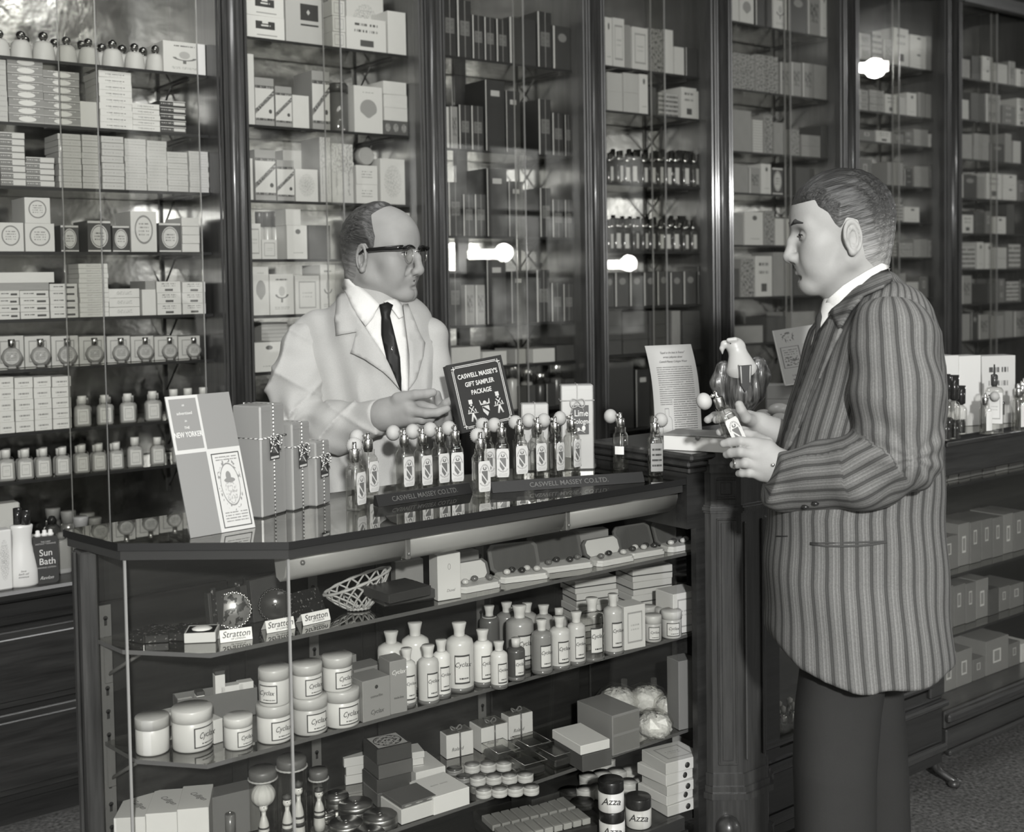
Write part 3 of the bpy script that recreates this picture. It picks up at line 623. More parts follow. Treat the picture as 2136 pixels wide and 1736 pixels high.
rowspec(2, 4, [(942, 1003, 724, 'pale'), (1007, 1058, 733, 'pale'), (1075, 1098, 728, 'pinline'), (1112, 1158, 727, 'pale'), (1162, 1200, 720, 'plaindark'), (1203, 1222, 723, 'pale')])
rowspec(2, 5, [(1085, 1118, 805, 'plaindark'), (1140, 1160, 800, 'giltplain'), (1180, 1214, 790, 'plaindark')])
# fourth cabinet
rowspec(3, 0, [(1261, 1277, 36, 'seal'), (1278, 1303, 38, 'framed'), (1304, 1316, 52, 'plainmid'), (1319, 1352, 57, 'framed'), (1353, 1384, 60, 'spotted'), (1386, 1405, 62, 'pale'), (1407, 1428, 98, 'pale'), (1430, 1455, 100, 'giltplain'), (1457, 1483, 76, 'giltplain')])
rowspec(3, 1, [(1266, 1299, 152, 'pinline', 2), (1300, 1332, 153, 'pinline', 2), (1333, 1352, 155, 'seal'), (1355, 1369, 182, 'plaindark'), (1373, 1416, 194, 'stripe', 1), (1421, 1454, 183, 'tagmid'), (1456, 1483, 192, 'pale')])
rowspec(3, 4, [(1263, 1281, 570, 'giltseal'), (1283, 1312, 568, 'giltseal'), (1314, 1341, 568, 'giltseal'), (1343, 1369, 568, 'giltseal'), (1371, 1396, 566, 'giltseal'), (1398, 1424, 568, 'giltseal'), (1426, 1453, 566, 'giltseal'), (1456, 1484, 556, 'gilttag')])
rowspec(3, 5, [(1264, 1297, 648, 'plaindark', 3), (1299, 1352, 650, 'plaindark', 3), (1354, 1400, 648, 'plaindark', 3), (1402, 1420, 648, 'plainmid', 1), (1424, 1484, 648, 'plaindark', 3)])
rowspec(3, 6, [(1264, 1322, 756, 'giltplain'), (1326, 1356, 770, 'gilttag'), (1440, 1484, 765, 'plaindark')])
# fifth cabinet
rowspec(4, 0, [(1526, 1541, -15, 'pale'), (1543, 1573, -15, 'crest'), (1576, 1611, -15, 'giltplain'), (1613, 1642, -10, 'face'), (1644, 1683, -15, 'giltseal'), (1685, 1711, -15, 'greypic'), (1713, 1752, -15, 'seal')], dep=.14)
rowspec(4, 1, [(1527, 1575, 112, 'spotted', 2), (1576, 1624, 116, 'spotted', 2), (1628, 1649, 130, 'greypic'), (1651, 1672, 130, 'greypic'), (1674, 1696, 132, 'greypic'), (1698, 1753, 138, 'plainmid')])
rowspec(4, 2, [(1528, 1568, 230, 'plainmid'), (1570, 1592, 250, 'pinline'), (1594, 1612, 240, 'spotted'), (1614, 1640, 256, 'plainmid'), (1650, 1668, 270, 'spotted'), (1672, 1712, 282, 'plainmid', 2), (1714, 1750, 262, 'plaindark', 2)])
rowspec(4, 3, [(1528, 1562, 344, 'plainmid'), (1563, 1586, 350, 'greypic'), (1588, 1609, 342, 'seal'), (1611, 1634, 350, 'darkring'), (1660, 1700, 350, 'plaindark')])
rowspec(4, 4, [(1529, 1551, 446, 'plainmid'), (1553, 1592, 442, 'seal'), (1594, 1616, 440, 'spotted'), (1618, 1648, 456, 'pale'), (1660, 1700, 450, 'plainmid')])
rowspec(4, 5, [(1530, 1543, 560, 'plaindark'), (1545, 1574, 540, 'spotted'), (1576, 1611, 534, 'tagmid'), (1613, 1650, 526, 'plainmid'), (1655, 1700, 560, 'plaindark')])
rowspec(4, 6, [(1531, 1592, 680, 'plainmid'), (1600, 1640, 660, 'plaindark'), (1645, 1700, 650, 'plainmid')])
# remaining cabinets: dim cartons filled the same way
def fill(b, si, x0, x1, hmin, hmax, keys, seed):
    r = random.Random(seed); x = x0
    while x < x1-9:
        w = r.uniform(14, 34); w = min(w, x1-x)
        zb = ZS[b][si]; yb = proj((sx(x, NS), NS, zb))[1]; h = r.uniform(hmin, hmax)
        if r.random() > .08: wallbox(b, si, x, x+w, yb-h, r.choice(keys), r.choice((1, 1, 1, 2, 3)) if h < 45 else r.choice((1, 1, 1, 2)))
        x += w+r.uniform(.5, 3)
KX = ['plainmid', 'plainmid', 'pinline', 'greypic', 'plaindark', 'giltseal', 'tagmid', 'window', 'stripe', 'plainmid', 'seal']
HM = [88, 60, 40, 62, 52, 58, 62, 70]
for si in range(8):
    fill(5, si, 1793, 1969, HM[si]*.5, HM[si]*.85, KX, 50+si); fill(6, si, 2006, 2166, 34, 62, KX, 90+si)
# ---------------------------------------------------------------- bottle patterns used in the wall cabinets
FROST = G(.5, .55); LOTION = G(.3, .35); LOTION2 = G(.22, .3); CAPW = G(.66, .45); LABW = P['framed']; DARKGL = thin_glass('dark_bottle_glass', .3, .12, .9, .0, 2.)
def stopper_jar():
    e = link('stopper_jar', None); m = MB(); m.lathe([(.0, 0), (.027, 0), (.0275, .003), (.025, .03), (.022, .043), (.016, .049), (0, .05)], 20, vr=(0, .05)); part('body', m, FROST, e)
    m = MB(); m.lathe([(.007, .049), (.007, .054)], 12); m.sphere((0, 0, .063), .0115, 14); part('ball_stopper', m, metal('mirrored_ball', .25, .08), e); return e
def round_flask():
    e = link('round_flask', None); m = MB(); m.lathe([(0, -.031), (.012, -.029), (.023, -.021), (.031, -.004), (.031, .004), (.023, .021), (.012, .029), (0, .031)], 20, 0, (0, 0, .036), sy=.45, closed=(False, False)); m.box((-.012, -.009, 0), (.012, .009, .008), 0, .002, False); part('body', m, G(.26, .35), e)
    m = MB(); m.lathe([(.010, .066), (.0105, .09), (.009, .091), (0, .091)], 14); part('cap', m, metal('ribbed_silver_cap', .6, .25), e)
    t = T('flask_small_print'); u, v = t.uv(); t.pset(.5); t.col(t.mix(S(t.nt, t.val(.33)), .07, lines(t, u, v, .15, .85, .25, .8, 5, 14, .45)*elr(u, v, .5, .5, .5, .5).lt(1.0)))
    m = MB(); m.v = [(.022*math.cos(a), -.0148+.0028*abs(math.cos(a))**2, .036+.022*math.sin(a)) for a in [2*PI*i/20 for i in range(20)]]; m.quad(list(range(20)), 0, [(.5+.5*math.cos(2*PI*i/20), .5+.5*math.sin(2*PI*i/20)) for i in range(20)]); part('back_print', m, t.m, e); return e
def lotion_bottle(w=.034, h=.044, tone=None):
    e = link('lotion_bottle', None); m = MB(); m.lathe([(0, 0), (w*.46, 0), (w*.5, .003), (w*.47, h*.85), (w*.36, h*.97), (w*.2, h), (w*.2, h+.003)], 20, 0, sy=.62, pw=5.0); part('body', m, tone or LOTION, e)
    m = MB(); m.lathe([(w*.26, h+.003), (w*.265, h+.018), (w*.24, h+.019), (0, h+.019)], 14); part('cap', m, CAPW, e)
    m = MB(); a = w*.33; m.v = [(-a, -w*.312, h*.12), (a, -w*.312, h*.12), (a*.95, -w*.3, h*.82), (-a*.95, -w*.3, h*.82)]; m.quad([0, 1, 2, 3], 0, [(0, 0), (1, 0), (1, 1), (0, 1)]); part('label', m, P['framed'], e); return e
def perfume_bottle():
    e = link('perfume_bottle', None); m = MB(); m.lathe([(0, 0), (.0125, 0), (.013, .002), (.013, .042), (.009, .047), (.005, .05)], 14, 0, sy=.8, pw=4.); part('body', m, G(.05, .12), e)
    m = MB(); m.lathe([(.006, .05), (.006, .056), (.0045, .057), (.0045, .07), (0, .071)], 12); part('cap', m, metal('bright_metal_cap', .75, .18), e)
    m = MB(); m.v = [(-.008, -.0107, .006), (.002, -.0109, .006), (.002, -.0109, .038), (-.008, -.0107, .038)]; m.quad([0, 1, 2, 3], 0, [(0, 0), (1, 0), (1, 1), (0, 1)]); part('label', m, G(.55, .4), e); return e
_pu = {}
def place(proto, fn, n, px, z, hpx_top, name_h, label, cat, group, rz=0.):
    """stand a copy of a pattern on z at depth n so that its top reaches pixel row hpx_top"""
    s = sx(px, n, hpx_top+20); h = zz(px, hpx_top, n)-z; k = h/name_h
    if proto not in _pu: _pu[proto] = o = fn(); o.location = (s, n, z)
    else: o = copytree(_pu[proto], (s, n, z))
    o.rotation_euler = (0, 0, rz); o.scale = (k, k, k); tag(o, label, cat, group); return o
for i, x in enumerate((-2, 43, 90, 138, 184, 234, 280, 324)):
    place('sj', stopper_jar, NS+.05, x, ZS[0][0], [62, 64, 66, 76, 80, 83, 90, 94][i], .0745, 'white jar with mirrored ball stopper, %s along, top shelf, end cabinet' % od(i), 'jar', 'stoppered jars on the top shelf')
for i, x in enumerate((60, 122, 178, 220, 262, 306)):
    place('sj', stopper_jar, NS+.13, x-8, ZS[0][0], [74, 80, 84, 90, 93, 98][i], .0745, 'white ball-stoppered jar in the rear row, %s along, top shelf, end cabinet' % od(i), 'jar', 'stoppered jars on the top shelf')
for i, x in enumerate((24, 84, 140, 197, 252, 303, 354, 404)):
    place('rf', round_flask, NS+.035, x, ZS[0][5], [708, 707, 706, 705, 705, 704, 704, 704][i], .091, 'flat round bottle with ribbed cap, %s along, sixth shelf down, end cabinet' % od(i), 'bottle', 'flat round bottles on the sixth shelf', rz=-.25)
for r in range(3):
    for i, x in enumerate((171, 218, 266, 318)):
        place('lb', lotion_bottle, NS+.03+.05*r, x+r*9-(12 if r else 0), ZS[0][6], [826, 824, 821, 816][i]-r*2+(8 if r else 0), .063, 'square white-capped lotion bottle, %s along in %s row, seventh shelf down, end cabinet' % (od(i), od(r)), 'bottle', 'lotion bottles on the seventh shelf', rz=-.15)
for i, x in enumerate((362, 392, 424)):
    place('lb', lotion_bottle, NS+.03, x, ZS[0][6], 812-i*2, .063, 'square white-capped lotion bottle, %s beyond the card stand, seventh shelf down, end cabinet' % od(i), 'bottle', 'lotion bottles on the seventh shelf', rz=-.15)
for r in range(4):
    for i, x in enumerate((12, 52, 90, 130, 170, 206, 242)):
        place('lb', lotion_bottle, NS+.025+.04*r, x-(10 if r else 0)+r*4, ZS[0][7], [938, 937, 935, 933, 928, 926, 923][i]+(4 if r else 0)-r*2, .063, 'small lotion bottle, %s along in %s row, lowest shelf, end cabinet' % (od(i), od(r)), 'bottle', 'lotion bottles on the lowest shelf', rz=-.15)
for i, x in enumerate((281, 328, 372, 408)):
    place('lb', lotion_bottle, NS+.03, x, ZS[0][7], [912, 912, 914, 914][i], .063, 'larger lotion bottle, %s along past the small ones, lowest shelf, end cabinet' % od(i), 'bottle', 'lotion bottles on the lowest shelf', rz=-.15)
for sh, ytop, lab in ((2, 309, 'third'), (3, 448, 'fourth')):
    for r in range(3):
        for i in range(12 if r < 2 else 11):
            x = 1271+i*17.4+r*4+R.uniform(-2, 2)
            place('pb', perfume_bottle, NS+.025+.045*r, x, ZS[3][sh], ytop+8-r*3+R.uniform(-3, 3)+i*.3, .071, 'slim dark perfume bottle, %s along in %s row, %s shelf down, bottle cabinet' % (od(i), od(r), lab), 'bottle', 'perfume bottles on the %s shelf' % lab, rz=R.uniform(-.3, .3))
# odd single things on the wall shelves
def jar(name, x, ytop, b, si, rpx, g, label, lid=None, n=NS+.05, z=None):
    z = ZS[b][si] if z is None else z; s = sx(x, n, ytop+10); zt = zz(x, ytop, n); r = abs(sx(x+rpx, n, ytop)-s); h = zt-z
    e = empty(name, label, 'jar', (s, n, z)); m = MB(); m.lathe([(0, 0), (r*.94, 0), (r, .003), (r, h*.62), (r*.85, h*.68)], 24); part('body', m, G(g, .25), e)
    m = MB(); m.lathe([(r*.9, h*.68), (r*.92, h*.98), (r*.85, h), (0, h)], 24); part('lid', m, lid or G(.08, .3), e); return e
for i, x in enumerate((541, 557, 574)): jar('dark_lidded_jar', x, 442, 1, 3, 9, .5, 'small jar with dark conical lid, %s behind the framed cartons' % od(i), n=NS+.1)
for o_ in [o for o in COL.objects if o.name.startswith('dark_lidded_jar')]: o_['group'] = 'dark lidded jars behind the clerk'
e = empty('glass_canister', 'tall dark glass canister beside the crested carton, cabinet behind the clerk', 'canister', (sx(713, NS+.05), NS+.05, ZS[1][1]))
h = zz(713, 176, NS+.05)-ZS[1][1]; m = MB(); m.lathe([(0, 0), (.034, 0), (.035, .004), (.035, h*.8)], 24); part('body', m, G(.1, .08), e); m = MB(); m.lathe([(.036, h*.8), (.036, h*.95), (.03, h), (0, h)], 24); part('lid', m, G(.05, .06), e)
e = tag(link('round_tin', None, None, (sx(764, NS+.03, 325), NS+.03, zz(764, 344, NS+.03))), 'round black tin lying on its side upon small white cartons', 'tin')
r = (zz(764, 307, NS+.03)-zz(764, 344, NS+.03))/2; m = MB(); M_ = Matrix.Translation((0, 0, r)) @ Matrix.Rotation(PI/2, 4, 'X'); m.lathe([(0, .0), (r*.82, .0), (r*.84, .0)], 24, mat=M_); part('face_plate', m, G(.015, .3), e)
m = MB(); m.lathe([(r*.84, .001), (r*.9, .003), (r, .001), (r, -.05), (0, -.05)], 24, mat=M_); part('rim', m, G(.3, .3), e)
for i, (x, yt, g) in enumerate(((1098, 770, .3), (1126, 778, .05), (1068, 760, .4), (1160, 760, .08))): 
    jar('dim_bottle', x, yt, 2, 5, 10, g, ['dim bottle with pale label beside the gift sampler, lower shelf', 'short dark bottle on the lower shelf near the parcels', 'pale bottle on the lower shelf behind the gift sampler', 'dark round bottle on the lower shelf by the pilaster'][i], lid=CHROME)
# sun lotion and toiletries on the base ledge at the far end
NL = 3.5
def ledge(x, n=NL, y=1150): return sx(x, n, y)
def zl(x, y, n=NL): return zz(x, y, n)
def ledgebox(x0, x1, yt, key, label, n, dep=.07, name='toiletry_carton'):
    s0, s1 = ledge(x0, n), ledge(x1, n); m = MB(); m.box((-(s1-s0)/2, 0, 0), ((s1-s0)/2, dep, zl((x0+x1)/2, yt, n)-ZB), 0, .004); return tag(link(name, m.mesh(name, P[key]), None, ((s0+s1)/2, n, ZB)), label, 'box')
NE2 = 3.47
ledgebox(-8, 26, 1106, 'wreath', 'white carton with oval seal beside the waisted bottle on the ledge', 3.455, .05)
ledgebox(-8, 45, 1050, 'pale', 'large rounded white carton behind the waisted bottle', 3.6, .05)
e = empty('waisted_bottle', 'tall white waisted bottle with black caps beside the Sun Bath lotion'.replace('Sun Bath', 'sun bath'), 'bottle', (ledge(46, 3.475), 3.475, ZB), -.2)
H = zl(46, 1094, 3.475)-ZB; m = MB(); m.lathe([(0, 0), (.038, 0), (.041, .006), (.04, H*.25), (.033, H*.5), (.0265, H*.68), (.026, H*.82), (.03, H*.95), (.03, H*.985), (.026, H), (0, H)], 28, sy=.6); part('body', m, G(.6, .3), e)
m = MB(); m.lathe([(.012, H), (.012, H+.045), (0, H+.045)], 16, 0, (-.008, .01, 0)); m.lathe([(.013, H), (.013, H+.04), (0, H+.04)], 16, 0, (.012, -.004, 0)); part('cap', m, G(.02, .12), e)
part('oval_print', text_mesh('love\nbath oil\nessence', .0085, .0003, .35, mat=G(.2)), None, e, (0, -.0265, H*.22))
for nm, xx, yy, txt, sz, sh, bd in ():
    pass
e = empty('sunbath_bottle', 'dark flat Sun Bath tanning lotion bottle with white caps on the ledge', 'bottle', (ledge(94, 3.47), 3.47, ZB), -.12)
H = zl(94, 1118, 3.47)-ZB; W = .066
def rounded(m, w, h, y0, y1, r=.008, z0=0, k=5):
    pts = []
    for cx, cz, a0 in ((w/2-r, z0+r, -PI/2), (w/2-r, z0+h-r, 0), (-w/2+r, z0+h-r, PI/2), (-w/2+r, z0+r, PI)):
        for i in range(k+1): a = a0+PI/2*i/k; pts.append((cx+r*math.cos(a), cz+r*math.sin(a)))
    b = len(m.v); n = len(pts)
    for y in (y0, y1):
        for x, z in pts: m.v.append((x, y, z))
    m.quad([b+i for i in range(n)], 0, [((x+w/2)/w, (z-z0)/h) for x, z in pts]); m.quad([b+n+i for i in range(n)][::-1])
    for i in range(n): j = (i+1) % n; m.quad([b+j, b+i, b+n+i, b+n+j], 0, None)
m = MB(); rounded(m, W, H, -.012, .016, .01); part('body', m, G(.045, .3), e)
part('lettering', text_mesh('Sun\n Bath', .026, .0004, 0, .006, .95, G(.55)), None, e, (0, -.0128, H*.56)); part('lettering', text_mesh('THE DEEP\nINSTANT TANNING', .006, .0003, mat=G(.4)), None, e, (0, -.0128, H*.87)); part('lettering', text_mesh('TANNING LOTION', .006, .0003, mat=G(.4)), None, e, (0, -.0128, H*.34)); part('lettering', text_mesh('Revlon', .013, .0003, .5, mat=G(.5)), None, e, (0, -.0128, H*.12))
m = MB()
for dx in (-.018, .0, .016): m.lathe([(.009, H), (.009, H+.006), (.006, H+.009), (.0055, H+.016), (0, H+.018)], 14, 0, (dx, .002, 0))
part('cap', m, CAPW, e)
for i, (x, n, g) in enumerate(((68, 3.56, .06), (128, 3.56, .3), (110, 3.62, .04))):
    s = ledge(x, n); H = [.115, .11, .15][i]; e = empty('squat_bottle', ['dark bottle with white cap behind the waisted bottle', 'clouded glass bottle beside the display case post', 'tall black bottle behind the sun lotion'][i], 'bottle', (s, n, ZB)); m = MB(); m.lathe([(0, 0), (.026, 0), (.027, .004), (.027, H*.8), (.012, H*.9)], 20, pw=4., sy=.7); part('body', m, G(g, .2), e); m = MB(); m.lathe([(.012, H*.9), (.012, H), (.008, H+.008), (0, H+.01)], 14); part('cap', m, [CAPW, G(.2), G(.02, .1)][i], e)
for i, (x, y, n) in enumerate(((142, 1066, 3.6), (168, 1078, 3.52), (110, 1060, 3.68), (196, 1080, 3.56), (182, 1070, 3.66))):
    s = ledge(x, n, y); zt = zl(x, y, n); e = empty('cream_pot', 'round pot with grey conical lid, %s from the tall black bottle' % od(i), 'pot', (s, n, ZB), group='cream pots on the end ledge'); h = zt-ZB; r = .023
    m = MB(); m.lathe([(0, 0), (r*.95, 0), (r, .005), (r, h*.72), (r*.9, h*.78), (r*.7, h*.8)], 20); part('body', m, metal('silvered_pot', .3, .25, .6), e); m = MB(); m.lathe([(r*.82, h*.8), (r*.95, h*.98), (r*.9, h), (0, h)], 20); part('lid', m, G(.24, .5), e)
# ---------------------------------------------------------------- counter top goods
ZT = CT+.0006
def flat(p): return Vector((float(p[0]), float(p[1]), float(p[2])))
def camrz(p):      # heading that turns -y to face the camera
    return math.atan2(CAM[1]-p[1], CAM[0]-p[0])+PI/2
def _lab():
    t = T('cologne_label_print'); u, v = t.uv(); t.pset(.45)
    du = (u-.5).ab(); sh = (du.lt(.25)*v.gt(.38)*v.lt(.68)).mx(((du*.62+(.38-v)).lt(.155))*v.lt(.38)*v.gt(.2)*du.lt(.25)); band = ((u-.5)*.62+(v-.44)).ab().lt(.035)
    crown = elr(u, v, .5, .76, .16, .06).lt(1.0)*(((u*22.).sin().gt(-.3)).mx(v.lt(.74)))
    e = elr(u, v, .5, .55, .44, .36); arc = e.gt(.82)*e.lt(1.0)*v.gt(.62)*t.noise(t.comb(u*3., v*3.), 12., 0.).gt(.48); arc2 = elr(u, v, .5, .34, .42, .16); arc2 = arc2.gt(.8)*arc2.lt(1.05)*v.lt(.3)*t.noise(t.comb(u*3., v*3.), 12., 0.).gt(.48)
    cn = ((.5-du)*1.0+(.5-(v-.5).ab())).lt(.1); m = (sh*(1.0-band)*.85).mx(crown*.85).mx(arc*.7).mx(arc2*.7).mx(cn*.8).mx(lines(t, u, v, .15, .85, .03, .14, 3, 16, .45)*.5)
    t.col(t.mix(S(t.nt, t.val(.52)), .06, m)); return t.m
COLLAB = _lab(); BULB = G(.42, .65)
def _t():
    t = T('rhyme_label_print'); u, v = t.uv(); t.pset(.45); t.col(t.mix(S(t.nt, t.val(.24)), .03, lines(t, u, v, .1, .9, .12, .88, 4, 8, .42))); return t.m
RHY = _t()
def curved(m, w, z0, z1, y, bow=.0012, n=4):
    b = len(m.v)
    for i in range(n+1):
        f = i/n; x = (f-.5)*w; yy = y-bow*(1-(2*f-1)**2); m.v += [(x, yy, z0), (x, yy, z1)]
    for i in range(n): m.quad([b+2*i, b+2*i+2, b+2*i+3, b+2*i+1], 0, [(i/n, 0), ((i+1)/n, 0), ((i+1)/n, 1), (i/n, 1)], True)
def atomizer(lab=COLLAB, level=.06):
    e = link('cologne_atomizer', None); w = .0165
    m = MB(); m.lathe([(w*.95, 0), (w, .003), (w, .083), (w*.85, .089), (.0125, .0905), (.0118, .092), (.0118, .1035)], 28, pw=4.5, closed=(True, False)); part('glass_body', m, BOTG, e)
    m = MB(); m.lathe([(w*.8, .005), (w*.87, .007), (w*.87, level)], 20, pw=4.5); part('cologne', m, LIQ, e)
    m = MB(); curved(m, .029, .012, .078, -.0166); part('label', m, lab, e)
    m = MB(); m.lathe([(.0085, .098), (.0100, .1035), (.0106, .104), (.0106, .1235), (.0096, .1248), (.0046, .1248), (.0044, .129), (.0042, .139), (0, .1392)], 20); m.tube([(0, 0, .01), (0, 0, .1)], .001, 5); part('spray_cap', m, CHROME, e)
    return e
def add_bulb(e, ang, L=.03):
    d = Vector((math.sin(ang), math.cos(ang), 0)); o = Vector((0, 0, .132)); m = MB(); m.sphere(tuple(o+d*.008), .0042, 10); m.tube([tuple(o), tuple(o+d*.014)], .0022, 8); part('bulb_stem', m, CHROME, e)
    c = o+d*L+Vector((0, 0, -.004)); rot = d.to_track_quat('Z', 'Y').to_matrix().to_4x4(); m = MB(); m.sphere((0, 0, 0), .0168, 48, sc=(1, 1, .92), mat=Matrix.Translation(c) @ rot, rib=.06, nrib=24); part('squeeze_bulb', m, BULB, e)
AT = [(742, 1063, 50, 0), (770, 1036, 44, -20), (845, 1024, 36, -20), (883, 1021, 36, -18), (919, 1016, 34, -18), (951, 1013, 16, -12), (1004, 1035, 28, -5), (1015, 1004, 30, -6), (1048, 1004, 6, -14), (1085, 997, 18, -8), (1123, 991, 30, -18), (1159, 990, 48, -22), (1194, 983, 50, -24), (1295, 979, -20, -20), (1367, 992, 14, 12)]
ATL = ['nearest the tied gift parcels', 'behind the nearest one, by the sleeve', 'first in the row behind the black name bar', 'second behind the first name bar', 'third behind the first name bar', 'fourth behind the first name bar', 'standing forward between the two name bars', 'mostly hidden behind the forward one', 'fully facing label, behind the second name bar',
       'second along behind the second name bar', 'third along behind the second name bar', 'fourth along, turned away, second name bar', 'fifth along, just before the lime parcel', 'with a torn white sticker standing alone', 'with grey label and bulb turned aside']
for i, (x, y, phi, off) in enumerate(AT):
    p = onz(x, y, ZT); e = atomizer(RHY if i == 14 else COLLAB, [.045, .07, .075, .04, .07, .08, .075, .07, .08, .078, .03, .075, .035, .04, .012][i]); rz = camrz(p)+math.radians(phi)
    e.location = p; e.rotation_euler = (0, 0, rz); tag(e, 'cologne atomizer bottle '+ATL[i], 'bottle', 'cologne atomizers on the glass counter')
    L = .03; a = math.asin(max(-.95, min(.95, off*2.6/2500/L*1.15))); add_bulb(e, a+math.radians(phi), L)
    if i == 13: lb_ = [c_ for c_ in e.children if c_.name.startswith('label')][0]; lb_.scale = (.8, 1, .3); lb_.location = (.003, 0, .035); lb_.data = lb_.data.copy(); lb_.data.materials[0] = WHITE
# black name bars
GILT = metal('worn_gilt_lettering', .13, .5, .4)
for (xa, ya, xb, yb), lb in (((790, 1058, 986, 1029), 'long black wedge name bar nearer the gift parcels'), ((1028, 1029, 1345, 1006), 'long black wedge name bar reaching toward the wooden cabinet')):
    a, b = flat(onz(xa, ya, ZT)), flat(onz(xb, yb, ZT)); d = b-a; L = d.length; rz = math.atan2(d.y, d.x); e = empty('name_bar', lb, 'sign', a, rz, 'black name bars on the counter')
    m = MB(); m.v = [(0, 0, 0), (L, 0, 0), (L, .022, 0), (0, .022, 0), (.0, .012, .022), (L, .012, .022), (L, .018, .022), (0, .018, .022)]
    for f in ((0, 1, 5, 4), (1, 2, 6, 5), (2, 3, 7, 6), (3, 0, 4, 7), (4, 5, 6, 7), (3, 2, 1, 0)): m.quad(list(f))
    part('bar', m, G(.008, .5), e)
    tm = text_mesh('CASWELL MASSEY CO.LTD.', .0155, .0002, 0, .003, min(1.0, .74*L/.2), GILT); part('lettering', tm, None, e, mat=Matrix.Translation((L/2, .0055, .011)) @ Matrix.Rotation(-math.atan2(.012, .022), 4, 'X'))
# boxes given by two base corners in the picture, on a level z
def ab(xa, ya, xb, yb, z): a, b = flat(onz(xa, ya, z)), flat(onz(xb, yb, z)); d = b-a; return a, d.length, math.atan2(d.y, d.x)
def hpx(x, yb, yt, z):
    p = onz(x, yb, z); d = proj(p)[2]; return (yb-yt)/F*d
def cart(name, label, xa, ya, xb, yb, yt, z, dep, mats, cat='box', ch=.001, group=None, h=None):
    a, L, rz = ab(xa, ya, xb, yb, z); h = h or hpx(xa, ya, yt, z); m = MB(); m.box((0, 0, 0), (L, dep, h), 0, ch)
    return tag(link(name, m.mesh(name, mats if isinstance(mats, list) else [mats]), None, a, rz), label, cat, group), L, h
# leaning advertising card
def _t():
    t = T('printed_show_card'); u, v = t.uv(); t.pset(.5)
    lineu = (u-.48).ab().lt(.012); linev = (v-.59).ab().lt(.007); fr = rect(u, v, 0, .48, .59, 1.)*(1.0-rect(u, v, .04, .455, .61, .978))
    pan = rect(u, v, .49, 1., 0, .585); dk = pan*(rect(u, v, .525, .965, .025, .56)*(1.0-rect(u, v, .54, .95, .033, .552)))
    e = elr(u, v, .745, .33, .15, .155); art = (e.gt(.93)*e.lt(1.0)).mx(e.gt(1.0)*e.lt(1.25)*t.noise(t.comb(u, v), 30., 2.).gt(.58)).mx(e.lt(.9)*elr(u, v, .745, .28, .09, .1).lt(1.0)*t.noise(t.comb(u, v), 45., 2.).gt(.52)*.6).mx(elr(u, v, .745, .36, .085, .018).lt(1.0)).mx(elr(u, v, .735, .39, .04, .035).lt(1.0))
    tx = lines(t, u, v, .58, .92, .5, .54, 2, 14, .42).mx(lines(t, u, v, .58, .93, .06, .14, 4, 14, .42))
    base = S(t.nt, t.val(.22)); w = lineu.mx(linev).mx(fr).mx(pan).cl(); c = t.mix(base, .5, w); c = t.mix(c, .05, dk); c = t.mix(c, .2, (art.mx(tx))*pan); t.col(c); return t.m
A_, B_ = flat(onz(398, 1123, ZT)), flat(onz(533, 1100, ZT)); ex = (B_-A_).normalized(); W = (B_-A_).length
bk = Vector((-ex.y, ex.x, 0)); best = None
for k in range(0, 40):
    al = math.radians(k); up = Vector((0, 0, math.cos(al)))+bk*math.sin(al)
    for H in (.24, .25, .26, .27, .28, .29, .3):
        q1 = proj(A_+up*H); q2 = proj(B_+up*H); er = (q1[0]-343)**2+(q1[1]-833)**2+(q2[0]-482)**2+(q2[1]-817)**2
        if best is None or er < best[0]: best = (er, al, H)
al, H = best[1:]; up = Vector((0, 0, math.cos(al)))+bk*math.sin(al)
card = empty('show_card', 'tall grey and white advertising card leaning back at the counter corner', 'sign', mat=basis(ex, ex.cross(up)*-1 if False else up.cross(ex), up, A_))
m = MB(); m.box((0, 0, 0), (W, .003, H), 0, .0003); part('board', m, _t(), card)
for s_, sz, zf, b_ in (('as', .007, .93, 0), ('advertised', .0085, .87, 0), ('in', .007, .815, 0), ('THE', .007, .765, 0), ('NEW YORKER', .0145, .715, .01)):
    part('lettering', text_mesh(s_, sz, .0002, .12 if sz < .008 else 0, b_, .62 if b_ else .9, G(.62)), None, card, (W*.245, -.0004, H*zf))
m = MB(); m.prism([(W*.2, .003), (W*.8, .003), (W*.5, .004)], .0, .001); m.v = [(W*.3, .003, H*.6), (W*.7, .003, H*.6), (W*.7, .085, .028), (W*.3, .085, .028), (W*.3, .005, H*.6), (W*.7, .005, H*.6), (W*.7, .087, .028), (W*.3, .087, .028)]; m.f = []; m.m = []; m.uv = []; m.sm = []
for f in ((0, 1, 2, 3), (7, 6, 5, 4), (0, 4, 5, 1), (1, 5, 6, 2), (2, 6, 7, 3), (3, 7, 4, 0)): m.quad(list(f))
part('easel_strut', m, G(.35), card)
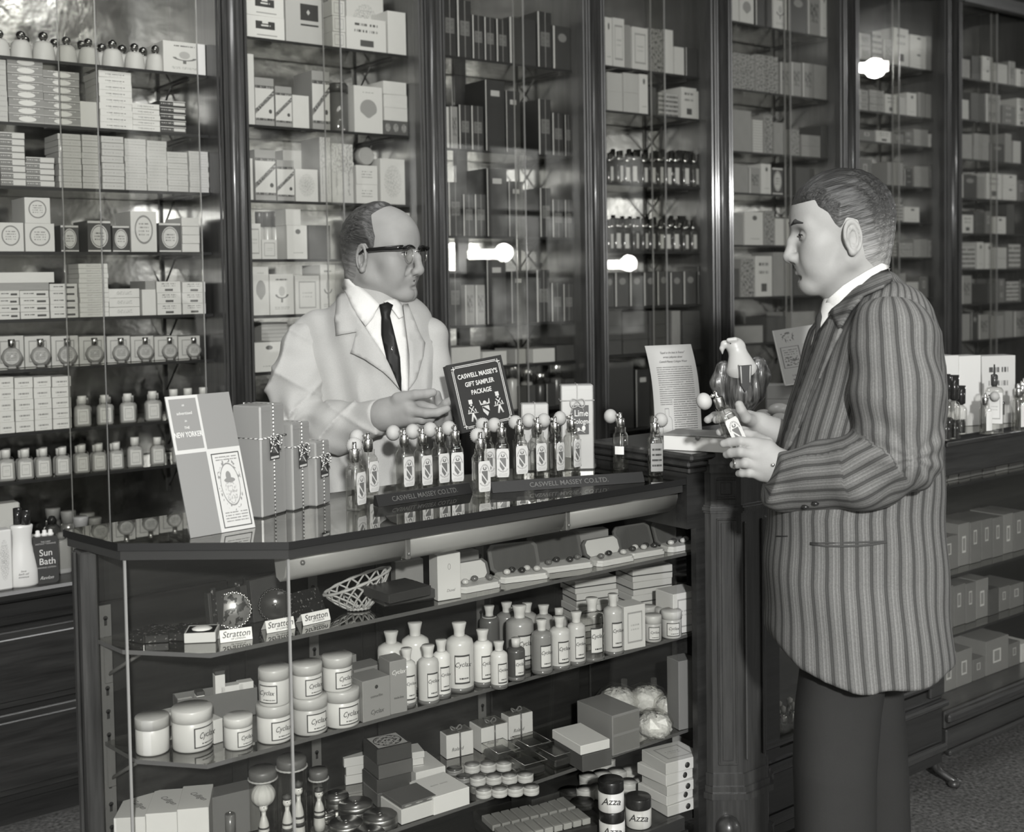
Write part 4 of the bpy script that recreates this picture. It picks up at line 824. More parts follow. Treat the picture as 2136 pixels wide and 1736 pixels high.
# three tied gift parcels
WRAP = metal('satin_wrapping_paper', .34, .28, .35)
def _t():
    t = T('twisted_cord'); (x, y, z), vec = t.coord('Object'); t.col(t.mix(S(t.nt, t.val(.62)), .1, ((x+y+z*1.6)*520.).sin().gt(.1))); t.pset(.6); return t.m
CORD = _t()
def _t():
    t = T('gift_tag_print'); u, v = t.uv(); t.pset(.4); b = ((u-.5)*.8+(v-.52)).ab().lt(.04)*rect(u, v, .15, .9, .25, .85); t.col(t.mix(S(t.nt, t.val(.035)), .5, b.mx(rect(u, v, .08, .92, .04, .14)).mx(lines(t, u, v, .2, .8, .86, .96, 1, 8, .45)).mx(rect(u, v, .25, .75, .3, .8)*.12))); return t.m
TAGM = _t()
def parcel(label, xa, ya, ang, w, dp, yt, z=ZT, tagz=.62, wrap=WRAP, cordm=None, fancy=True, group='tied gift parcels beside the show card'):
    a = flat(onz(xa, ya, z)); h = hpx(xa, ya, yt, z); e = empty('gift_parcel', label, 'gift', a, ang, group); cordm = cordm or CORD
    m = MB(); m.box((0, 0, 0), (w, dp, h), 0, .003, False)
    m.prism([(.002, -.0006), (w-.002, -.0006), (w-.002, 0), (.002, 0)], h-.012, h-.011); part('wrapped_box', m, wrap, e)
    m = MB(); c = .0016; m.tube([(w*.5, -c, 0), (w*.5, -c, h+c), (w*.5, dp+c, h+c), (w*.5, dp+c, 0)], c, 6); zc = h*tagz+.02; m.tube([(-c, -c, zc), (w+c, -c, zc), (w+c, dp+c, zc), (-c, dp+c, zc)], c, 6, closed=True); part('cord', m, cordm, e)
    m = MB(); k = .016
    for sg in (-1, 1):
        m.tube([(w*.5+sg*k*math.sin(t_)*1.1, -.004-.006*math.sin(t_*.5), zc+k*.45*math.sin(2*t_)-.004*t_) for t_ in [PI*i/10 for i in range(11)]], .0014, 6)
        m.tube([(w*.5, -.004, zc), (w*.5+sg*.010, -.008, zc-.012), (w*.5+sg*.016, -.006, zc-.03)], .0014, 6)
    part('bow', m, cordm, e)
    if fancy: m = MB(); tw = min(.03, w*.6); m.box((w*.5-tw/2, -.004, zc-.045), (w*.5+tw/2, -.0032, zc-.002)); part('gift_tag', m, TAGM, e, label='dark printed tag')
    return e, w, h
parcel('tallest of three tied gift parcels, beside the leaning card', 548, 1082, math.radians(26), .078, .07, 847)
parcel('middle-height tied gift parcel between tallest and smallest', 613, 1067, math.radians(28), .064, .06, 884, group='tied gift parcels beside the show card')
parcel('smallest of three tied gift parcels, nearest the atomizer bottles', 661, 1058, math.radians(30), .056, .055, 923)
SATIN = metal('gold_satin_wrapping', .42, .3, .3)
e, w, h = parcel('tall wrapped parcel with dark lime cologne label', 1172, 981, camrz(onz(1172, 981, ZT))+.1, .080, .04, 803, tagz=.72, wrap=SATIN, cordm=G(.35, .5), fancy=False, group='satin parcels behind the atomizers')
m = MB(); m.box((w*.34, -.005, h*.42), (w*.84, -.0035, h*.76)); lp = part('lime_label', m, G(.05, .4), e, label='dark label lettered in white')
for s_, z_, sz in (('Lime', .665, .022), ('Cologne', .57, .017)): part('lettering', text_mesh(s_, sz, .0003, 0, .012, .8, G(.6)), None, lp, (w*.61, -.0055, h*z_))
m = MB(); m.tube([(w*.45, -.0056, h*.45), (w*.58, -.0056, h*.47), (w*.72, -.0056, h*.44)], .0012, 6); m.sphere((w*.68, -.0052, h*.49), .007, 12, 0, (.7, .1, 1)); m.sphere((w*.52, -.0052, h*.48), .005, 12, 0, (.8, .1, .8)); part('leaf_drawing', m, G(.6), lp)
parcel('short wrapped parcel behind the atomizer bulbs', 1089, 984, camrz(onz(1089, 984, ZT))+.08, .067, .035, 842, tagz=.3, wrap=SATIN, cordm=G(.35, .5), fancy=False, group='satin parcels behind the atomizers')
# gift sampler held by the clerk
def _t():
    t = T('sampler_lid_print'); u, v = t.uv(); t.pset(.35); du = .5-(u-.5).ab(); dv = .5-(v-.5).ab(); d = du.mn(dv*1.2)
    c = ((d.gt(.05)*d.lt(.062)).mx(d.gt(.075)*d.lt(.087))).mx(rect(u, v, 0, .12, 0, .1)*.0); q = (du.lt(.12)*dv.lt(.1)); c = c*(1.0-q)+q*((du.gt(.085)*du.lt(.1)).mx(dv.gt(.07)*dv.lt(.083)))*(du.gt(.05))*(dv.gt(.04))
    t.col(t.mix(S(t.nt, t.val(.03)), .55, c.cl())); return t.m
q = [wp(932, 762, 2.86), wp(1045, 740, 2.93), wp(971, 903, 2.85)]; TLc, TRc, BLc = map(flat, q)
gx = (TRc-TLc).normalized(); gz = (TLc-BLc); gz = (gz-gx*gz.dot(gx)).normalized(); gy = gz.cross(gx); GW = (TRc-TLc).length; GH = (TLc-BLc).length
samp = empty('gift_sampler_box', 'dark printed gift sampler box held up in the clerk’s hand'.replace('’', ''), 'box', mat=basis(gx, gy, gz, TLc-gz*GH))
m = MB(); m.box((0, 0, 0), (GW, .009, GH), 0, .0006); part('lid', m, _t(), samp)
m = MB(); m.box((.001, .0095, .001), (GW-.001, .028, GH-.001), 0, .0006, False); part('tray', m, G(.03, .5), samp)
for s_, zf, sz in (("CASWELL MASSEY'S", .79, .0155), ('GIFT SAMPLER', .665, .0155), ('PACKAGE', .54, .0155)): part('lettering', text_mesh(s_, sz, .0003, 0, .022, .8, G(.6)), None, samp, (GW*.5, -.0005, GH*zf))
m = MB()
def guard(cx, cz, k, mir):
    o = lambda x, z: (cx+mir*x*k, -.0007, cz+z*k)
    m.box((cx-.0045*k, -.0012, cz+.026*k), (cx+.0045*k, 0, cz+.036*k), front=False)
    m.box((cx-.002*k, -.0012, cz+.0215*k), (cx+.002*k, 0, cz+.025*k), front=False)
    for a, b, r in (((-.006, .02), (.006, .006), .0013), ((.006, .02), (-.006, .006), .0013), ((-.0, .004), (-.006, -.014), .0024), ((.0, .004), (.006, -.014), .0024), ((-.012, .006), (.014, .004), .0011), ((-.008, .014), (-.01, .004), .0013), ((.008, .014), (.01, .004), .0013)): m.tube([o(*a), o(*b)], r*k, 6)
guard(GW*.26, GH*.22, 1.05, 1); guard(GW*.76, GH*.26, 1.05, -1); part('guardsman_emblem', m, G(.55), samp)
m = MB(); cx, cz = GW*.51, GH*.27
m.v = [(cx-.009, -.001, cz+.008), (cx+.009, -.001, cz+.008), (cx+.009, -.001, cz-.004), (cx, -.001, cz-.017), (cx-.009, -.001, cz-.004)]; m.quad([0, 4, 3, 2, 1][::-1]); m.sphere((cx, -.0004, cz+.016), .005, 10, 0, (1, .2, 1))
for sg in (-1, 1): m.tube([(cx+sg*.003, -.0006, cz+.013), (cx+sg*.011, -.0006, cz+.013), (cx+sg*.013, -.0006, cz+.024)], [.003, .0025, .001], 6)
part('shield_emblem', m, G(.5), samp); m = MB(); m.tube([(cx-.008, -.0014, cz+.006), (cx+.007, -.0014, cz-.007)], .0022, 6); part('shield_band', m, G(.03), samp)
# on the raised wooden cabinet
ZM = MT+.0006
o, L, h = cart('white_flat_box', 'white flat box with grey lid standing under the letter', 1384, 938, 1530, 946, 908, ZM, .1, [G(.66, .45)], ch=.001)
m = MB(); m.box((-.002, -.002, h), (L+.002, .102, h+.004), 0, .0008, False); part('lid', m, G(.2, .4), o); m = MB(); m.lathe([(0, 0), (.006, 0), (.006, .001), (0, .001)], 14, mat=Matrix.Translation((L*.5, -.001, h-.002)) @ Matrix.Rotation(PI/2, 4, 'X')); part('closing_tab', m, G(.25), o)
def _t():
    t = T('typeset_letter'); u, v = t.uv(); t.pset(.6); m_ = lines(t, u, v, .14, .9, .4, .76, 15, 22, .36).mx(lines(t, u, v, .42, .92, .03, .4, 15, 14, .36)).mx(lines(t, u, v, .14, .4, .33, .4, 3, 14, .36))
    du = (u-.27).ab(); bt = (du.lt(.105)*v.lt(.16)*v.gt(.02)).mx(du.lt(.045)*v.lt(.3)*v.gt(.02)).mx(elr(u, v, .27, .16, .105, .06).lt(1.)); di = (du.lt(.095)*v.lt(.16)*v.gt(.03)).mx(du.lt(.037)*v.lt(.29)).mx(elr(u, v, .27, .16, .095, .053).lt(1.))
    t.col(t.mix(S(t.nt, t.val(.4)), .12, m_.mx((bt-di).cl()*.8))); return t.m
LA, LB, LT = flat(wp(1367, 886, 3.08)), flat(wp(1464, 880, 3.12)), flat(wp(1357, 722, 3.12)); lx = (LB-LA).normalized(); lz = (LT-LA); Lh = lz.length; Lw = (LB-LA).length
lz = (lz-lx*lz.dot(lx)).normalized(); ly = lz.cross(lx); LA = LA-lz*((LA.z-ZM)/lz.z); Lh = Lh+(LT-LA).length-Lh
let = empty('printed_letter', 'curling printed letter sheet standing upright behind the white box', 'letter', mat=basis(lx, ly, lz, LA))
m = MB(); nn = 12
for i in range(nn+1):
    f = i/nn; y = -.010*math.sin(f*PI)*f+.004*math.sin(f*5); sx_ = .006*math.sin(f*PI*1.2)
    for yy in (y, y+.0006): m.v += [(sx_-.003, yy, f*Lh), (Lw+sx_-.003, yy, f*Lh)]
for i in range(nn):
    b = i*4; f0, f1 = i/nn, (i+1)/nn; m.quad([b, b+1, b+5, b+4], 0, [(0, f0), (1, f0), (1, f1), (0, f1)], True); m.quad([b+3, b+2, b+6, b+7], 0, None, True); m.quad([b+2, b, b+4, b+6]); m.quad([b+1, b+3, b+7, b+5])
m.quad([0, 2, 3, 1]); k = nn*4; m.quad([k, k+1, k+3, k+2]); part('sheet', m, _t(), let)
for s_, zf in (('"Equal to the best in France"', .91), ('wrote Lafayette about', .86), ('Caswell-Massey Cologne Water', .81)): part('lettering', text_mesh(s_, .0078, .0001, .35, 0, .78, G(.06)), None, let, (Lw*.5, -.010*math.sin(zf*PI)*zf+.004*math.sin(zf*5)-.0016, Lh*zf))
# leaning sign on two cartons beside the customer
pz = ZM
o1, L1, h1 = cart('grey_carton', 'lower of two plain cartons under the leaning sign', 1600, 862, 1700, 862, 833, pz, .07, [G(.36)], group='cartons under the leaning sign')
o2 = tag(copytree(o1, (o1.location.x, o1.location.y, o1.location.z+h1+.0005)), 'upper of two plain cartons under the leaning sign', 'box', 'cartons under the leaning sign')
zt_ = o1.location.z+2*h1+.001; a = flat(onz(1637, 806, zt_))
def _t():
    t = T('leaning_sign_print'); u, v = t.uv(); t.pset(.5); t.col(t.mix(S(t.nt, t.val(.36)), .1, (rect(u, v, .07, .45, .3, .68)*(1.0-rect(u, v, .09, .43, .31, .67))).mx(rect(u, v, .12, .4, .34, .5)*t.noise(t.comb(u, v), 22., 2.).gt(.52)).mx(lines(t, u, v, .12, .4, .52, .64, 3)).mx(rect(u, v, .14, .4, .75, .94)*t.noise(t.comb(u, v), 20., 3.).gt(.55)).mx(lines(t, u, v, .5, .9, .45, .7, 8)*.6).mx(lines(t, u, v, .2, .6, .05, .2, 2)))); return t.m
sx_ = Vector((RT[0], RT[1], 0)).normalized(); bk2 = Vector((-sx_.y, sx_.x, 0)); up2 = (Vector((0, 0, 1))+bk2*.35-sx_*.15).normalized(); sxx = (sx_-up2*sx_.dot(up2)).normalized()
m = MB(); m.box((0, 0, 0), (.15, .004, .172), 0, .0005); sg = tag(link('leaning_sign', m.mesh('leaning_sign', [_t()]), None, mat=basis(sxx, up2.cross(sxx), up2, a)), 'printed sign leaning back behind the customer’s lapel'.replace('’', ''), 'sign'); m = MB(); m.box((0, -.001, .0), (.004, .005, .172), 0, .0005, False); m.box((0, -.001, 0), (.15, .005, .004), 0, .0005, False); part('edge_frame', m, G(.5), sg)
# dish of egg soaps
p = onz(1628, 890, ZM); e = empty('soap_dish', 'shallow pale dish of rounded soaps behind the customer’s hands'.replace('’', ''), 'dish', p); m = MB(); m.lathe([(0, 0), (.05, 0), (.085, .008), (.1, .016), (.098, .018), (.08, .010), (0, .004)], 28); part('dish', m, G(.4, .3), e)
for i, (dx, dy) in enumerate(((-.045, -.035), (.012, -.05), (.058, -.02), (-.05, .02), (.002, .005), (.05, .035), (-.005, .055))):
    m = MB(); m.sphere((0, 0, 0), .027, 20, 0, (1.15, .85, .72)); tag(link('egg_soap', m.mesh('egg_soap', [G(.5, .3)]), None, (p[0]+dx, p[1]+dy, p[2]+.0235+(.02 if i == 4 else .0)), .5*i), 'glossy oval soap heaped in the pale dish', 'soap', 'oval soaps in the dish')
# ---------------------------------------------------------------- on and in the far case
zf = CT+.0006
for k, (xa, xb, yb, g, nm) in enumerate(((1957, 2000, 893, .68, 'white panel of the bottle display nearest the customer'), (2001, 2046, 890, .7, 'white middle panel of the bottle display on the far case'), (2048, 2118, 885, .42, 'grey printed panel of the bottle display on the far case'))):
    cart('display_panel_box', nm, xa, yb, xb, yb-3, 743, zf, .06, [G(g, .4)] if k < 2 else [P['tagmid']], group='display boxes on the far case')
for k, (x, yb, yt, g) in enumerate(((1972, 918, 780, .02), (1990, 915, 782, .02), (2004, 905, 804, .02))):
    p = onz(x, yb, zf); h = hpx(x, yb, yt, zf); e = empty('tall_flacon', 'tall clear flacon with black stopper, %s from the customer’s back'.replace('’', '') % od(k), 'bottle', p, group='flacons on the far case'); m = MB(); m.lathe([(.014, 0), (.015, .003), (.015, h*.5), (.012, h*.56), (.006, h*.6)], 16, pw=4.); part('glass_body', m, BOTG, e); m = MB(); m.lathe([(.01, .003), (.012, .004), (.012, h*.3)], 14, pw=4.); part('dark_scent', m, G(.02, .1), e); m = MB(); m.lathe([(.006, h*.6), (.013, h*.63), (.014, h), (0, h)], 16); part('stopper', m, G(g, .1), e)
p = onz(2055, 905, zf); e = atomizer(WHITE, .03); e.location = p; e.rotation_euler = (0, 0, camrz(p)+.9); add_bulb(e, PI/2+.9); e.scale = (.85,)*3; tag(e, 'small atomizer with pale bulb before the display panels', 'bottle')
p = onz(2074, 903, zf); e = empty('large_cologne_bottle', 'large pale labelled bottle before the grey display panel', 'bottle', p, camrz(p)); h = hpx(2074, 903, 760, zf)
m = MB(); m.lathe([(.024, 0), (.025, .003), (.025, h*.62), (.02, h*.66), (.007, h*.68)], 20, pw=5.); part('glass_body', m, BOTG, e); m = MB(); curved(m, .044, h*.15, h*.6, -.0255); part('label', m, P['framed'], e); m = MB(); m.lathe([(.007, h*.68), (.01, h*.72), (.01, h*.85), (.003, h*.86), (.002, h)], 14); part('cap', m, G(.05, .15), e)
for k, (x, yb, yt) in enumerate(((2124, 898, 825), (2132, 890, 815), (2136, 882, 790))):
    p = onz(x, yb, zf); e = atomizer(WHITE, .03+.02*k); e.location = p; tag(e, 'slim clear bottle at the end of the far display, %s from panel' % od(k), 'bottle', 'slim bottles at the far display')
def rowfar(zi, items, tones, nm):
    z = FSZ[zi]+.0006
    for k, (xa, xb, yt, key) in enumerate(items):
        n = Fn+.1+.004*(k % 2); s0, s1 = sx(xa, n, yt+40), sx(xb, n, yt+40); h = zz((xa+xb)/2, yt, n)-z; m = MB(); m.box((0, 0, 0), (s1-s0-.001, .12, h), 0, .001)
        tag(link('lotion_carton', m.mesh('lotion_carton', [P[key]]), None, (s0, n, z)), 'carton with small window emblem, %s from the customer, %s shelf of far case' % (od(k), nm), 'box', 'emblem cartons in the far case')
rowfar(0, [(1962, 1978, 975, 'window'), (1979, 2000, 972, 'plainmid'), (2001, 2024, 965, 'window'), (2025, 2050, 962, 'window'), (2051, 2076, 958, 'window'), (2077, 2104, 955, 'plainmid'), (2105, 2136, 950, 'window')], 0, 'top')
rowfar(1, [(1961, 1999, 1120, 'window'), (2000, 2023, 1092, 'windowlow'), (2024, 2047, 1088, 'window'), (2048, 2071, 1083, 'window'), (2072, 2093, 1079, 'window'), (2094, 2114, 1072, 'windowlow'), (2115, 2138, 1068, 'window')], 0, 'middle')
rowfar(2, [(1962, 1989, 1225, 'window'), (1990, 2014, 1220, 'window'), (2015, 2036, 1216, 'window'), (2037, 2062, 1208, 'windowlow'), (2063, 2084, 1228, 'plaindark'), (2085, 2106, 1224, 'window'), (2107, 2136, 1218, 'window')], 0, 'lower')
z3 = .2406
for k, (xa, xb, yt, key) in enumerate(((1965, 1995, 1368, 'windowlow'), (1996, 2028, 1362, 'windowlow'), (2030, 2055, 1378, 'window'), (2057, 2104, 1340, 'windowlow'), (2106, 2128, 1345, 'window'), (2130, 2150, 1345, 'pale'))):
    n = Fn+.1; s0, s1 = sx(xa, n, 1420), sx(xb, n, 1420); h = zz(xa, yt, n)-z3; m = MB(); m.box((0, 0, 0), (s1-s0-.001, .13, h), 0, .001); tag(link('lotion_carton', m.mesh('lotion_carton', [P[key]]), None, (s0, n, z3)), 'carton with small window emblem, %s from the customer, floor of far case' % od(k), 'box', 'emblem cartons in the far case')
# small bottles behind the pane of the corner cabinet
for k in range(6):
    p = (sx(1618+k*11, Fn+.06, 1540), Fn+.07+.03*(k % 2), ZM0+.0206); e = empty('tiny_glass_bottle', 'tiny stoppered glass bottle beside the customer’s knee, %s along'.replace('’', '') % od(k), 'bottle', p, group='tiny bottles in the corner cabinet'); m = MB(); m.lathe([(.01, 0), (.012, .003), (.012, .04), (.005, .05)], 12); part('glass_body', m, thin_glass('tiny_bottle_glass', .6, .3, .95) if k == 0 else bpy.data.materials['tiny_bottle_glass'], e); m = MB(); m.lathe([(.006, .05), (.008, .065), (0, .07)], 12); part('stopper', m, G(.4, .2), e)
# ---------------------------------------------------------------- goods inside the glass case
ZA, ZBb, ZC, ZD = SH[0]+.0006, SH[1]+.0006, SH[2]+.0006, ZF+.0006
def script(s_, size, ink=.08, w=.9, bold=.004): return text_mesh(s_, size, .00015, .28, bold*.4, w, G(ink))
def at(x, y, z): return flat(onz(x, y, z))
def rad(x, y, z, rpx): return rpx/F*proj(onz(x, y, z))[2]
# --- upper shelf
SPK = P['spotted']
def _t():
    t = T('dark_wrapped_card'); (x, y, z), vec = t.coord('Object'); n = t.noise(vec, 160., 3.); t.col(t.mix(S(t.nt, t.val(.02)), .16, n.gt(.62))); t.pset(.25); return t.m
DWRAP = _t(); DARKBOX = G(.035, .4)
for k, (xa, ya, xb, yb) in enumerate(((262, 1345, 300, 1352), (300, 1351, 352, 1348), (344, 1345, 384, 1346))):
    cart('wrapped_bar', 'dark foil-wrapped bar lying at the chamfered end, %s along' % od(k), xa, ya-8, xb, yb-8, ya-24, ZA, .07, [DWRAP], 'soap', group='dark wrapped bars on the upper shelf')
o, L, h = cart('open_small_box', 'open dark box with crumpled white paper beside the wrapped bars', 384, 1343, 450, 1340, 1322, ZA, .055, [G(.55)])
m = MB(); m.box((.002, .001, h*.55), (L-.002, .05, h), 0, .001); part('dark_lining', m, DARKBOX, o); m = MB(); m.sphere((L*.5, .028, h), .02, 10, 0, (1.0, .9, .25)); part('tissue', m, WHITE, o)
def namecard(label, xa, ya, xb, yb, zt):
    a, L, rz = ab(xa, ya, xb, yb, ZA); h = hpx(xa, ya, zt, ZA); e = empty('name_card', label, 'sign', a, rz, 'small tent name cards'); m = MB(); m.v = [(0, 0, 0), (L, 0, 0), (L, .008, h), (0, .008, h), (0, .0012, 0), (L, .0012, 0), (L, .009, h), (0, .009, h), (0, .03, 0), (L, .03, 0)]
    for f in ((0, 1, 2, 3), (5, 4, 7, 6), (3, 2, 6, 7), (6, 9, 8, 7), (0, 4, 5, 1), (0, 3, 7, 4), (1, 5, 6, 2)): m.quad(list(f))
    part('folded_card', m, WHITE, e); M_ = Matrix.Translation((L/2, .0042, h*.58)) @ Matrix.Rotation(-math.atan2(.008, h), 4, 'X'); part('lettering', script('Stratton', .0165, .03, .95, .01), None, e, mat=M_)
    M_ = Matrix.Translation((L*.56, .0015, h*.2)) @ Matrix.Rotation(-math.atan2(.008, h), 4, 'X'); part('lettering', text_mesh('OF LONDON', .0045, .0001, 0, .01, 1, INK), None, e, mat=M_)
namecard('white name card before the engraved round compact', 460, 1342, 527, 1333, 1318); namecard('white name card before the plain dark round compact', 557, 1322, 616, 1311, 1298); namecard('white name card before the glittering square compact', 633, 1306, 690, 1293, 1284)
def leanbox(label, xa, ya, xb, yb, yt, lean, mats, nm='standing_book_box', th=.016, dx=0.0):
    a, L, rz = ab(xa, ya, xb, yb, ZA); h = hpx(xa, ya, yt, ZA); m = MB(); m.box((0, 0, 0), (L, th, h), 0, .001); M_ = Matrix.Translation(a) @ Matrix.Rotation(rz, 4, 'Z') @ Matrix.Rotation(-lean, 4, 'X'); return tag(link(nm, m.mesh(nm, mats), None, mat=M_), label, 'box')
o = leanbox('upright dark embossed case behind the engraved compact', 441, 1322, 522, 1302, 1238, .12, [DARKBOX]); b = MB(); b.box((.006, -.001, .01), (.016, .0, .085), front=False); b.box((.06, -.001, .01), (.07, 0, .085), front=False); part('embossed_border', b, DWRAP, o)
leanbox('upright dark plush case behind the plain compact', 530, 1300, 592, 1284, 1212, .14, [G(.03, .8)])
def compact(label, x, y, r, face, rim, lean=.18):
    p = at(x, y+r*.95, ZA); R_ = rad(x, y, ZA, r); e = empty('round_compact', label, 'compact', mat=Matrix.Translation(p) @ Matrix.Rotation(camrz(p), 4, 'Z') @ Matrix.Rotation(-lean, 4, 'X'), group='round compacts on the upper shelf'); Mx = Matrix.Translation((0, 0, R_)) @ Matrix.Rotation(PI/2, 4, 'X')
    m = MB(); m.lathe([(0, .001), (R_*.84, .001), (R_*.86, .0), (R_*.86, -.006), (0, -.006)], 32, mat=Mx); part('lid', m, face, e); m = MB()
    for k in range(28): a = 2*PI*k/28; m.sphere((R_*.93*math.cos(a), -.001, R_+R_*.93*math.sin(a)), R_*.085, 8)
    m.tube([(R_*.9*math.cos(2*PI*k/28), .002, R_+R_*.9*math.sin(2*PI*k/28)) for k in range(28)], R_*.07, 6, closed=True); part('scalloped_rim', m, rim, e); return e, R_
def _t():
    t = T('engraved_metal_scene'); (x, y, z), vec = t.coord('Object'); n = t.noise(vec, 60., 3.); n2 = t.noise(vec, 150., 1.); t.col(t.mix(S(t.nt, t.val(.2)), .05, n.gt(.53)*n2.gt(.4))); t.pset(.35, .5); t.bump(n, .001, .6); return t.m
compact('round compact engraved with figures and a scalloped rim', 487, 1278, 38, _t(), GOLDFOIL); e, R_ = compact('plain dark round compact with a star clasp', 575, 1266, 34, metal('smoked_enamel', .05, .15, .4), DARKMETAL)
m = MB()
for a in (0, PI/2): m.tube([(-.006*math.cos(a), -.0022, R_-.006*math.sin(a)), (.006*math.cos(a), -.0022, R_+.006*math.sin(a))], .0007, 5)
part('star_clasp', m, CHROME, e)
o = leanbox('square glittering dark compact before the woven basket', 612, 1296, 682, 1276, 1238, .5, [DWRAP], 'square_compact', .01)
# woven basket, open towards the customer side
p = at(748, 1272, ZA); e = empty('woven_basket', 'small open-weave cane basket tilted among the dark boxes', 'basket', p, camrz(p)+.15); Wb = rad(748, 1272, ZA, 70)
CANE = G(.34, .5); m = MB(); rim = []
def bask(u, v):      # u round, v height 0..1
    r = (.32+.68*v**.7); return (Wb*r*math.cos(u), Wb*.55*r*math.sin(u)+.01*v, .004+.052*v+.022*v*math.cos(u))
for sgn in (1, -1):
    for k in range(15):
        u0 = 2*PI*k/15; pts = [bask(u0+sgn*j/9*.85, j/9) for j in range(10)]; pts = [(x_*(1+.012*math.sin(j*2.1+k)*sgn), y_*(1+.012*math.sin(j*2.1+k)*sgn), z_) for j, (x_, y_, z_) in enumerate(pts)]; m.tube(pts, .0022, 5)
part('cane_weave', m, CANE, e); m = MB(); m.tube([bask(2*PI*k/48, 1.0) for k in range(48)], [.0032+.0008*math.sin(k*1.6) for k in range(48)], 6, closed=True); m.tube([bask(2*PI*k/48, 0.0) for k in range(48)], [.0035+.001*math.sin(k*2.2) for k in range(48)], 6, closed=True); part('braided_rim', m, CANE, e)
m = MB(); m.lathe([(0, .003), (Wb*.34, .003)], 24, sy=.55); part('floor_of_basket', m, CANE, e)
cart('dark_book_box', 'lowest of three stacked dark flat boxes beside the basket', 800, 1268, 912, 1250, 1240, ZA, .1, [DARKBOX], group='dark flat boxes beside the basket', h=.018)
cart('dark_book_box', 'middle of three stacked dark flat boxes beside the basket', 802, 1266, 908, 1247, 1240, ZA+.0184, .1, [G(.045, .4)], group='dark flat boxes beside the basket', h=.018)
cart('dark_book_box', 'topmost of three stacked dark flat boxes beside the basket', 812, 1260, 900, 1240, 1240, ZA+.0368, .09, [G(.03, .35)], group='dark flat boxes beside the basket', h=.018)
o, L, h = cart('tall_white_carton', 'tall white upright carton between dark boxes and jewel trays', 914, 1255, 962, 1247, 1158, ZA, .04, [G(.52)]); part('lettering', script('Duvel', .009, .2), None, o, (L*.55, -.0003, h*.2)); m = MB(); m.tube([(L*.5+.003*math.cos(a), -.0004, h*.72+.006*math.sin(a)) for a in [PI*k/6 for k in range(12)]], .0004, 4, closed=True); part('emblem', m, G(.15), o)
def tray(k, xa, ya, xb, yb, dep, lidh, lid=True, lining=.06, beads=4, seed=0):
    a, L, rz = ab(xa, ya, xb, yb, ZA); e = empty('jewel_tray', 'open %s jewel box with raised lid, %s from the tall white carton' % ('cream' if lid else 'satin-lined', od(k)), 'jewel box', a, rz, 'open jewel boxes on the upper shelf'); r = random.Random(seed+k)
    c = .01; poly = [(c, 0), (L-c, 0), (L, c), (L, dep-c), (L-c, dep), (c, dep), (0, dep-c), (0, c)]; m = MB(); m.prism(poly, 0, .008); m.prism([(x_*.94+L*.03, y_*.94+dep*.03) for x_, y_ in poly], .008, .013); part('base', m, G(.52, .5), e)
    m = MB(); M_ = Matrix.Translation((0, dep, .010)) @ Matrix.Rotation(math.radians(-22), 4, 'X'); fr = [(c, 0), (L-c, 0), (L, c), (L, lidh-c), (L-c, lidh), (c, lidh), (0, lidh-c), (0, c)]; m.prism(fr, -.006, .0, 0, M_ @ Matrix.Rotation(PI/2, 4, 'X')); part('lid', m, G(.10, .4), e)
    m = MB(); m.prism([(x_*.86+L*.07, y_*.86+lidh*.07) for x_, y_ in fr], .0, .0008, 0, M_ @ Matrix.Rotation(PI/2, 4, 'X')); part('lid_lining', m, G(.07 if lid else .5, .3 if lid else .6), e)
    for j in range(beads):
        b = MB(); b.sphere((0, 0, 0), .0085, 12, 0, (1, 1, .75)); g = r.choice((.03, .5, .04, .45, .12)); tag(link('bauble', b.mesh('bauble', [G(g, .15)]), None, Matrix.Translation(a) @ Matrix.Rotation(rz, 4, 'Z') @ Vector((L*(.2+.6*j/max(1, beads-1)), dep*(.42+.25*(j % 2)), .0198))), 'small round bauble, %s in the %s open jewel box' % (od(j), od(k)), 'bauble', 'baubles in the open jewel boxes')
for k, t_ in enumerate(((964, 1240, 1050, 1224, .05, .045, False), (1045, 1219, 1150, 1206, .055, .065, True), (1132, 1198, 1243, 1183, .055, .07, True), (1250, 1184, 1328, 1169, .05, .045, False), (1316, 1168, 1392, 1155, .05, .06, True), (1398, 1154, 1462, 1143, .05, .06, True))): tray(k, *t_, beads=(3, 5, 4, 3, 5, 4)[k], seed=3)
for k, (xa, xb, y, yt) in enumerate(((826, 884, 1235, 1172), (955, 1000, 1205, 1155), (1195, 1270, 1165, 1110), (1400, 1440, 1125, 1080))): cart('grey_flat_carton', 'plain grey carton standing behind the jewel boxes, %s along' % od(k), xa, y, xb, y-8, yt, ZA, .03, [G(.2)], group='grey cartons behind the jewel boxes')
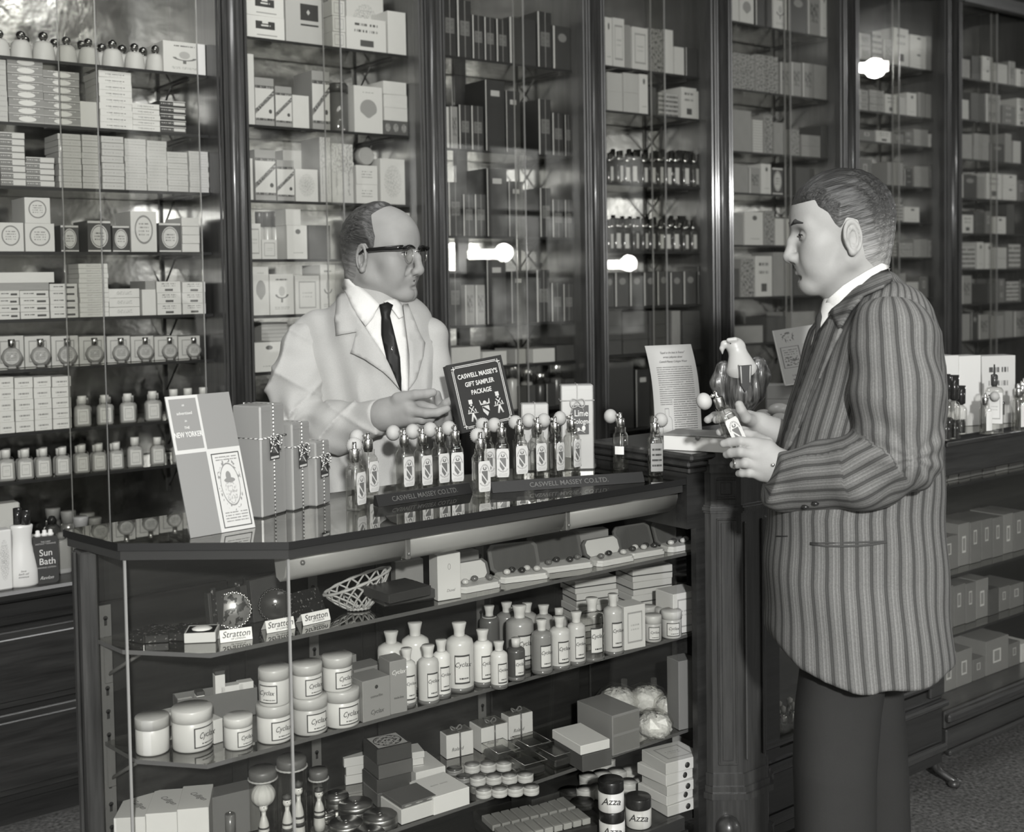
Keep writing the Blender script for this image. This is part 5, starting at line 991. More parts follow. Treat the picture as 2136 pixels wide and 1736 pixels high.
# --- middle shelf
def _t():
    t = T('framed_script_label'); u, v = t.uv(); t.pset(.45); f = 1.0-rect(u, v, .05, .95, .06, .94); t.col(t.mix(S(t.nt, t.val(.56)), .04, f.mx(lines(t, u, v, .3, .9, .12, .26, 1, 9, .45)))); return t.m
FLAB = _t(); JARW = G(.52, .28); JARG = G(.4, .3)
_scr = {}
def scr(s_, size, ink=.06):
    k = (s_, round(size, 4), ink)
    if k not in _scr: _scr[k] = script(s_, size, ink)
    return _scr[k]
def curvelabel(e, r, w, z0, z1, ang, mat, txt=None, ts=.01, tz=.6):
    a = w/r; m = MB(); n = 8; b = 0
    for i in range(n+1):
        q = ang-PI/2+(i/n-.5)*a; m.v += [((r+.0004)*math.cos(q), (r+.0004)*math.sin(q), z0), ((r+.0004)*math.cos(q), (r+.0004)*math.sin(q), z1)]
    for i in range(n): m.quad([2*i, 2*i+2, 2*i+3, 2*i+1], 0, [(i/n, 0), ((i+1)/n, 0), ((i+1)/n, 1), (i/n, 1)], True)
    l = part('label', m, mat, e)
    if txt:
        q = ang-PI/2; M_ = Matrix.Translation(((r+.0014)*math.cos(q), (r+.0014)*math.sin(q), z0+(z1-z0)*tz)) @ Matrix.Rotation(ang, 4, 'Z'); part('lettering', scr(txt, ts), None, l, mat=M_)
def creamjar(label, x, yb, rpx, yt, z=None, base=ZBb, g=None, lidg=None, lab=True, ang=.45, group='white cream jars on the middle shelf', d_at=None):
    p = at(x, yb-rpx*.35, base); R_ = rpx/F*proj(p)[2]; h = (yb-yt)/F*proj(p)[2]*.93; z0 = base if z is None else z
    e = empty('cream_jar', label, 'jar', (p.x, p.y, z0), camrz(p), group); m = MB(); m.lathe([(0, 0), (R_*.95, 0), (R_, .003), (R_, h*.68), (R_*.97, h*.7)], 32); part('body', m, g or JARW, e)
    m = MB(); m.lathe([(R_*.97, h*.70), (R_*1.03, h*.705), (R_*1.03, h*.97), (R_*.99, h), (0, h)], 32); part('lid', m, lidg or JARW, e)
    if lab: curvelabel(e, R_, R_*1.35, h*.1, h*.6, ang, FLAB, 'Cyclax', R_*.42)
    return e, h
creamjar('white glass jar with grey lid, nearest the chamfered corner', 319, 1578, 34, 1497, lidg=G(.36, .4), lab=False); creamjar('largest white jar beside the grey-lidded one', 402, 1571, 41, 1480, ang=.75); creamjar('short white jar standing alone before the open tray', 498, 1566, 29, 1496, ang=.6)
for k, (x, yb, r, yt, x2, r2, yt2) in enumerate(((573, 1553, 36, 1470, 575, 32, 1398), (647, 1536, 36, 1455, 643, 31, 1387), (714, 1521, 36, 1440, 706, 31, 1371))):
    e, h = creamjar('lower jar of the %s pair of stacked cream jars' % od(k), x, yb, r, yt, g=JARG if k == 1 else None, lidg=JARG, ang=.5)
    creamjar('upper jar of the %s pair of stacked cream jars' % od(k), x2, yb, r2, yt2+74, z=ZBb+h+.0005, g=G(.5, .3), lidg=JARG, ang=-.5 if k == 0 else .55)
o, L, h = cart('open_grey_tray', 'long open grey tray holding small white cartons', 372, 1520, 538, 1490, 1432, ZBb, .047, [G(.1, .6)], h=.002)
m = MB(); H_ = .055
for lo, hi in (((0, 0, 0), (L, .002, H_)), ((0, .045, 0), (L, .047, H_)), ((0, .002, 0), (.002, .045, H_)), ((L-.002, .002, 0), (L, .045, H_))): m.box(lo, hi, 0, .0004)
part('tray_wall', m, G(.12, .6), o)
M0 = Matrix.Translation(o.location) @ Matrix.Rotation(o.rotation_euler[2], 4, 'Z')
for k, (fx, fy, w_, h_, cap) in enumerate(((.12, .022, .03, .045, 0), (.3, .022, .016, .05, 1), (.55, .022, .02, .085, 1), (.70, .022, .045, .06, 0), (.88, .022, .03, .062, 0))):
    m = MB(); m.box((-w_/2, -.01, 0), (w_/2, .012, h_), 0, .0008); q = tag(link('small_white_carton', m.mesh('small_white_carton', [G(.6)]), None, M0 @ Vector((L*fx, fy, .003)), o.rotation_euler[2]), 'small white carton, %s along inside the open grey tray' % od(k), 'box', 'small cartons in the open tray')
    if cap: m = MB(); m.box((-w_/2, -.01, h_), (w_/2, .012, h_+.008), 0, .001); part('dark_cap', m, G(.05), q)
o, L, h = cart('small_white_carton', 'small white carton between the largest and the short jar', 447, 1553, 466, 1547, 1503, ZBb, .05, [G(.5)]); cart('small_white_carton', 'flat white carton peeping from behind the grey-lidded jar', 330, 1520, 372, 1512, 1492, ZBb, .04, [G(.5)])
cart('small_white_carton', 'tiny outlined cartons behind the first jar pair', 563, 1470, 590, 1466, 1398, ZBb, .04, [P['framed']])
SILV = metal('silver_grey_card', .3, .35, .3)
o, L, h = cart('cream_carton', 'grey Cyclax carton lettered contorfilm beside the stacked jars', 758, 1509, 815, 1493, 1422, ZBb, .06, [SILV], group='tall cream cartons'); part('lettering', scr('Cyclax', .0125), None, o, (L*.5, -.0004, h*.2)); part('lettering', text_mesh('contorfilm', .0075, .0001, 0, 0, .9, INK), None, o, (L*.5, -.0004, h*.58)); m = MB(); m.sphere((L*.5, 0, h*.8), .004, 10, 0, (1, .1, 1)); part('emblem', m, INK, o)
o, L, h = cart('cream_carton', 'taller grey Cyclax neck-line carton beside the bottles', 815, 1492, 850, 1484, 1380, ZBb, .05, [SILV], group='tall cream cartons'); part('lettering', scr('Cyclax', .0125, .62), None, o, (L*.5, -.0004, h*.78)); part('lettering', text_mesh('neck-line', .0075, .0001, 0, 0, .8, INK), None, o, (L*.5, -.0004, h*.3))
for k, (xa, ya, xb, yb, yt) in enumerate(((690, 1440, 745, 1425, 1378), (740, 1460, 800, 1445, 1398))): cart('cream_carton', 'grey carton behind the stacked jars, %s along' % od(k), xa, ya, xb, yb, yt, ZBb, .05, [SILV], group='tall cream cartons')
def flare(label, x, w, yc, yb, g, lab=True, cap='flare', neck=False, ang=.45, ink='Cyclax', dark=None):
    p = at(x, yb-w*.12, ZBb); d = proj(p)[2]; R_ = w/2/F*d; H = (yb-yc)/F*d*.97; hc = min(.034, H*.2); hb = H-hc
    e = empty('lotion_bottle_flared', label, 'bottle', p, camrz(p), 'lotion bottles on the middle shelf'); m = MB(); mg = g if not isinstance(g, float) else G(g, .22)
    m.lathe([(0, 0), (R_*.96, 0), (R_, .003), (R_, .008), (R_*.985, .010), (R_, .013), (R_, hb*.86), (R_*.93, hb*.93), (R_*.6, hb*.985), (R_*.42, hb)], 28); part('body', m, mg, e)
    m = MB(); rc = R_*.42 if R_ > .022 else R_*.5
    m.lathe([(rc*1.0, hb), (rc*.92, hb+.002), (rc*.95, hb+hc*.4), (rc*1.25, hb+hc*.95), (rc*1.2, hb+hc), (0, hb+hc)] if cap == 'flare' else [(rc, hb), (rc, hb+hc), (0, hb+hc)], 20); part('cap', m, G(.5, .4), e)
    if neck: m = MB(); m.lathe([(R_*.965, hb*.84), (R_*.9, hb*.925), (R_*.62, hb*.975)], 28); m.v = [(a*1.02, b*1.02, c+.0005) for a, b, c in m.v]; part('pale_shoulder', m, G(.5, .3), e)
    if lab: curvelabel(e, R_, R_*1.15, hb*.16, hb*.7, ang, FLAB, ink, R_*.48, .68)
    m = MB(); m.lathe([(R_*1.0, .001), (R_*1.01, .004), (R_*1.0, .009)], 28); part('glass_foot', m, G(.12, .1), e)
    return e
FL = [(818, 58, 1318, 1446, .6, 0, 'flare'), (868, 58, 1299, 1441, .6, 0, 'flare'), (850, 38, 1352, 1475, .5, 1, 'flare'), (895, 44, 1346, 1470, .45, 1, 'flare'), (922, 38, 1334, 1456, .62, 1, 'flare'), (960, 58, 1299, 1443, .5, 1, 'flare'), (1008, 42, 1313, 1431, .62, 1, 'flare'), (1042, 36, 1338, 1437, .56, 1, 'flare'),
      (1077, 38, 1332, 1421, .07, 1, 'plain'), (1022, 42, 1264, 1372, .1, 0, 'flare'), (1085, 58, 1264, 1395, .28, 1, 'flare'), (1131, 44, 1293, 1407, .2, 1, 'flare'), (1168, 44, 1287, 1397, .48, 1, 'flare'), (1203, 38, 1276, 1388, .46, 1, 'flare'), (1236, 50, 1248, 1380, BOTG, 1, 'flare'), (1280, 42, 1239, 1367, .4, 1, 'flare'),
      (1058, 44, 1257, 1362, .2, 0, 'flare'), (1101, 40, 1258, 1358, .3, 0, 'flare'), (1135, 38, 1262, 1360, .3, 0, 'flare'), (1167, 36, 1269, 1352, .35, 0, 'plain'), (1062, 34, 1268, 1350, .4, 0, 'flare')]
FLL = ['white unlabelled, partly behind the neck-line carton', 'large white unlabelled, second from the neck-line carton', 'slim labelled, right against the neck-line carton', 'grey labelled, in the front row beside the slim one', 'slim white labelled, just behind the grey one', 'largest, white with big framed label', 'white with label turned aside, after the largest', 'short white labelled in the front row', 'small dark with short white cap', 'dark clear with pale shoulder, at the back',
       'large grey with pale label, in the back row', 'darkest grey labelled, in the front row', 'pale labelled with a rimmed shoulder', 'slim pale labelled, fourth from the framed carton', 'large clear glass, empty looking', 'grey labelled, right against the framed carton', 'dark capped behind the large grey one', 'capped, behind the darkest grey one', 'capped, further behind the rimmed one', 'straight white capped, behind the slim pale one', 'smallest capped, far at the back']
for k, (x, w_, yc, yb, g, lb, cp) in enumerate(FL): flare('lotion bottle, '+FLL[k], x, w_, yc, yb, g, lb, cp, k in (9, 12), .45 if k not in (5,) else .2)
o, L, h = cart('framed_carton', 'white carton with framed script label beside the last bottles', 1303, 1358, 1347, 1349, 1266, ZBb, .05, [P['framed']])
for k, (x, w_, yt, yb) in enumerate(((1362, 36, 1284, 1342), (1401, 42, 1275, 1335))): creamjar('small labelled cream jar beside the framed carton, %s along' % od(k), x, yb, w_/2, yt, g=G(.42, .25), lidg=G(.5, .35), ang=.2, group='small jars near the framed carton')
for k, (x, yt, yb) in enumerate(((1352, 1266, 1318), (1384, 1270, 1322))): creamjar('small lidded jar behind the labelled ones, %s along' % od(k), x, yb, 17, yt, g=G(.4, .25), lidg=G(.4, .35), lab=False, group='small jars near the framed carton')
o, L, h = cart('large_cream_carton', 'large pale carton with framed label against the end post', 1405, 1325, 1463, 1313, 1240, ZBb, .07, [P['framed']])
def pile(x0, x1, ybase, ytop, n_, z, dep, seed, lab, dark=True, nm='flat_white_box', slope=-.16):
    r = random.Random(seed); a, L, rz = ab(x0, ybase, x1, ybase+slope*(x1-x0), z); H = hpx(x0, ybase, ytop, z)/n_
    for k in range(n_):
        m = MB(); m.box((0, 0, 0), (L, dep, H-.0006), 0, .0008); q = tag(link(nm, m.mesh(nm, [G(.5, .5)]), None, a+Vector((r.uniform(-.003, .003), r.uniform(0, .004), H*k)), rz+r.uniform(-.05, .05)), '%s box of the %s' % (od(k)+' from bottom', lab), 'box', lab)
        if dark: m = MB(); m.box((-.0006, -.0006, H*.42), (L+.0006, dep+.0006, H*.5), 0, 0, False); part('dark_seam', m, G(.05), q)
pile(1205, 1290, 1322, 1212, 4, ZBb, .09, 1, 'pile of flat white boxes behind the clear bottle'); pile(1322, 1403, 1300, 1187, 4, ZBb, .09, 2, 'pile of flat white boxes behind the small jars')
for k, (x, yb) in enumerate(((1422, 1248), (1450, 1244))): creamjar('small jar with bright lid under the last jewel box, %s along' % od(k), x, yb, 15, yb-48, g=G(.4, .15), lidg=G(.1, .2), lab=False, group='bright-lidded jars at the back')
# --- lower shelf
for k, (x, yb, w_, yt, g) in enumerate(((552, 1775, 56, 1600, .3), (612, 1768, 60, 1576, .28), (667, 1735, 38, 1602, .25))):
    p = at(x, yb, ZC); d = proj(p)[2]; R_ = w_/2/F*d; H = (yb-yt)/F*d; e = empty('clear_cylinder', 'clear cylinder with braided lid holding a puff and a doll, %s along' % od(k), 'container', p, camrz(p), 'clear cylinders on the lower shelf')
    m = MB(); m.lathe([(R_, .002), (R_, H-.02)], 28, closed=(False, False)); part('clear_wall', m, CELLO if False else GLASS, e); m = MB(); m.lathe([(R_*1.03, H-.02), (R_*1.04, H-.004), (R_*.95, H), (0, H)], 28); m.lathe([(0, 0), (R_*1.02, 0), (R_*1.02, .006)], 28); part('lid', m, G(.1, .4), e)
    m = MB(); m.tube([(R_*1.05*math.cos(2*PI*j/40), R_*1.05*math.sin(2*PI*j/40), H-.019) for j in range(40)], [.0016+.0007*(j % 2) for j in range(40)], 6, closed=True); part('braid', m, CANE, e)
    if k == 0: m = MB(); m.sphere((0, 0, H*.68), R_*.88, 40, sc=(1, 1, .95), rib=.04, nrib=13); part('powder_puff', m, G(.5, .9), e)
    for j, (dx, dh) in enumerate((((.0, .62),), ((-.010, .60), (.012, .74)), ((.0, .7),))[k]):
        e2 = empty('doll_bottle', 'little painted doll bottle in cylinder %s' % ('one', 'two', 'three')[k] + (', the taller' if j else ', facing aside'), 'doll', p+Matrix.Rotation(camrz(p), 3, 'Z') @ Vector((dx, -R_*.3, .0068)), camrz(p)+.5, 'doll bottles'); hh = H*dh
        m = MB(); m.lathe([(0, 0), (.011, 0), (.012, hh*.15), (.0095, hh*.5), (.006, hh*.62), (.0042, hh*.66), (.0042, hh*.74)], 16); part('body', m, G(.5, .3), e2); m = MB(); m.lathe([(.0119, hh*.3), (.0117, hh*.36)], 16); m.lathe([(.0112, hh*.42), (.0108, hh*.45)], 16); part('painted_band', m, G(.03), e2)
        m = MB(); m.sphere((0, 0, hh*.82), .0085, 16, 0, (1, 1, 1.15)); m.sphere((0, -.0085, hh*.81), .002, 8); part('head', m, G(.6, .35), e2); m = MB(); m.lathe([(.0082, hh*.87), (.009, hh*.93), (0, hh*.97)], 16); part('hat', m, G(.05), e2); m = MB(); m.sphere((-.0035, -.0075, hh*.84), .0011, 6); m.sphere((.0035, -.0075, hh*.84), .0011, 6); part('painted_eye', m, INK, e2)
for k in range(3):
    xa = 240+k*66; cart('white_soap_carton', 'white script-lettered carton lying at the case corner, %s along' % od(k), xa, 1816-k*8, xa+66, 1812-k*9, 1706-k*9, ZC, .11, [G(.56)], group='white cartons at the case corner')
    q = COL.objects[-1] if False else [o for o in COL.objects if o.name.startswith('white_soap_carton')][-1]; tm = scr('Culligan', .017, .12); part('lettering', tm, None, q, mat=Matrix.Translation((.035, .055, .0003+max(v.co.z for v in q.data.vertices))) @ Matrix.Rotation(-PI/2, 4, 'X') @ Matrix.Rotation(.9, 4, 'Y'))
cart('wide_grey_carton', 'wide dull grey carton behind the white script cartons', 424, 1760, 545, 1730, 1668, ZC, .05, [G(.13)]); p = at(482, 1790, ZC); e = empty('lipstick_tube', 'slender dark tube with a tiny bead standing before the grey carton', 'tube', p); m = MB(); h = hpx(482, 1790, 1696, ZC); m.lathe([(0, 0), (.009, 0), (.009, h*.6), (.0095, h*.62), (.0095, h)], 16); part('case', m, G(.1, .25), e); m = MB(); m.sphere((0, 0, h+.002), .003, 8); part('bead', m, CHROME, e)
def tin(label, x, yb, rpx, yt, m1, m2, z=ZC, group='round compacts on the lower shelf', nm='powder_compact', emb=True):
    p = at(x, yb-rpx*.3, z); d = proj(p)[2]; R_ = rpx/F*d; h = max(.008, (yb-yt)/F*d*.55); e = empty(nm, label, 'tin', p, camrz(p), group); m = MB(); m.lathe([(0, 0), (R_*.97, 0), (R_, .002), (R_, h*.45), (R_*.98, h*.5), (R_, h*.55), (R_, h-.002), (R_*.96, h)], 32); part('case', m, m2, e); m = MB(); m.lathe([(R_*.96, h), (0, h+.0006)], 32); part('lid_face', m, m1, e)
    if emb: m = MB(); m.tube([(R_*.16*math.cos(2*PI*j/8), R_*.16*math.sin(2*PI*j/8), h+.001) for j in range(8)], .0009, 5, closed=True); part('centre_motif', m, GOLDFOIL, e)
    return e
BRD = metal('brushed_grey_lid', .16, .3, .7)
for k, (x, yb, r, yt) in enumerate(((702, 1688, 26, 1645), (742, 1706, 36, 1668), (680, 1718, 20, 1688), (722, 1742, 36, 1712), (793, 1732, 37, 1692), (770, 1765, 34, 1730))): tin('round brushed-lid compact, %s from the clear cylinders' % od(k), x, yb, r, yt, BRD, GOLDFOIL)
def stack(labelf, xa, ya, xb, yb, z, dep, hs, mats, nm, topm=None, tw=0.0):
    a, L, rz = ab(xa, ya, xb, yb, z); zz_ = z; r = random.Random(len(labelf)); q = None
    for k, h in enumerate(hs):
        m = MB(); m.box((0, 0, 0), (L, dep, h-.0006), 0, .0012); mt = mats[k % len(mats)]; q = tag(link(nm, m.mesh(nm, [mt]), None, Vector((a.x+r.uniform(-.002, .002), a.y+r.uniform(-.002, .002), zz_)), rz+r.uniform(-1, 1)*tw), labelf % (od(k)+' from bottom'), 'box', nm.replace('_', ' ')+' stack'); zz_ += h
    if topm: m = MB(); m.v = [(.006, .006, 0), (L-.006, .006, 0), (L-.006, dep-.006, 0), (.006, dep-.006, 0)]; m.quad([0, 1, 2, 3], 0, [(0, 0), (1, 0), (1, 1), (0, 1)]); part('patterned_lid_panel', m, topm, q, (0, 0, hs[-1]-.0004))
    return q, L
def _t():
    t = T('scroll_patterned_lid'); u, v = t.uv(); t.pset(.5); e = elr(u, v, .5, .5, .44, .44); n = t.noise(t.comb(u, v), 13., 2.); q = ((u-.5).ab()+(v-.5).ab()); t.col(t.mix(S(t.nt, t.val(.42)), .03, (e.lt(1.)*n.gt(.5)*(q*26.).sin().gt(-.2)).mx(e.gt(.98)*e.lt(1.04)))); return t.m
stack('leather-look square box, %s, under the scroll-patterned lid', 790, 1686, 862, 1668, ZC, .075, (.030, .030, .030, .034), [metal('satin_brown_card', .12, .3, .3), metal('satin_brown_card_dark', .07, .3, .3)], 'scroll_box', _t(), .03)
pile(722, 768, 1640, 1582, 3, ZC, .05, 5, 'small white boxes left of the scroll boxes'.replace('left of', 'beside'), False); pile(860, 886, 1628, 1570, 4, ZC, .05, 6, 'small white boxes beyond the scroll boxes', False)
o, L, h = cart('white_lettered_box', 'white lettered flat box nearer the textured box', 868, 1640, 930, 1625, 1612, ZC, .1, [G(.58)], group='white lettered flat boxes'); o, L, h = cart('white_lettered_box', 'white lettered flat box with its corner toward the glass', 905, 1702, 980, 1678, 1664, ZC, .1, [G(.6)], group='white lettered flat boxes')
part('lettering', text_mesh('GUCKI  GUCKI', .007, .0001, 0, 0, .9, G(.25)), None, o, mat=Matrix.Translation((L*.5, .05, h+.0003)) @ Matrix.Rotation(-PI/2, 4, 'X'))
o, L, h = cart('woven_lid_box', 'flat box with dark woven lid before the scroll boxes', 838, 1722, 915, 1697, 1690, ZC, .085, [G(.5)]); m = MB(); m.box((.003, .003, h), (L-.003, .082, h+.008), 0, .001); part('woven_lid', m, P['lattice'], o)
for k, (xa, ya, xb, yb, yt) in enumerate(((932, 1585, 988, 1572, 1535), (1005, 1572, 1060, 1558, 1520), (1062, 1545, 1112, 1532, 1496))):
    o, L, h = cart('ribboned_gift_box', 'small cellophane gift box tied with ribbon, %s along' % od(k), xa, ya, xb, yb, yt, ZC, .06, [P['pale']], group='ribboned gift boxes'); m = MB()
    for sg in (-1, 1): m.tube([(L*.5+sg*.014*math.sin(t_), .02+.004*math.sin(t_*2), h+.002+.010*math.sin(t_)*.6+.003*math.sin(2*t_)) for t_ in [PI*i/10 for i in range(11)]], .0022, 6)
    m.tube([(L*.5, -.001, 0), (L*.5, -.001, h+.001), (L*.5, .06, h+.001)], .002, 6); part('ribbon', m, G(.14, .25), o); m = MB(); m.box((.002, .002, h), (L-.002, .058, h+.004), 0, .001); part('cellophane_top', m, CELLO, o); part('lettering', scr('Roland', .012, .1), None, o, (L*.4, -.0004, h*.35))
for k in range(12):
    c_, r_ = k % 4, k//4; x, y = 985+c_*33+r_*12, 1592+c_*(-2)+r_*26
    tin('small oval-topped soap tin, %s along in %s row' % (od(c_), od(r_)), x, y+22, 17, y-6, G(.26, .4), G(.46, .35), group='small soap tins', nm='small_soap_tin', emb=False)
for k, (x, y) in enumerate(((905, 1612), (925, 1640), (948, 1618), (968, 1634), (952, 1662))): tin('small dark oval tin behind the soap tins, %s along' % od(k), x, y, 17, y-18, G(.06, .3), G(.2, .3), group='small soap tins', nm='small_dark_tin', emb=False)
for k, (xa, ya, xb, yb) in enumerate(((1040, 1600, 1085, 1588), (1095, 1625, 1142, 1612), (1105, 1585, 1150, 1573), (1158, 1606, 1205, 1592))):
    a, L, rz = ab(xa, ya, xb, yb, ZC); e = empty('acrylic_box', 'clear acrylic box of dark soap beside the soap tins, %s along' % od(k), 'box', a, rz, 'clear acrylic boxes'); m = MB(); m.box((0, 0, 0), (L, .075, .03), 0, .001, False); part('clear_cover', m, CELLO, e); m = MB(); m.box((.003, .003, .001), (L-.003, .072, .018), 0, .003, False); part('dark_soap', m, DARKBOX, e); m = MB()
    for s in ([(0, 0, .03), (L, 0, .03), (L, .075, .03), (0, .075, .03)],): m.tube(s, .0007, 4, closed=True)
    part('bright_edge', m, EDGEL, e)
q, L = stack('flat box on the lower shelf end, %s, under white lid', 1213, 1612, 1274, 1596, ZC, .12, (.038, .022), [G(.07), G(.6)], 'wide_flat_box')
o, L, h = cart('drawered_grey_box', 'long grey box with two cellophane-fronted drawers beside the puffs', 1278, 1578, 1335, 1560, 1493, ZC, .13, [G(.2)]); o.rotation_euler[2] += .0
for k in (0, 1): m = MB(); m.box((.003, -.002, h*(.05+.48*k)), (L-.003, .001, h*(.46+.48*k)), 0, .0008, False); part('drawer', m, CELLO, o); 
m = MB()
for k in (0, 1):
    for j in range(5): m.sphere((L*(.15+.17*j), .004, h*(.25+.48*k)), .008, 8, 0, (1, .5, .7))
part('wrapped_soap', m, G(.25, .3), o)
def _t():
    t = T('fluffy_white_puff'); (x, y, z), vec = t.coord('Object'); n = t.noise(vec, 120., 4.); t.col(n*.35+.42); t.pset(.9); t.bump(n, .004, .9); return t.m
PUFF = _t()
for k, (x, yb, r) in enumerate(((1288, 1494, 42), (1350, 1490, 41), (1432, 1502, 38), (1366, 1540, 38), (1396, 1500, 34))):
    p = at(x, yb, ZC) if k != 4 else at(1396, 1500, ZC); d = proj(p)[2]; R_ = r/F*d; e = empty('bagged_powder_puff', 'white powder puff in a crinkled clear bag, %s along' % od(k), 'powder puff', p, camrz(p), 'bagged powder puffs')
    m = MB(); m.sphere((0, 0, R_*.72), R_*.97, 40, sc=(1, .9, .7)); r2 = random.Random(k+9); m.v = [(a+r2.uniform(-1, 1)*.0028, b+r2.uniform(-1, 1)*.0028, c+r2.uniform(-1, 1)*.0028) for a, b, c in m.v]; part('puff', m, PUFF, e)
    m = MB(); r_ = random.Random(k); m.sphere((0, 0, R_*.76), R_*1.08, 14, sc=(1.03, .92, .75)); m.v = [(a+r_.uniform(-1, 1)*.005, b+r_.uniform(-1, 1)*.005, max(.0005, c+r_.uniform(-1, 1)*.005)) for a, b, c in m.v]; m.sm = [False]*len(m.f); m.prism([(R_*.2, -.004), (R_*.5, -.002), (R_*.35, .004)], R_*1.3, R_*1.9); part('clear_bag', m, BAG, e)
cart('plain_grey_block_box', 'plain grey box behind the puffs against the end post', 1416, 1440, 1455, 1432, 1380, ZC+.1, .05, [G(.16)]); bb = [o for o in COL.objects if o.name.startswith('plain_grey_block')][-1]; bb.location.z = ZC
for v in bb.data.vertices: v.co.z = v.co.z if v.co.z < .01 else v.co.z+.1
# --- case floor
def jarA(label, x, yb, w_, yt, z=ZD, red=True):
    p = at(x, yb-w_*.15, z); d = proj(p)[2]; R_ = w_/2/F*d; h = (yb-yt)/F*d*.92; e = empty('black_lidded_jar', label, 'jar', (p.x, p.y, z), camrz(p), 'black lidded jars'); m = MB(); m.lathe([(0, 0), (R_*.97, 0), (R_, .002), (R_, h*.64)], 28); part('body', m, G(.56, .35), e); m = MB(); m.lathe([(R_*.98, h*.64), (R_*1.0, h*.66), (R_*1.0, h*.97), (R_*.95, h), (0, h)], 28); part('lid', m, G(.015, .25), e)
    part('lettering', script('Azza', R_*.75, .03, 1, .01), None, e, (0, -R_*1.005, h*.4)); return e, h
jarA('black-lidded jar before the stacked boxes, standing single', 1332, 1728, 54, 1662); e, h = jarA('lower black-lidded jar of the stacked pair', 1277, 1756, 54, 1688); p = e.location; e2 = copytree(e, (p.x-.002, p.y, p.z+h+.0006), label='upper black-lidded jar of the stacked pair')
for k in range(12):
    c_, r_ = k % 5, k//5; x, y = 1222+c_*30+r_*6, 1660-c_*5-r_*28
    tin('white round tin behind the black-lidded jars, %s along in %s row' % (od(c_), od(r_)), x, y+12, 20, y-28, G(.42, .4), G(.5, .4), ZD, 'white tins on the case floor', 'white_round_tin', False)
for k, (x, y) in enumerate(((1190, 1668), (1215, 1690))): tin('dark round tin inside the case floor, %s along' % od(k), x, y, 24, y-24, G(.03), G(.05), ZD, 'dark tins on the case floor', 'dark_round_tin', False)
q, L = stack('white flat soap box in the leaning stack by the post, %s', 1392, 1706, 1468, 1682, ZD, .1, (.026, .024, .024, .027, .028), [G(.5), G(.55)], 'flat_soap_box', P['framed'], .09)
for o in [o for o in COL.objects if o.name.startswith('flat_soap_box')]: m = MB(); m.lathe([(0, 0), (.007, 0), (.007, .0006), (0, .0006)], 16, mat=Matrix.Translation((L*.55, 0, .012)) @ Matrix.Rotation(PI/2, 4, 'X')); part('round_seal', m, INK, o)
cart('pale_flat_carton', 'pale flat carton behind the leaning soap boxes', 1440, 1610, 1472, 1600, 1545, ZD+.0, .07, [G(.4)])
o, L, h = cart('dark_square_box', 'dark square box beside the clear lipstick box', 1110, 1712, 1168, 1694, 1668, ZD, .09, [DARKBOX])
a, L, rz = ab(1050, 1790, 1250, 1740, ZD); e = empty('lipstick_display', 'clear box filled with rows of pale lipsticks on the case floor', 'box', a, rz); m = MB(); m.box((0, 0, 0), (L, .16, .045), 0, .001, False); part('clear_cover', m, CELLO, e)
m = MB(); m.box((.003, .003, .001), (L-.003, .157, .02), 0, .001, False); part('dark_tray', m, DARKBOX, e)
for r_ in range(2):
    for c_ in range(9): m = MB(); m.box((L*(.06+.1*c_), .015+.07*r_, .0205), (L*(.06+.1*c_)+L*.085, .075+.07*r_, .034), 0, .001, False); part('lipstick', m, G(.45, .4), e)
# ---------------------------------------------------------------- the two men: signed-distance modelling
A3 = lambda *a: np.array(a, dtype=float)
R0 = A3(*_r0); F0 = A3(*_f0); Z0 = A3(0, 0, 1)
def smin(a, b, k): h = np.clip(.5+.5*(b-a)/k, 0, 1); return b*(1-h)+a*h-k*h*(1-h)
def smax(a, b, k): return -smin(-a, -b, k)
def ell(P, c, r):
    q = (P-c)/r; k0 = np.linalg.norm(q, axis=1); k1 = np.linalg.norm(q/r, axis=1); return k0*(k0-1)/np.maximum(k1, 1e-9)
def sph(P, c, r): return np.linalg.norm(P-c, axis=1)-r
def capp(P, a, b, ra, rb=None):
    a = np.asarray(a, float); b = np.asarray(b, float); rb = ra if rb is None else rb; pa = P-a; ba = b-a; h = np.clip(pa@ba/(ba@ba), 0, 1); return np.linalg.norm(pa-h[:, None]*ba, axis=1)-(ra+(rb-ra)*h)
def chain(P, pts, rr, k=.006):
    d = None
    for i in range(len(pts)-1):
        e = capp(P, pts[i], pts[i+1], rr[i], rr[i+1]); d = e if d is None else smin(d, e, k)
    return d
def torus(P, c, R_, r, ax, ay, sx=1., sy=1.):
    """elliptic ring: axes ax, ay span its plane"""
    q = P-c; az = np.cross(ax, ay); x = q@ax; y = q@ay; z = q@az; l = np.sqrt((x/sx)**2+(y/sy)**2)-R_; return np.sqrt(l*l+z*z)-r
def poly2(x, y, pts):
    """signed distance to a polygon"""
    n = len(pts); d = np.full(x.shape, 1e9); s = np.ones(x.shape)
    for i in range(n):
        ax, ay = pts[i]; bx_, by_ = pts[i-1]; ex_, ey_ = bx_-ax, by_-ay; wx, wy = x-ax, y-ay; t = np.clip((wx*ex_+wy*ey_)/(ex_*ex_+ey_*ey_+1e-12), 0, 1)
        d = np.minimum(d, (wx-ex_*t)**2+(wy-ey_*t)**2); c1 = y >= ay; c2 = y < by_; c3 = ex_*wy > ey_*wx
        f = (c1 & c2 & c3) | (~c1 & ~c2 & ~c3); s = np.where(f, -s, s)
    return s*np.sqrt(d)
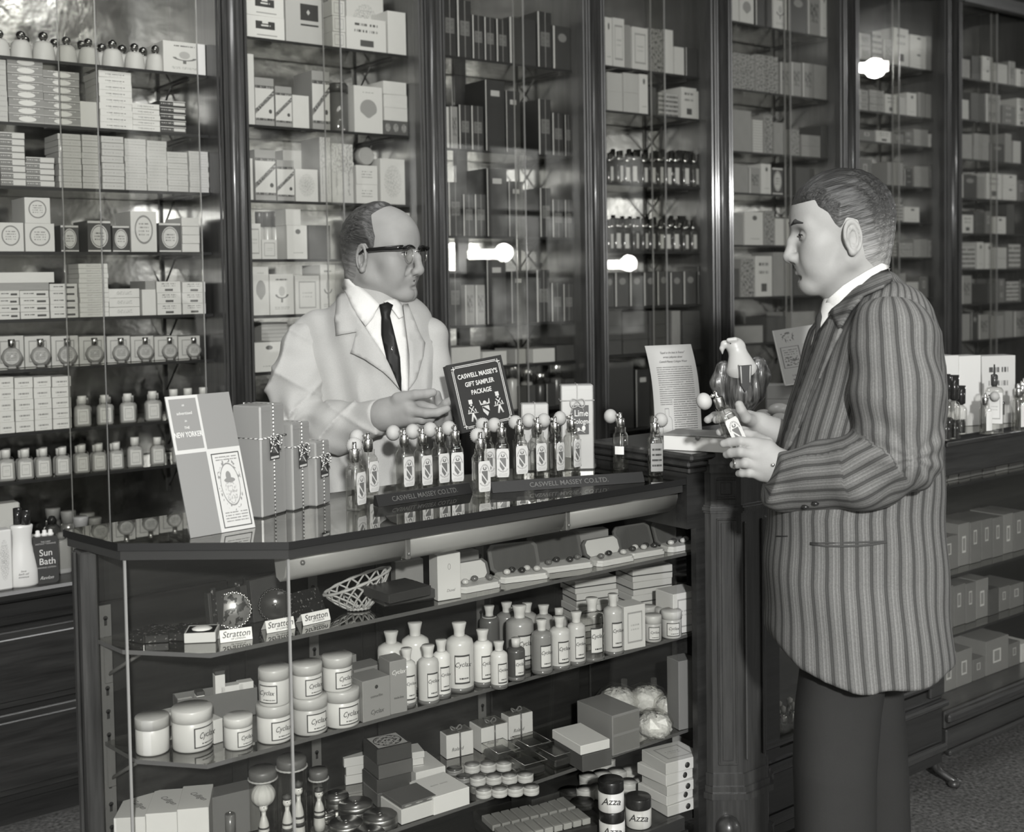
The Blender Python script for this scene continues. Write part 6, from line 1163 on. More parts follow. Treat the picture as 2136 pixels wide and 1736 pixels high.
def nets(f, lo, hi, h, slack=1.6):
    lo = np.asarray(lo, float); n = np.ceil((np.asarray(hi)-lo)/h).astype(int)+1; B = 8; nb = (n-1+B-1)//B; n = nb*B+1
    g = np.stack(np.meshgrid(*[np.arange(k) for k in nb], indexing='ij'), -1).reshape(-1, 3); cen = lo+(g*B+B/2)*h; fc = f(cen)
    V = np.repeat(np.repeat(np.repeat(np.sign(fc).reshape(nb), B, 0), B, 1), B, 2); V = np.pad(V, ((0, 1),)*3, mode='edge')*1.0
    keep = g[np.abs(fc) < B*h*.87*slack]; mask = np.zeros(n, bool); o = np.arange(B+1)
    for i, j, k in keep: mask[i*B:i*B+B+1, j*B:j*B+B+1, k*B:k*B+B+1] = True
    idx = np.argwhere(mask); val = np.concatenate([f(lo+c*h) for c in np.array_split(idx, max(1, len(idx)//200000))]); V[mask] = val
    s = V < 0; c = np.zeros(tuple(n-1), int)
    for a in (0, 1):
        for b in (0, 1):
            for d in (0, 1): c += s[a:n[0]-1+a, b:n[1]-1+b, d:n[2]-1+d]
    act = np.argwhere((c > 0) & (c < 8)); ids = -np.ones(tuple(n-1), int); ids[tuple(act.T)] = np.arange(len(act)); acc = np.zeros((len(act), 3)); cnt = np.zeros(len(act))
    cor = [(a, b, d) for a in (0, 1) for b in (0, 1) for d in (0, 1)]
    for p in cor:
        for ax in range(3):
            if p[ax]: continue
            q = list(p); q[ax] = 1; A = V[tuple((act+p).T)]; Bv = V[tuple((act+q).T)]; m = (A < 0) != (Bv < 0); t = np.where(m, A/np.where(m, A-Bv, 1), 0); pt = act+np.array(p, float); pt[:, ax] += t; acc[m] += pt[m]; cnt[m] += 1
    vs = lo+acc/cnt[:, None]*h; faces = []
    for ax in range(3):
        b, d = (ax+1) % 3, (ax+2) % 3; sl0 = [slice(None)]*3; sl1 = [slice(None)]*3; sl0[ax] = slice(0, n[ax]-1); sl1[ax] = slice(1, n[ax]); s0 = s[tuple(sl0)]; s1 = s[tuple(sl1)]
        e = np.argwhere(s0 != s1); e = e[(e[:, b] > 0) & (e[:, d] > 0) & (e[:, b] < n[b]-1) & (e[:, d] < n[d]-1)]; sg = s0[tuple(e.T)]; q = []
        for db, dd in ((1, 1), (0, 1), (0, 0), (1, 0)): k = e.copy(); k[:, b] -= db; k[:, d] -= dd; q.append(ids[tuple(k.T)])
        q = np.stack(q, 1); faces.append(np.where(sg[:, None], q, q[:, ::-1]))
    return vs, np.concatenate(faces)
def npmesh(name, vs, fs, mats, attrs=None):
    me = bpy.data.meshes.new(name); me.vertices.add(len(vs)); me.vertices.foreach_set('co', np.asarray(vs, float).ravel()); nf = len(fs); k = fs.shape[1]
    me.loops.add(nf*k); me.loops.foreach_set('vertex_index', fs.ravel().astype(np.int32)); me.polygons.add(nf); me.polygons.foreach_set('loop_start', np.arange(0, nf*k, k, dtype=np.int32)); me.polygons.foreach_set('loop_total', np.full(nf, k, dtype=np.int32)) if bpy.app.version < (4, 0) else None
    me.polygons.foreach_set('use_smooth', np.ones(nf, bool)); me.update(calc_edges=True); me.validate()
    for a, v in (attrs or {}).items(): at_ = me.attributes.new(a, 'FLOAT', 'POINT'); at_.data.foreach_set('value', np.asarray(v, float))
    for m in (mats if isinstance(mats, list) else [mats]): me.materials.append(m)
    return me
def join(*ms):
    vs = []; fs = []; o = 0
    for v, f in ms: vs.append(v); fs.append(f+o); o += len(v)
    return np.concatenate(vs), np.concatenate(fs)
def xf(M, v): M = np.array(M); return v@M[:3, :3].T+M[:3, 3]
def inv(M, P): M = np.array(M); return (P-M[:3, 3])@np.linalg.inv(M[:3, :3]).T
def frame3(x, y, z, o, s=1.0): return np.array([[x[i]*s, y[i]*s, z[i]*s, o[i]] for i in range(3)]+[[0, 0, 0, 1.]])
# ---- a head in its own frame: x forward, y left, z up, origin between the ears
def cranium(P, q):
    d = ell(P, A3(-.006, 0, .045), A3(.093, .075, .088)); d = smin(d, ell(P, A3(.040, 0, .048), A3(.048+q.get('fore', 0), .058, .056)), .03)
    d = smin(d, ell(P, A3(.033, 0, -.015), A3(.050, .056, .07)), .025)
    for s in (-1, 1): d = smin(d, capp(P, A3(-.004, s*.055, -.040), A3(.058, s*.020, -.084), .015, .014), .03)
    d = smin(d, ell(P, A3(.028, 0, -.06), A3(.046, .046, .04)), .02)
    d = smin(d, chain(P, [A3(-.028, 0, -.02), A3(-.036, 0, -.09), A3(-.046, 0, -.19)], [.058, .056, .064]), .03); d = smin(d, capp(P, A3(.0, 0, -.075), A3(-.028, 0, -.17), .035, .045), .03)
    return d
def headf(P, q):
    d = cranium(P, q); Q = P.copy(); Q[:, 1] = np.abs(Q[:, 1])
    cx = q.get('chin', .066); d = smin(d, sph(Q, A3(cx, .006, -.084), .017), .02)
    d = smin(d, sph(Q, A3(.052, .044, -.010), .020), .025)                     # cheekbone
    d = smin(d, ell(Q, A3(.055, .034, -.035), A3(.026, .022, .03)), .02)        # cheek
    d = smin(d, capp(Q, A3(.078, .010, .031), A3(.066, .045, .030), .0095, .008), .018)  # brow
    d = smax(d, -ell(Q, A3(.093, .031, .012), A3(.020, .0185, .0125)), .012)    # socket
    d = smin(d, ell(Q, A3(.0690, .031, .0115), A3(.0140, .0160, .0132)), .004); d = smax(d, -ell(Q, A3(.0835, .0315, .0105), A3(.0095, .0125, .0036)), .0012)
    d = smin(d, ell(P, A3(.072, 0, -.047), A3(.0175, .026, .020)), .014)        # muzzle
    nt = q.get('nose', .107); nz = q.get('nz', -.025); hb = q.get('hump', .0)
    n = chain(P, [A3(.080, 0, .026), A3((.080+nt)/2-.002+hb, 0, .002), A3(nt-.010, 0, nz)], [.0075, .0080, .0105], .008); n = smin(n, sph(P, A3(nt-.011, 0, nz-.002), .0112), .006)
    n = smin(n, ell(Q, A3(nt-.019, .0115, nz-.005), A3(.0115, .0072, .0085)), .006); n = smin(n, capp(P, A3(nt-.012, 0, nz-.006), A3(.078, 0, nz-.010), .006, .008), .006)
    d = smin(d, n, .009); d = smax(d, -ell(Q, A3(nt-.016, .0075, nz-.0135), A3(.006, .0032, .004)), .002)
    sm = q.get('smile', 0.); zl = -.0535
    lipx = q.get('lip', .0865)
    for (dz, r, wd) in ((.0042, .0052, .020), (-.0058, .0060, .018)):
        a = A3(lipx, 0, zl+dz); b = A3(lipx-.016, wd, zl+dz*.3+sm*.006); d = smin(d, capp(Q, a, b, r, r*.45), .005)
    d = smax(d, -capp(Q, A3(lipx+.0065, 0, zl-.0003), A3(lipx-.0155, .0225, zl+sm*.007), .0019), .0016)
    d = smax(d, -capp(Q, A3(lipx-.0145, .0235, zl+sm*.007), A3(lipx-.018, .026, zl-.004+sm*.012), .0022), .004)
    fold = q.get('fold', 0.)
    d = smax(d, -capp(Q, A3(nt-.030, .018, nz-.002), A3(.066, .034, -.050), .0016+fold*.001, .0012), .006+fold*.004)
    d = smax(d, -ell(P, A3(cx+.018, 0, -.070), A3(.007, .016, .004)), .006)
    # ears
    er = q.get('ear', 1.0)*1.0; ey = .0735; ex = -.004; tilt = .28
    ax_ = A3(math.cos(tilt), 0, math.sin(tilt)*-1)*1.0; up_ = A3(math.sin(tilt)*.55, 0, 1); up_ = up_/np.linalg.norm(up_); out = A3(-.38, 1, 0); out = out/np.linalg.norm(out); ax_ = np.cross(up_, out)*-1; ax_ = ax_/np.linalg.norm(ax_); ax_ = -ax_ if ax_[0] < 0 else ax_
    c = A3(ex-.004, ey+.004, .003); qd = Q-c; u = qd@ax_; v = qd@up_; w = qd@out
    plate = np.sqrt((u/.0180/er)**2+(v/.0305/er)**2); disc = np.maximum((plate-1)*.016, np.abs(w+.0015)-.0026)
    e = smin(disc, np.sqrt(((plate-.94)*.0175)**2+(w-.0025)**2)-.0034+.0016*np.clip(-v/.03, 0, 1)+.002*np.clip((u-.004)/.008, 0, 1)*np.clip(-v/.01, 0, 1), .0015)
    e = smin(e, np.sqrt(((np.sqrt(((u+.001)/.0085/er)**2+((v+.001)/.018/er)**2)-1)*.0095)**2+(w-.0022)**2)-.0026+.003*np.clip((u-.003)/.005, 0, 1), .0015)
    e = smax(e, -(np.sqrt(((u-.003)/.0080)**2+((v+.003)/.0110)**2+((w-.0052)/.0062)**2)-1)*.006, .002)
    e = smin(e, sph(Q, c+ax_*.006*er-up_*.029*er, .0066), .006); e = smin(e, capp(Q, c+ax_*.013*er-up_*.004, c+ax_*.010*er-up_*.020*er, .0030), .003)
    return smin(d, e, .0045)
def skinmat(name, g):
    t = T(name); (x, y, z), vec = t.coord('Object'); n = t.noise(vec, 22., 4.); n2 = t.noise(vec, 260., 2.); t.col((n*.10+(g-.05))); t.pset(.62, 0, Specular_IOR_Level=.3); t.bump(n2, .0005, .35); return t.m
SKIN1 = skinmat('customer_skin', .30); SKIN2 = skinmat('clerk_skin', .26)
EYEW = G(.5, .15); IRIS = G(.03, .1); HAIRM = {}
def hairmat(name, dark, light, skin, zlo, zhi, sc=(26, 420, 380), front=None):
    t = T(name); (x, y, z), vec = t.coord('Object'); n = t.noise(t.comb(x*sc[0]+z*9., y*sc[1], z*sc[2]+x*90.), 1.0, 3.); n2 = t.noise(vec, 18., 2.)
    f = ((n-.38)*2.6).cl()*(n2*.9+.25); g = t.mix(S(t.nt, t.val(dark)), light, f.cl()); edge = ((z-zlo)/(zhi-zlo)+(n-.5)*1.6).cl(); t.col(t.mix(S(t.nt, t.val(skin)), g, edge)); t.pset(.5, 0, Coat_Weight=.08); t.bump(n, .0022, .8); return t.m
def build_head(q, M, hairpoly, hm, thick=.009, bald=None, h=.0018, fade=.022):
    """returns skin (verts, faces) in world, and makes hair; M maps head frame to world"""
    vs, fs = nets(lambda P: headf(P, q), (-.115, -.10, -.20), (.13, .10, .145), h, 2.0)
    def hf(P):
        p = poly2(P[:, 0], P[:, 2], hairpoly)
        if bald is not None: p = np.maximum(p, -bald(P))
        wob = .0006*np.sin(P[:, 2]*420+P[:, 0]*110)+.0008*np.sin(P[:, 1]*380+P[:, 0]*60); th = np.clip(-p/fade, -1, 1)*thick; up_ = np.clip((P[:, 2]-.06)/.06, 0, 1)*q.get('toph', .0); return np.maximum(cranium(P, q)-th-np.where(th > 0, up_+wob*np.clip(th/.005, 0, 1), 0), p-.006)
    hv, hfs = nets(hf, (-.13, -.10, -.10), (.12, .10, .165), .0026, 2.0)
    return (xf(M, vs), fs), (hv, hfs)
def eyes(root, M, q, rootM):
    for s in (-1, 1):
        m = MB(); m.sphere((0, 0, 0), .0118, 20); b = len(m.f); m.sphere((.0062, 0, -.0006), .0062, 14, 1)
        k = inv(rootM, xf(M, A3(.0690, s*.031, .0112)[None]))[0]; X = Matrix([list(r) for r in (np.linalg.inv(rootM)@M)]); X.translation = Vector(k); part('eye', m, [EYEW, IRIS], root, mat=X)
def lidf(P, s): return capp(P, A3(.0835, s*.022, .0175), A3(.0775, s*.042, .0150), .0022)
def lashes(root, mat, up=1.0):
    m = MB()
    for s in (-1, 1): m.tube([(.0832-.0055*abs(k)**2-.002*k, s*(.0315+.0130*k), .0142-.0024*abs(k)**2) for k in (-1, -.6, -.2, .2, .6, 1.)], [.0006, .0011, .0013, .0013, .0012, .0006], 6)
    part('eyelash', m, G(.02, .8), root, mat=mat)
def mouthline(root, mat, q):
    m = MB(); x = q['lip']; sm = q['smile']; m.tube([(x+.0032-.0165*(abs(k)**1.6), .0225*k, -.0537+sm*.006*abs(k)**1.5) for k in [i/8 for i in range(-8, 9)]], [.0006+.0008*(1-abs(i/8)) for i in range(-8, 9)], 6); part('mouth_line', m, G(.05, .6), root, mat=mat)
CLOTHM = {}
def person(name, label, root, skinparts, skin):
    v, f = join(*skinparts); o = tag(link(name, npmesh(name, v-np.asarray(root), f, skin), None, tuple(root)), label, 'person'); return o
def child(nm, o, root, v, f, mat, attrs=None, label=None):
    return part(nm, npmesh(nm, v-np.asarray(root), f, mat, attrs), None, o, label=label)
def march(f, px, py, d0, n=60):
    P = []; d = np.full(len(px), float(d0)); rays = np.array([ray(a, b) for a, b in zip(px, py)]); nr = np.linalg.norm(rays, axis=1)
    for _ in range(n): d = d+f(CAM+rays*d[:, None])/nr*.7
    return CAM+rays*d[:, None]
from mathutils.geometry import delaunay_2d_cdt
def patch(f, poly, d0, off, th=.003, step=9, bump=None):
    """a piece of cloth cut to an outline and laid on the surface f; returns verts, faces, (px,py)"""
    pts = [Vector(p) for p in poly]; dense = []
    for i in range(len(pts)):
        a, b = pts[i], pts[(i+1) % len(pts)]; k = max(1, int((b-a).length/step)); dense += [a+(b-a)*j/k for j in range(k)]
    n = len(dense); X = [p.x for p in pts]; Y = [p.y for p in pts]; ins = []; gx = np.arange(min(X)+step/2, max(X), step); gy = np.arange(min(Y)+step/2, max(Y), step)
    if len(gx) and len(gy): G_ = np.array([(a, b) for a in gx for b in gy]); dd = poly2(G_[:, 0], G_[:, 1], [tuple(p) for p in pts]); ins = [Vector(p) for p in G_[dd < -step*.45]]
    v, e, t, *_ = delaunay_2d_cdt(dense+ins, [(i, (i+1) % n) for i in range(n)], [list(range(n))], 1, 1e-5)
    px = np.array([p.x for p in v]); py = np.array([p.y for p in v]); W_ = march(f, px, py, d0); ee = .002
    N = np.stack([f(W_+A3(*[ee if j == i else 0 for j in range(3)]))-f(W_-A3(*[ee if j == i else 0 for j in range(3)])) for i in range(3)], 1); N /= np.linalg.norm(N, axis=1)[:, None]+1e-9; 
    okv = np.abs(f(W_)) < .012; W_[~okv] = W_[okv].mean(0); o_ = off(px, py) if callable(off) else off; top = W_+N*(np.asarray(o_)[:, None] if np.ndim(o_) else o_); bot = top-N*th; F_ = []; m = len(v)
    T_ = [list(x) for x in t if len(x) == 3 and all(okv[j] for j in x)]; cen = CAM
    ec = {}
    for a, b, c in T_:
        nn = np.cross(top[b]-top[a], top[c]-top[a])
        if nn@(cen-top[a]) < 0: b, c = c, b
        F_ += [(a, b, c), (a+m, c+m, b+m)]
        for x, y in ((a, b), (b, c), (c, a)): ec[(x, y)] = 1
    for (x, y) in list(ec):
        if (y, x) not in ec: F_ += [(x, x+m, y+m), (x, y+m, y)]
    return np.concatenate([top, bot]), np.array(F_), (np.tile(px, 2), np.tile(py, 2))
class Stack:
    """body section stack: rows (py, xl, xr, b, wc) measured in the picture at depth D"""
    def __init__(s, rows, D, pw=2.3, ang=0.0):
        s.ex = R0*math.cos(ang)+F0*math.sin(ang); s.ew = np.cross(Z0, s.ex); s.pw = pw; L = []
        for py, xl, xr, b, wc in rows:
            a = wp(xl, py, D); c = wp(xr, py, D); mid = (a+c)/2; L.append(((a[2]+c[2])/2, mid@s.ex, max(.01, np.linalg.norm(c-a)/2/math.cos(ang)), b, mid@s.ew+wc))
        L.sort(); s.L = np.array(L)
    def par(s, z): return [np.interp(z, s.L[:, 0], s.L[:, i]) for i in (1, 2, 3, 4)]
    def __call__(s, P):
        z = P[:, 2]; cu, a, b, cw = s.par(z); x = (P@s.ex-cu)/a; y = (P@s.ew-cw)/b; k = (np.abs(x)**s.pw+np.abs(y)**s.pw)**(1/s.pw); d = (k-1)*np.minimum(a, b)*.92
        return smax(smax(d, z-s.L[-1, 0], .02), s.L[0, 0]-z, .004)
    def arc(s, P): cu, a, b, cw = s.par(P[:, 2]); return np.arctan2((P@s.ew-cw)/b, (P@s.ex-cu)/a)*.17
def stripecloth(name, lo, hi):
    t = T(name); a = t.attr('stripe'); (x, y, z), vec = t.coord('Object'); n = t.noise(vec, 350., 2.); w = t.noise(vec, 9., 2.); q = a*(1/.0262)+(w-.5)*.10; f = q.fr()
    th = f.lt(.26)*.42+(f-.58).ab().lt(.055)*-.35+(f-.80).ab().lt(.05)*-.22+((q*7.).fr().lt(.5))*.12; g = (.62-th)*(n*.9+.52); t.col(t.mix(S(t.nt, t.val(lo)), hi, g.cl())); t.pset(.95, 0, Specular_IOR_Level=.2); t.bump(n, .0008, .5); return t.m
def clothmat(name, g, rough=.85, sc=500.): t = T(name); (x, y, z), vec = t.coord('Object'); n = t.noise(vec, sc, 2.); w = t.noise(vec, 12., 3.); t.col(n*g*.25+w*g*.2+g*.78); t.pset(rough, 0, Specular_IOR_Level=.2); t.bump(n, .0005, .4); return t.m
def handf(P, palm, fingers, k=.008):
    d = None
    for a, b, ra, rb in palm: e = capp(P, a, b, ra, rb); d = e if d is None else smin(d, e, .014)
    fd = None
    for pts, rr in fingers: e = chain(P, pts, rr, .003); d_ = smin(d, e, k); fd = d_ if fd is None else np.minimum(fd, d_)
    return fd
def bbox(pts, pad): a = np.array(pts); return a.min(0)-pad, a.max(0)+pad
def arcsleeve(V, pts, R_=.07):
    """stripe coordinate round a bent sleeve"""
    pts = [np.asarray(p) for p in pts]; best = np.full(len(V), 1e9); out = np.zeros(len(V)); ref = None
    for i in range(len(pts)-1):
        a, b = pts[i], pts[i+1]; ax = (b-a)/np.linalg.norm(b-a)
        if ref is None: ref = np.cross(ax, F0); ref /= np.linalg.norm(ref)
        else: ref = ref-ax*(ref@ax); ref /= np.linalg.norm(ref)
        oth = np.cross(ax, ref); h = np.clip((V-a)@ax/np.linalg.norm(b-a), 0, 1); c = a+h[:, None]*(b-a); d = np.linalg.norm(V-c, axis=1); m = d < best; best = np.where(m, d, best); ang = np.arctan2((V-c)@oth, (V-c)@ref)*R_; out = np.where(m, ang, out)
    return out
# ================================================================ customer (profile, looking towards the clerk)
CD = 2.42; yaw = math.radians(-5); fw_ = -R0*math.cos(yaw)-F0*math.sin(yaw); fw_ = fw_; lf_ = np.cross(Z0, fw_)
tl = math.radians(2); fwt = fw_*math.cos(tl)+Z0*math.sin(tl)*-1; upt = np.cross(fwt, lf_)
M1 = frame3(fwt, lf_, upt, wp(1753, 501, CD), 1.035)
q1 = dict(smile=1.0, nose=.110, nz=-.026, chin=.064, lip=.083, toph=.0)
hp1 = [(.092, .072), (.083, .110), (.04, .16), (-.06, .16), (-.13, .10), (-.13, -.02), (-.098, -.058), (-.055, -.060), (-.034, -.038), (-.026, .0), (-.020, .034), (.0, .040), (.012, .020), (.022, .030), (.034, .052), (.050, .064), (.055, .078)]
(hv1, hf1), (ha1, hb1) = build_head(q1, M1, hp1, None, .008, fade=.028)
feet1 = A3(*wp(1770, 1300, CD)); feet1[2] = 0
w3 = lambda x, y, d: wp(x, y, d)
# near (left) hand laid over the bottle, fingers pointing to the clerk
HD = 2.36
palm = [(w3(1640, 975, HD), w3(1590, 945, HD), .026, .021), (w3(1640, 985, HD), w3(1592, 972, HD), .025, .020), (w3(1600, 935, HD), w3(1574, 928, HD), .018, .0125), (w3(1597, 960, HD), w3(1572, 952, HD-.006), .018, .0125), (w3(1597, 978, HD), w3(1578, 974, HD-.004), .018, .012), (w3(1600, 990, HD), w3(1588, 991, HD), .015, .011), (w3(1680, 990, 2.35), w3(1625, 970, HD), .030, .030)]
fing = [([w3(1575, 926, HD), w3(1545, 921, HD-.006), w3(1522, 923, HD+.006), w3(1509, 926, HD+.012)], [.0115, .0098, .0088, .0078]),
        ([w3(1573, 949, HD-.006), w3(1545, 943, HD-.014), w3(1525, 945, HD), w3(1516, 948, HD+.010)], [.0118, .0100, .0092, .0082]),
        ([w3(1577, 971, HD-.004), w3(1554, 966, HD-.012), w3(1538, 968, HD), w3(1530, 970, HD+.010)], [.0115, .0098, .0088, .0078]),
        ([w3(1588, 989, HD), w3(1563, 987, HD-.008), w3(1548, 987, HD), w3(1541, 988, HD+.008)], [.0102, .0088, .0080, .0070]),
        ([w3(1600, 925, HD+.03), w3(1575, 912, HD+.06), w3(1555, 905, HD+.065)], [.014, .0115, .0095])]
lo, hi = bbox([p for f_ in fing for p in f_[0]]+[w3(1680, 990, 2.35)], .045); handL = nets(lambda P: handf(P, palm, fing), lo, hi, .0020, 1.8)
HB = 2.50
palm2 = [(w3(1625, 905, HB), w3(1585, 885, HB), .024, .019), (w3(1585, 880, HB), w3(1562, 872, HB), .019, .014), (w3(1600, 895, HB), w3(1570, 890, HB+.01), .022, .017), (w3(1690, 915, 2.52), w3(1620, 900, HB), .028, .026)]
fing2 = [([w3(1572, 880, HB-.01), w3(1556, 872, HB-.035), w3(1546, 856, HB-.045), w3(1542, 845, HB-.045)], [.0140, .0115, .0102, .0092]),
         ([w3(1562, 880, HB+.005), w3(1530, 872, HB+.004), w3(1505, 872, HB-.012), w3(1494, 876, HB-.035)], [.0115, .0098, .0090, .0082]),
         ([w3(1562, 868, HB+.008), w3(1520, 862, HB+.012), w3(1490, 868, HB+.0), w3(1476, 876, HB-.02)], [.0115, .0096, .0086, .0078]),
         ([w3(1566, 892, HB+.005), w3(1535, 895, HB+.006), w3(1512, 898, HB-.010), w3(1501, 902, HB-.032)], [.0112, .0096, .0088, .0080]),
         ([w3(1572, 905, HB+.005), w3(1545, 912, HB+.004), w3(1525, 915, HB-.008), w3(1518, 918, HB-.025)], [.0105, .0088, .0080, .0072])]
lo, hi = bbox([p for f_ in fing2 for p in f_[0]]+[w3(1690, 915, 2.52)], .045); handR = nets(lambda P: handf(P, palm2, fing2), lo, hi, .0020, 1.8)
# plain body under the clothes, down to the feet
def z_at(x, z, D): p = wp(x, 900, D); return A3(p[0], p[1], z)
def core1(P):
    d = capp(P, z_at(1815, 1.28, CD), z_at(1790, .92, CD), .105, .125)
    for s, fx in ((-.05, 1750), (.07, 1830)): d = smin(d, chain(P, [z_at(1790, .88, CD+s), z_at(fx, .48, CD+s), z_at(fx+8, .09, CD+s)], [.062, .046, .036]), .02)
    d = smin(d, chain(P, [w3(1862, 690, 2.25), w3(1882, 960, 2.22), w3(1650, 985, 2.34)], [.05, .042, .028]), .02); return smin(d, chain(P, [w3(1840, 690, 2.58), w3(1850, 950, 2.62), w3(1680, 915, 2.53)], [.05, .042, .028]), .02)
coreA = nets(core1, (1.4, .9, 0) if False else feet1+A3(-.45, -.45, 0), feet1+A3(.45, .45, 1.45), .014, 2.0)
cust = person('person', 'dark-haired man in a striped tweed jacket, seen side-on holding an atomizer bottle', feet1, [(hv1, hf1), handL, handR, coreA], SKIN1)
RM1 = np.eye(4); RM1[:3, 3] = feet1; loc1 = np.linalg.inv(RM1)@M1
HM1 = hairmat('customer_dark_hair', .008, .075, .24, -.050, .050)
part('hair', npmesh('hair', ha1, hb1, HM1), None, cust, mat=Matrix([list(r) for r in loc1])); eyes(cust, M1, q1, RM1); mouthline(cust, Matrix([list(r) for r in loc1]), q1); lashes(cust, Matrix([list(r) for r in loc1]))
v, f = nets(lambda P: np.minimum(*[smin(capp(P, A3(.0925, s*.010, .0335), A3(.0885, s*.030, .0395), .0036, .0044), capp(P, A3(.0885, s*.030, .0395), A3(.0765, s*.049, .0350), .0044, .0026), .003) for s in (-1, 1)]), (.055, -.06, .02), (.10, .06, .055), .0016, 3.)
part('eyebrow', npmesh('eyebrow', v, f, G(.025, .8)), None, cust, mat=Matrix([list(r) for r in loc1]))
# jacket
JR = [(560, 1835, 1850, .05, 0), (585, 1800, 1868, .085, 0), (610, 1768, 1886, .145, 0), (640, 1740, 1906, .185, 0), (690, 1705, 1935, .205, 0), (760, 1680, 1950, .20, 0), (850, 1655, 1952, .19, 0), (950, 1625, 1950, .18, 0), (1050, 1606, 1953, .18, 0), (1180, 1603, 1958, .185, 0), (1300, 1606, 1962, .205, 0), (1410, 1612, 1968, .22, 0)]
js = Stack(JR, CD, 2.4)
jp = [w3(x, y, CD-.05) for x, y in ((1500, 500), (2050, 500), (2050, 1345), (1965, 1362), (1900, 1380), (1830, 1391), (1750, 1391), (1690, 1383), (1650, 1366), (1622, 1338), (1607, 1295), (1500, 1200))]; jp2 = [(float(p@R0), float(p[2])) for p in jp]
def jacketf(P):
    d = js(P); u = P@R0; z = P[:, 2]; d = smax(d, poly2(u, z, jp2), .004)
    d = smin(d, capp(P, w3(1855, 662, CD-.155), w3(1862, 720, CD-.165), .060, .062), .05); d = smin(d, capp(P, w3(1845, 662, CD+.155), w3(1850, 720, CD+.165), .060, .062), .05)
    return d-.0022*np.sin(u*55+z*6)*np.clip((1.2-z)*3, 0, 1)-.0018*np.sin(z*38+u*20)
v, f = nets(jacketf, feet1+A3(-.36, -.36, .60), feet1+A3(.36, .36, 1.56), .0055, 2.0)
STR = stripecloth('striped_tweed', .035, .19); jk = child('jacket', cust, feet1, v, f, STR, {'stripe': js.arc(v)})
SL = [w3(1862, 700, CD-.185), w3(1872, 830, CD-.215), w3(1876, 945, CD-.22), w3(1800, 985, CD-.19), w3(1720, 992, CD-.13), w3(1634, 1006, CD-.075)]; SLR = [.078, .078, .070, .066, .062, .058]
def sleevef(P):
    d = chain(P, SL, SLR, .03); e = P-SL[2]; r = np.linalg.norm(e, axis=1); ph = np.arctan2(e@Z0, -(e@R0)); d = d-.0045*np.exp(-(r/.11)**2)*np.sin(ph*9+r*25)-.0025*np.sin((P@Z0)*70+(P@R0)*30)*np.clip(r/.1, 0, 1)*.8
    cu = P-SL[-1]; ax = (SL[-1]-SL[-2]); ax = ax/np.linalg.norm(ax); ax2 = ax*.94+Z0*.34*.0+R0*.0; ax2 = -R0*.96-Z0*-.0; nrm = -R0*.955+Z0*.30; return smax(d, (cu@nrm)-.028, .003)
lo, hi = bbox(SL, .11); v, f = nets(sleevef, lo, hi, .0042, 2.0); sl = child('jacket_sleeve', cust, feet1, v, f, STR, {'stripe': arcsleeve(v, SL, .075)})
def bt(x, y): p = march(sleevef, np.array([x]), np.array([y]), 2.0)[0]; m = MB(); m.sphere(tuple(p-feet1), .0075, 14, 0, (1, 1, .6)); return m
for x, y in ((1680, 1057), (1701, 1050)): part('cuff_button', bt(x, y), G(.02, .2), sl)
SR = [w3(1845, 700, CD+.185), w3(1850, 940, CD+.23), w3(1700, 925, CD+.12)]; lo, hi = bbox(SR, .11); v, f = nets(lambda P: smax(chain(P, SR, [.076, .066, .052], .03), -((P-SR[2])@R0)-.02, .004), lo, hi, .007, 2.); child('jacket_sleeve', cust, feet1, v, f, STR, {'stripe': arcsleeve(v, SR, .075)})
# lapel, collar, shirt collar, tie, pocket
bodyf = lambda P: smin(jacketf(P), cranium(inv(M1, P), q1)*1.035, .004)
def addpatch(nm, f_, poly, d0, off, th, mat, direc=None, o=cust, root=feet1, step=9, label=None):
    v, f, (px, py) = patch(f_, poly, d0, off, th, step); at_ = {'stripe': (px*direc[0]+py*direc[1])*.00095} if direc else None; return child(nm, o, root, v, f, mat, at_, label)
addpatch('shirt_collar', bodyf, [(1727, 632), (1731, 620), (1758, 595), (1802, 567), (1834, 550), (1849, 556), (1846, 566), (1809, 585), (1779, 610), (1751, 642), (1735, 664), (1727, 650)], 2.1, .0075, .004, clothmat('white_shirt_cotton', .72), o=cust)
tp_ = [w3(1724, 640, CD+.01), w3(1719, 668, CD), w3(1712, 700, CD-.01), w3(1700, 760, CD-.01), w3(1690, 830, CD)]; v, f = nets(lambda P: chain(P, tp_, [.013, .016, .012, .018, .02], .004), tp_[4]-A3(.12, .12, .05), tp_[0]+A3(.12, .12, .05), .003, 2.); child('tie', cust, feet1, v, f, clothmat('patterned_dark_tie', .05, .6, 90.))
v, f = nets(lambda P: smin(capp(P, w3(1765, 640, CD), w3(1740, 800, CD), .045, .05), capp(P, w3(1740, 640, CD), w3(1725, 720, CD), .018, .03), .02), w3(1740, 800, CD)-A3(.15, .15, .1), w3(1765, 640, CD)+A3(.15, .15, .08), .006, 2.); child('shirt_front', cust, feet1, v, f, clothmat('white_shirt_front', .6))
addpatch('jacket_collar', bodyf, [(1848, 563), (1862, 592), (1845, 606), (1808, 622), (1783, 650), (1760, 690), (1738, 660), (1752, 640), (1781, 608), (1812, 583)], 2.1, .012, .006, STR, (.45, 1.1))
addpatch('lapel', bodyf, [(1740, 660), (1762, 690), (1742, 730), (1712, 800), (1680, 880), (1655, 930), (1632, 958), (1642, 900), (1660, 840), (1682, 770), (1708, 705)], 2.1, .009, .005, STR, (1.0, .35))
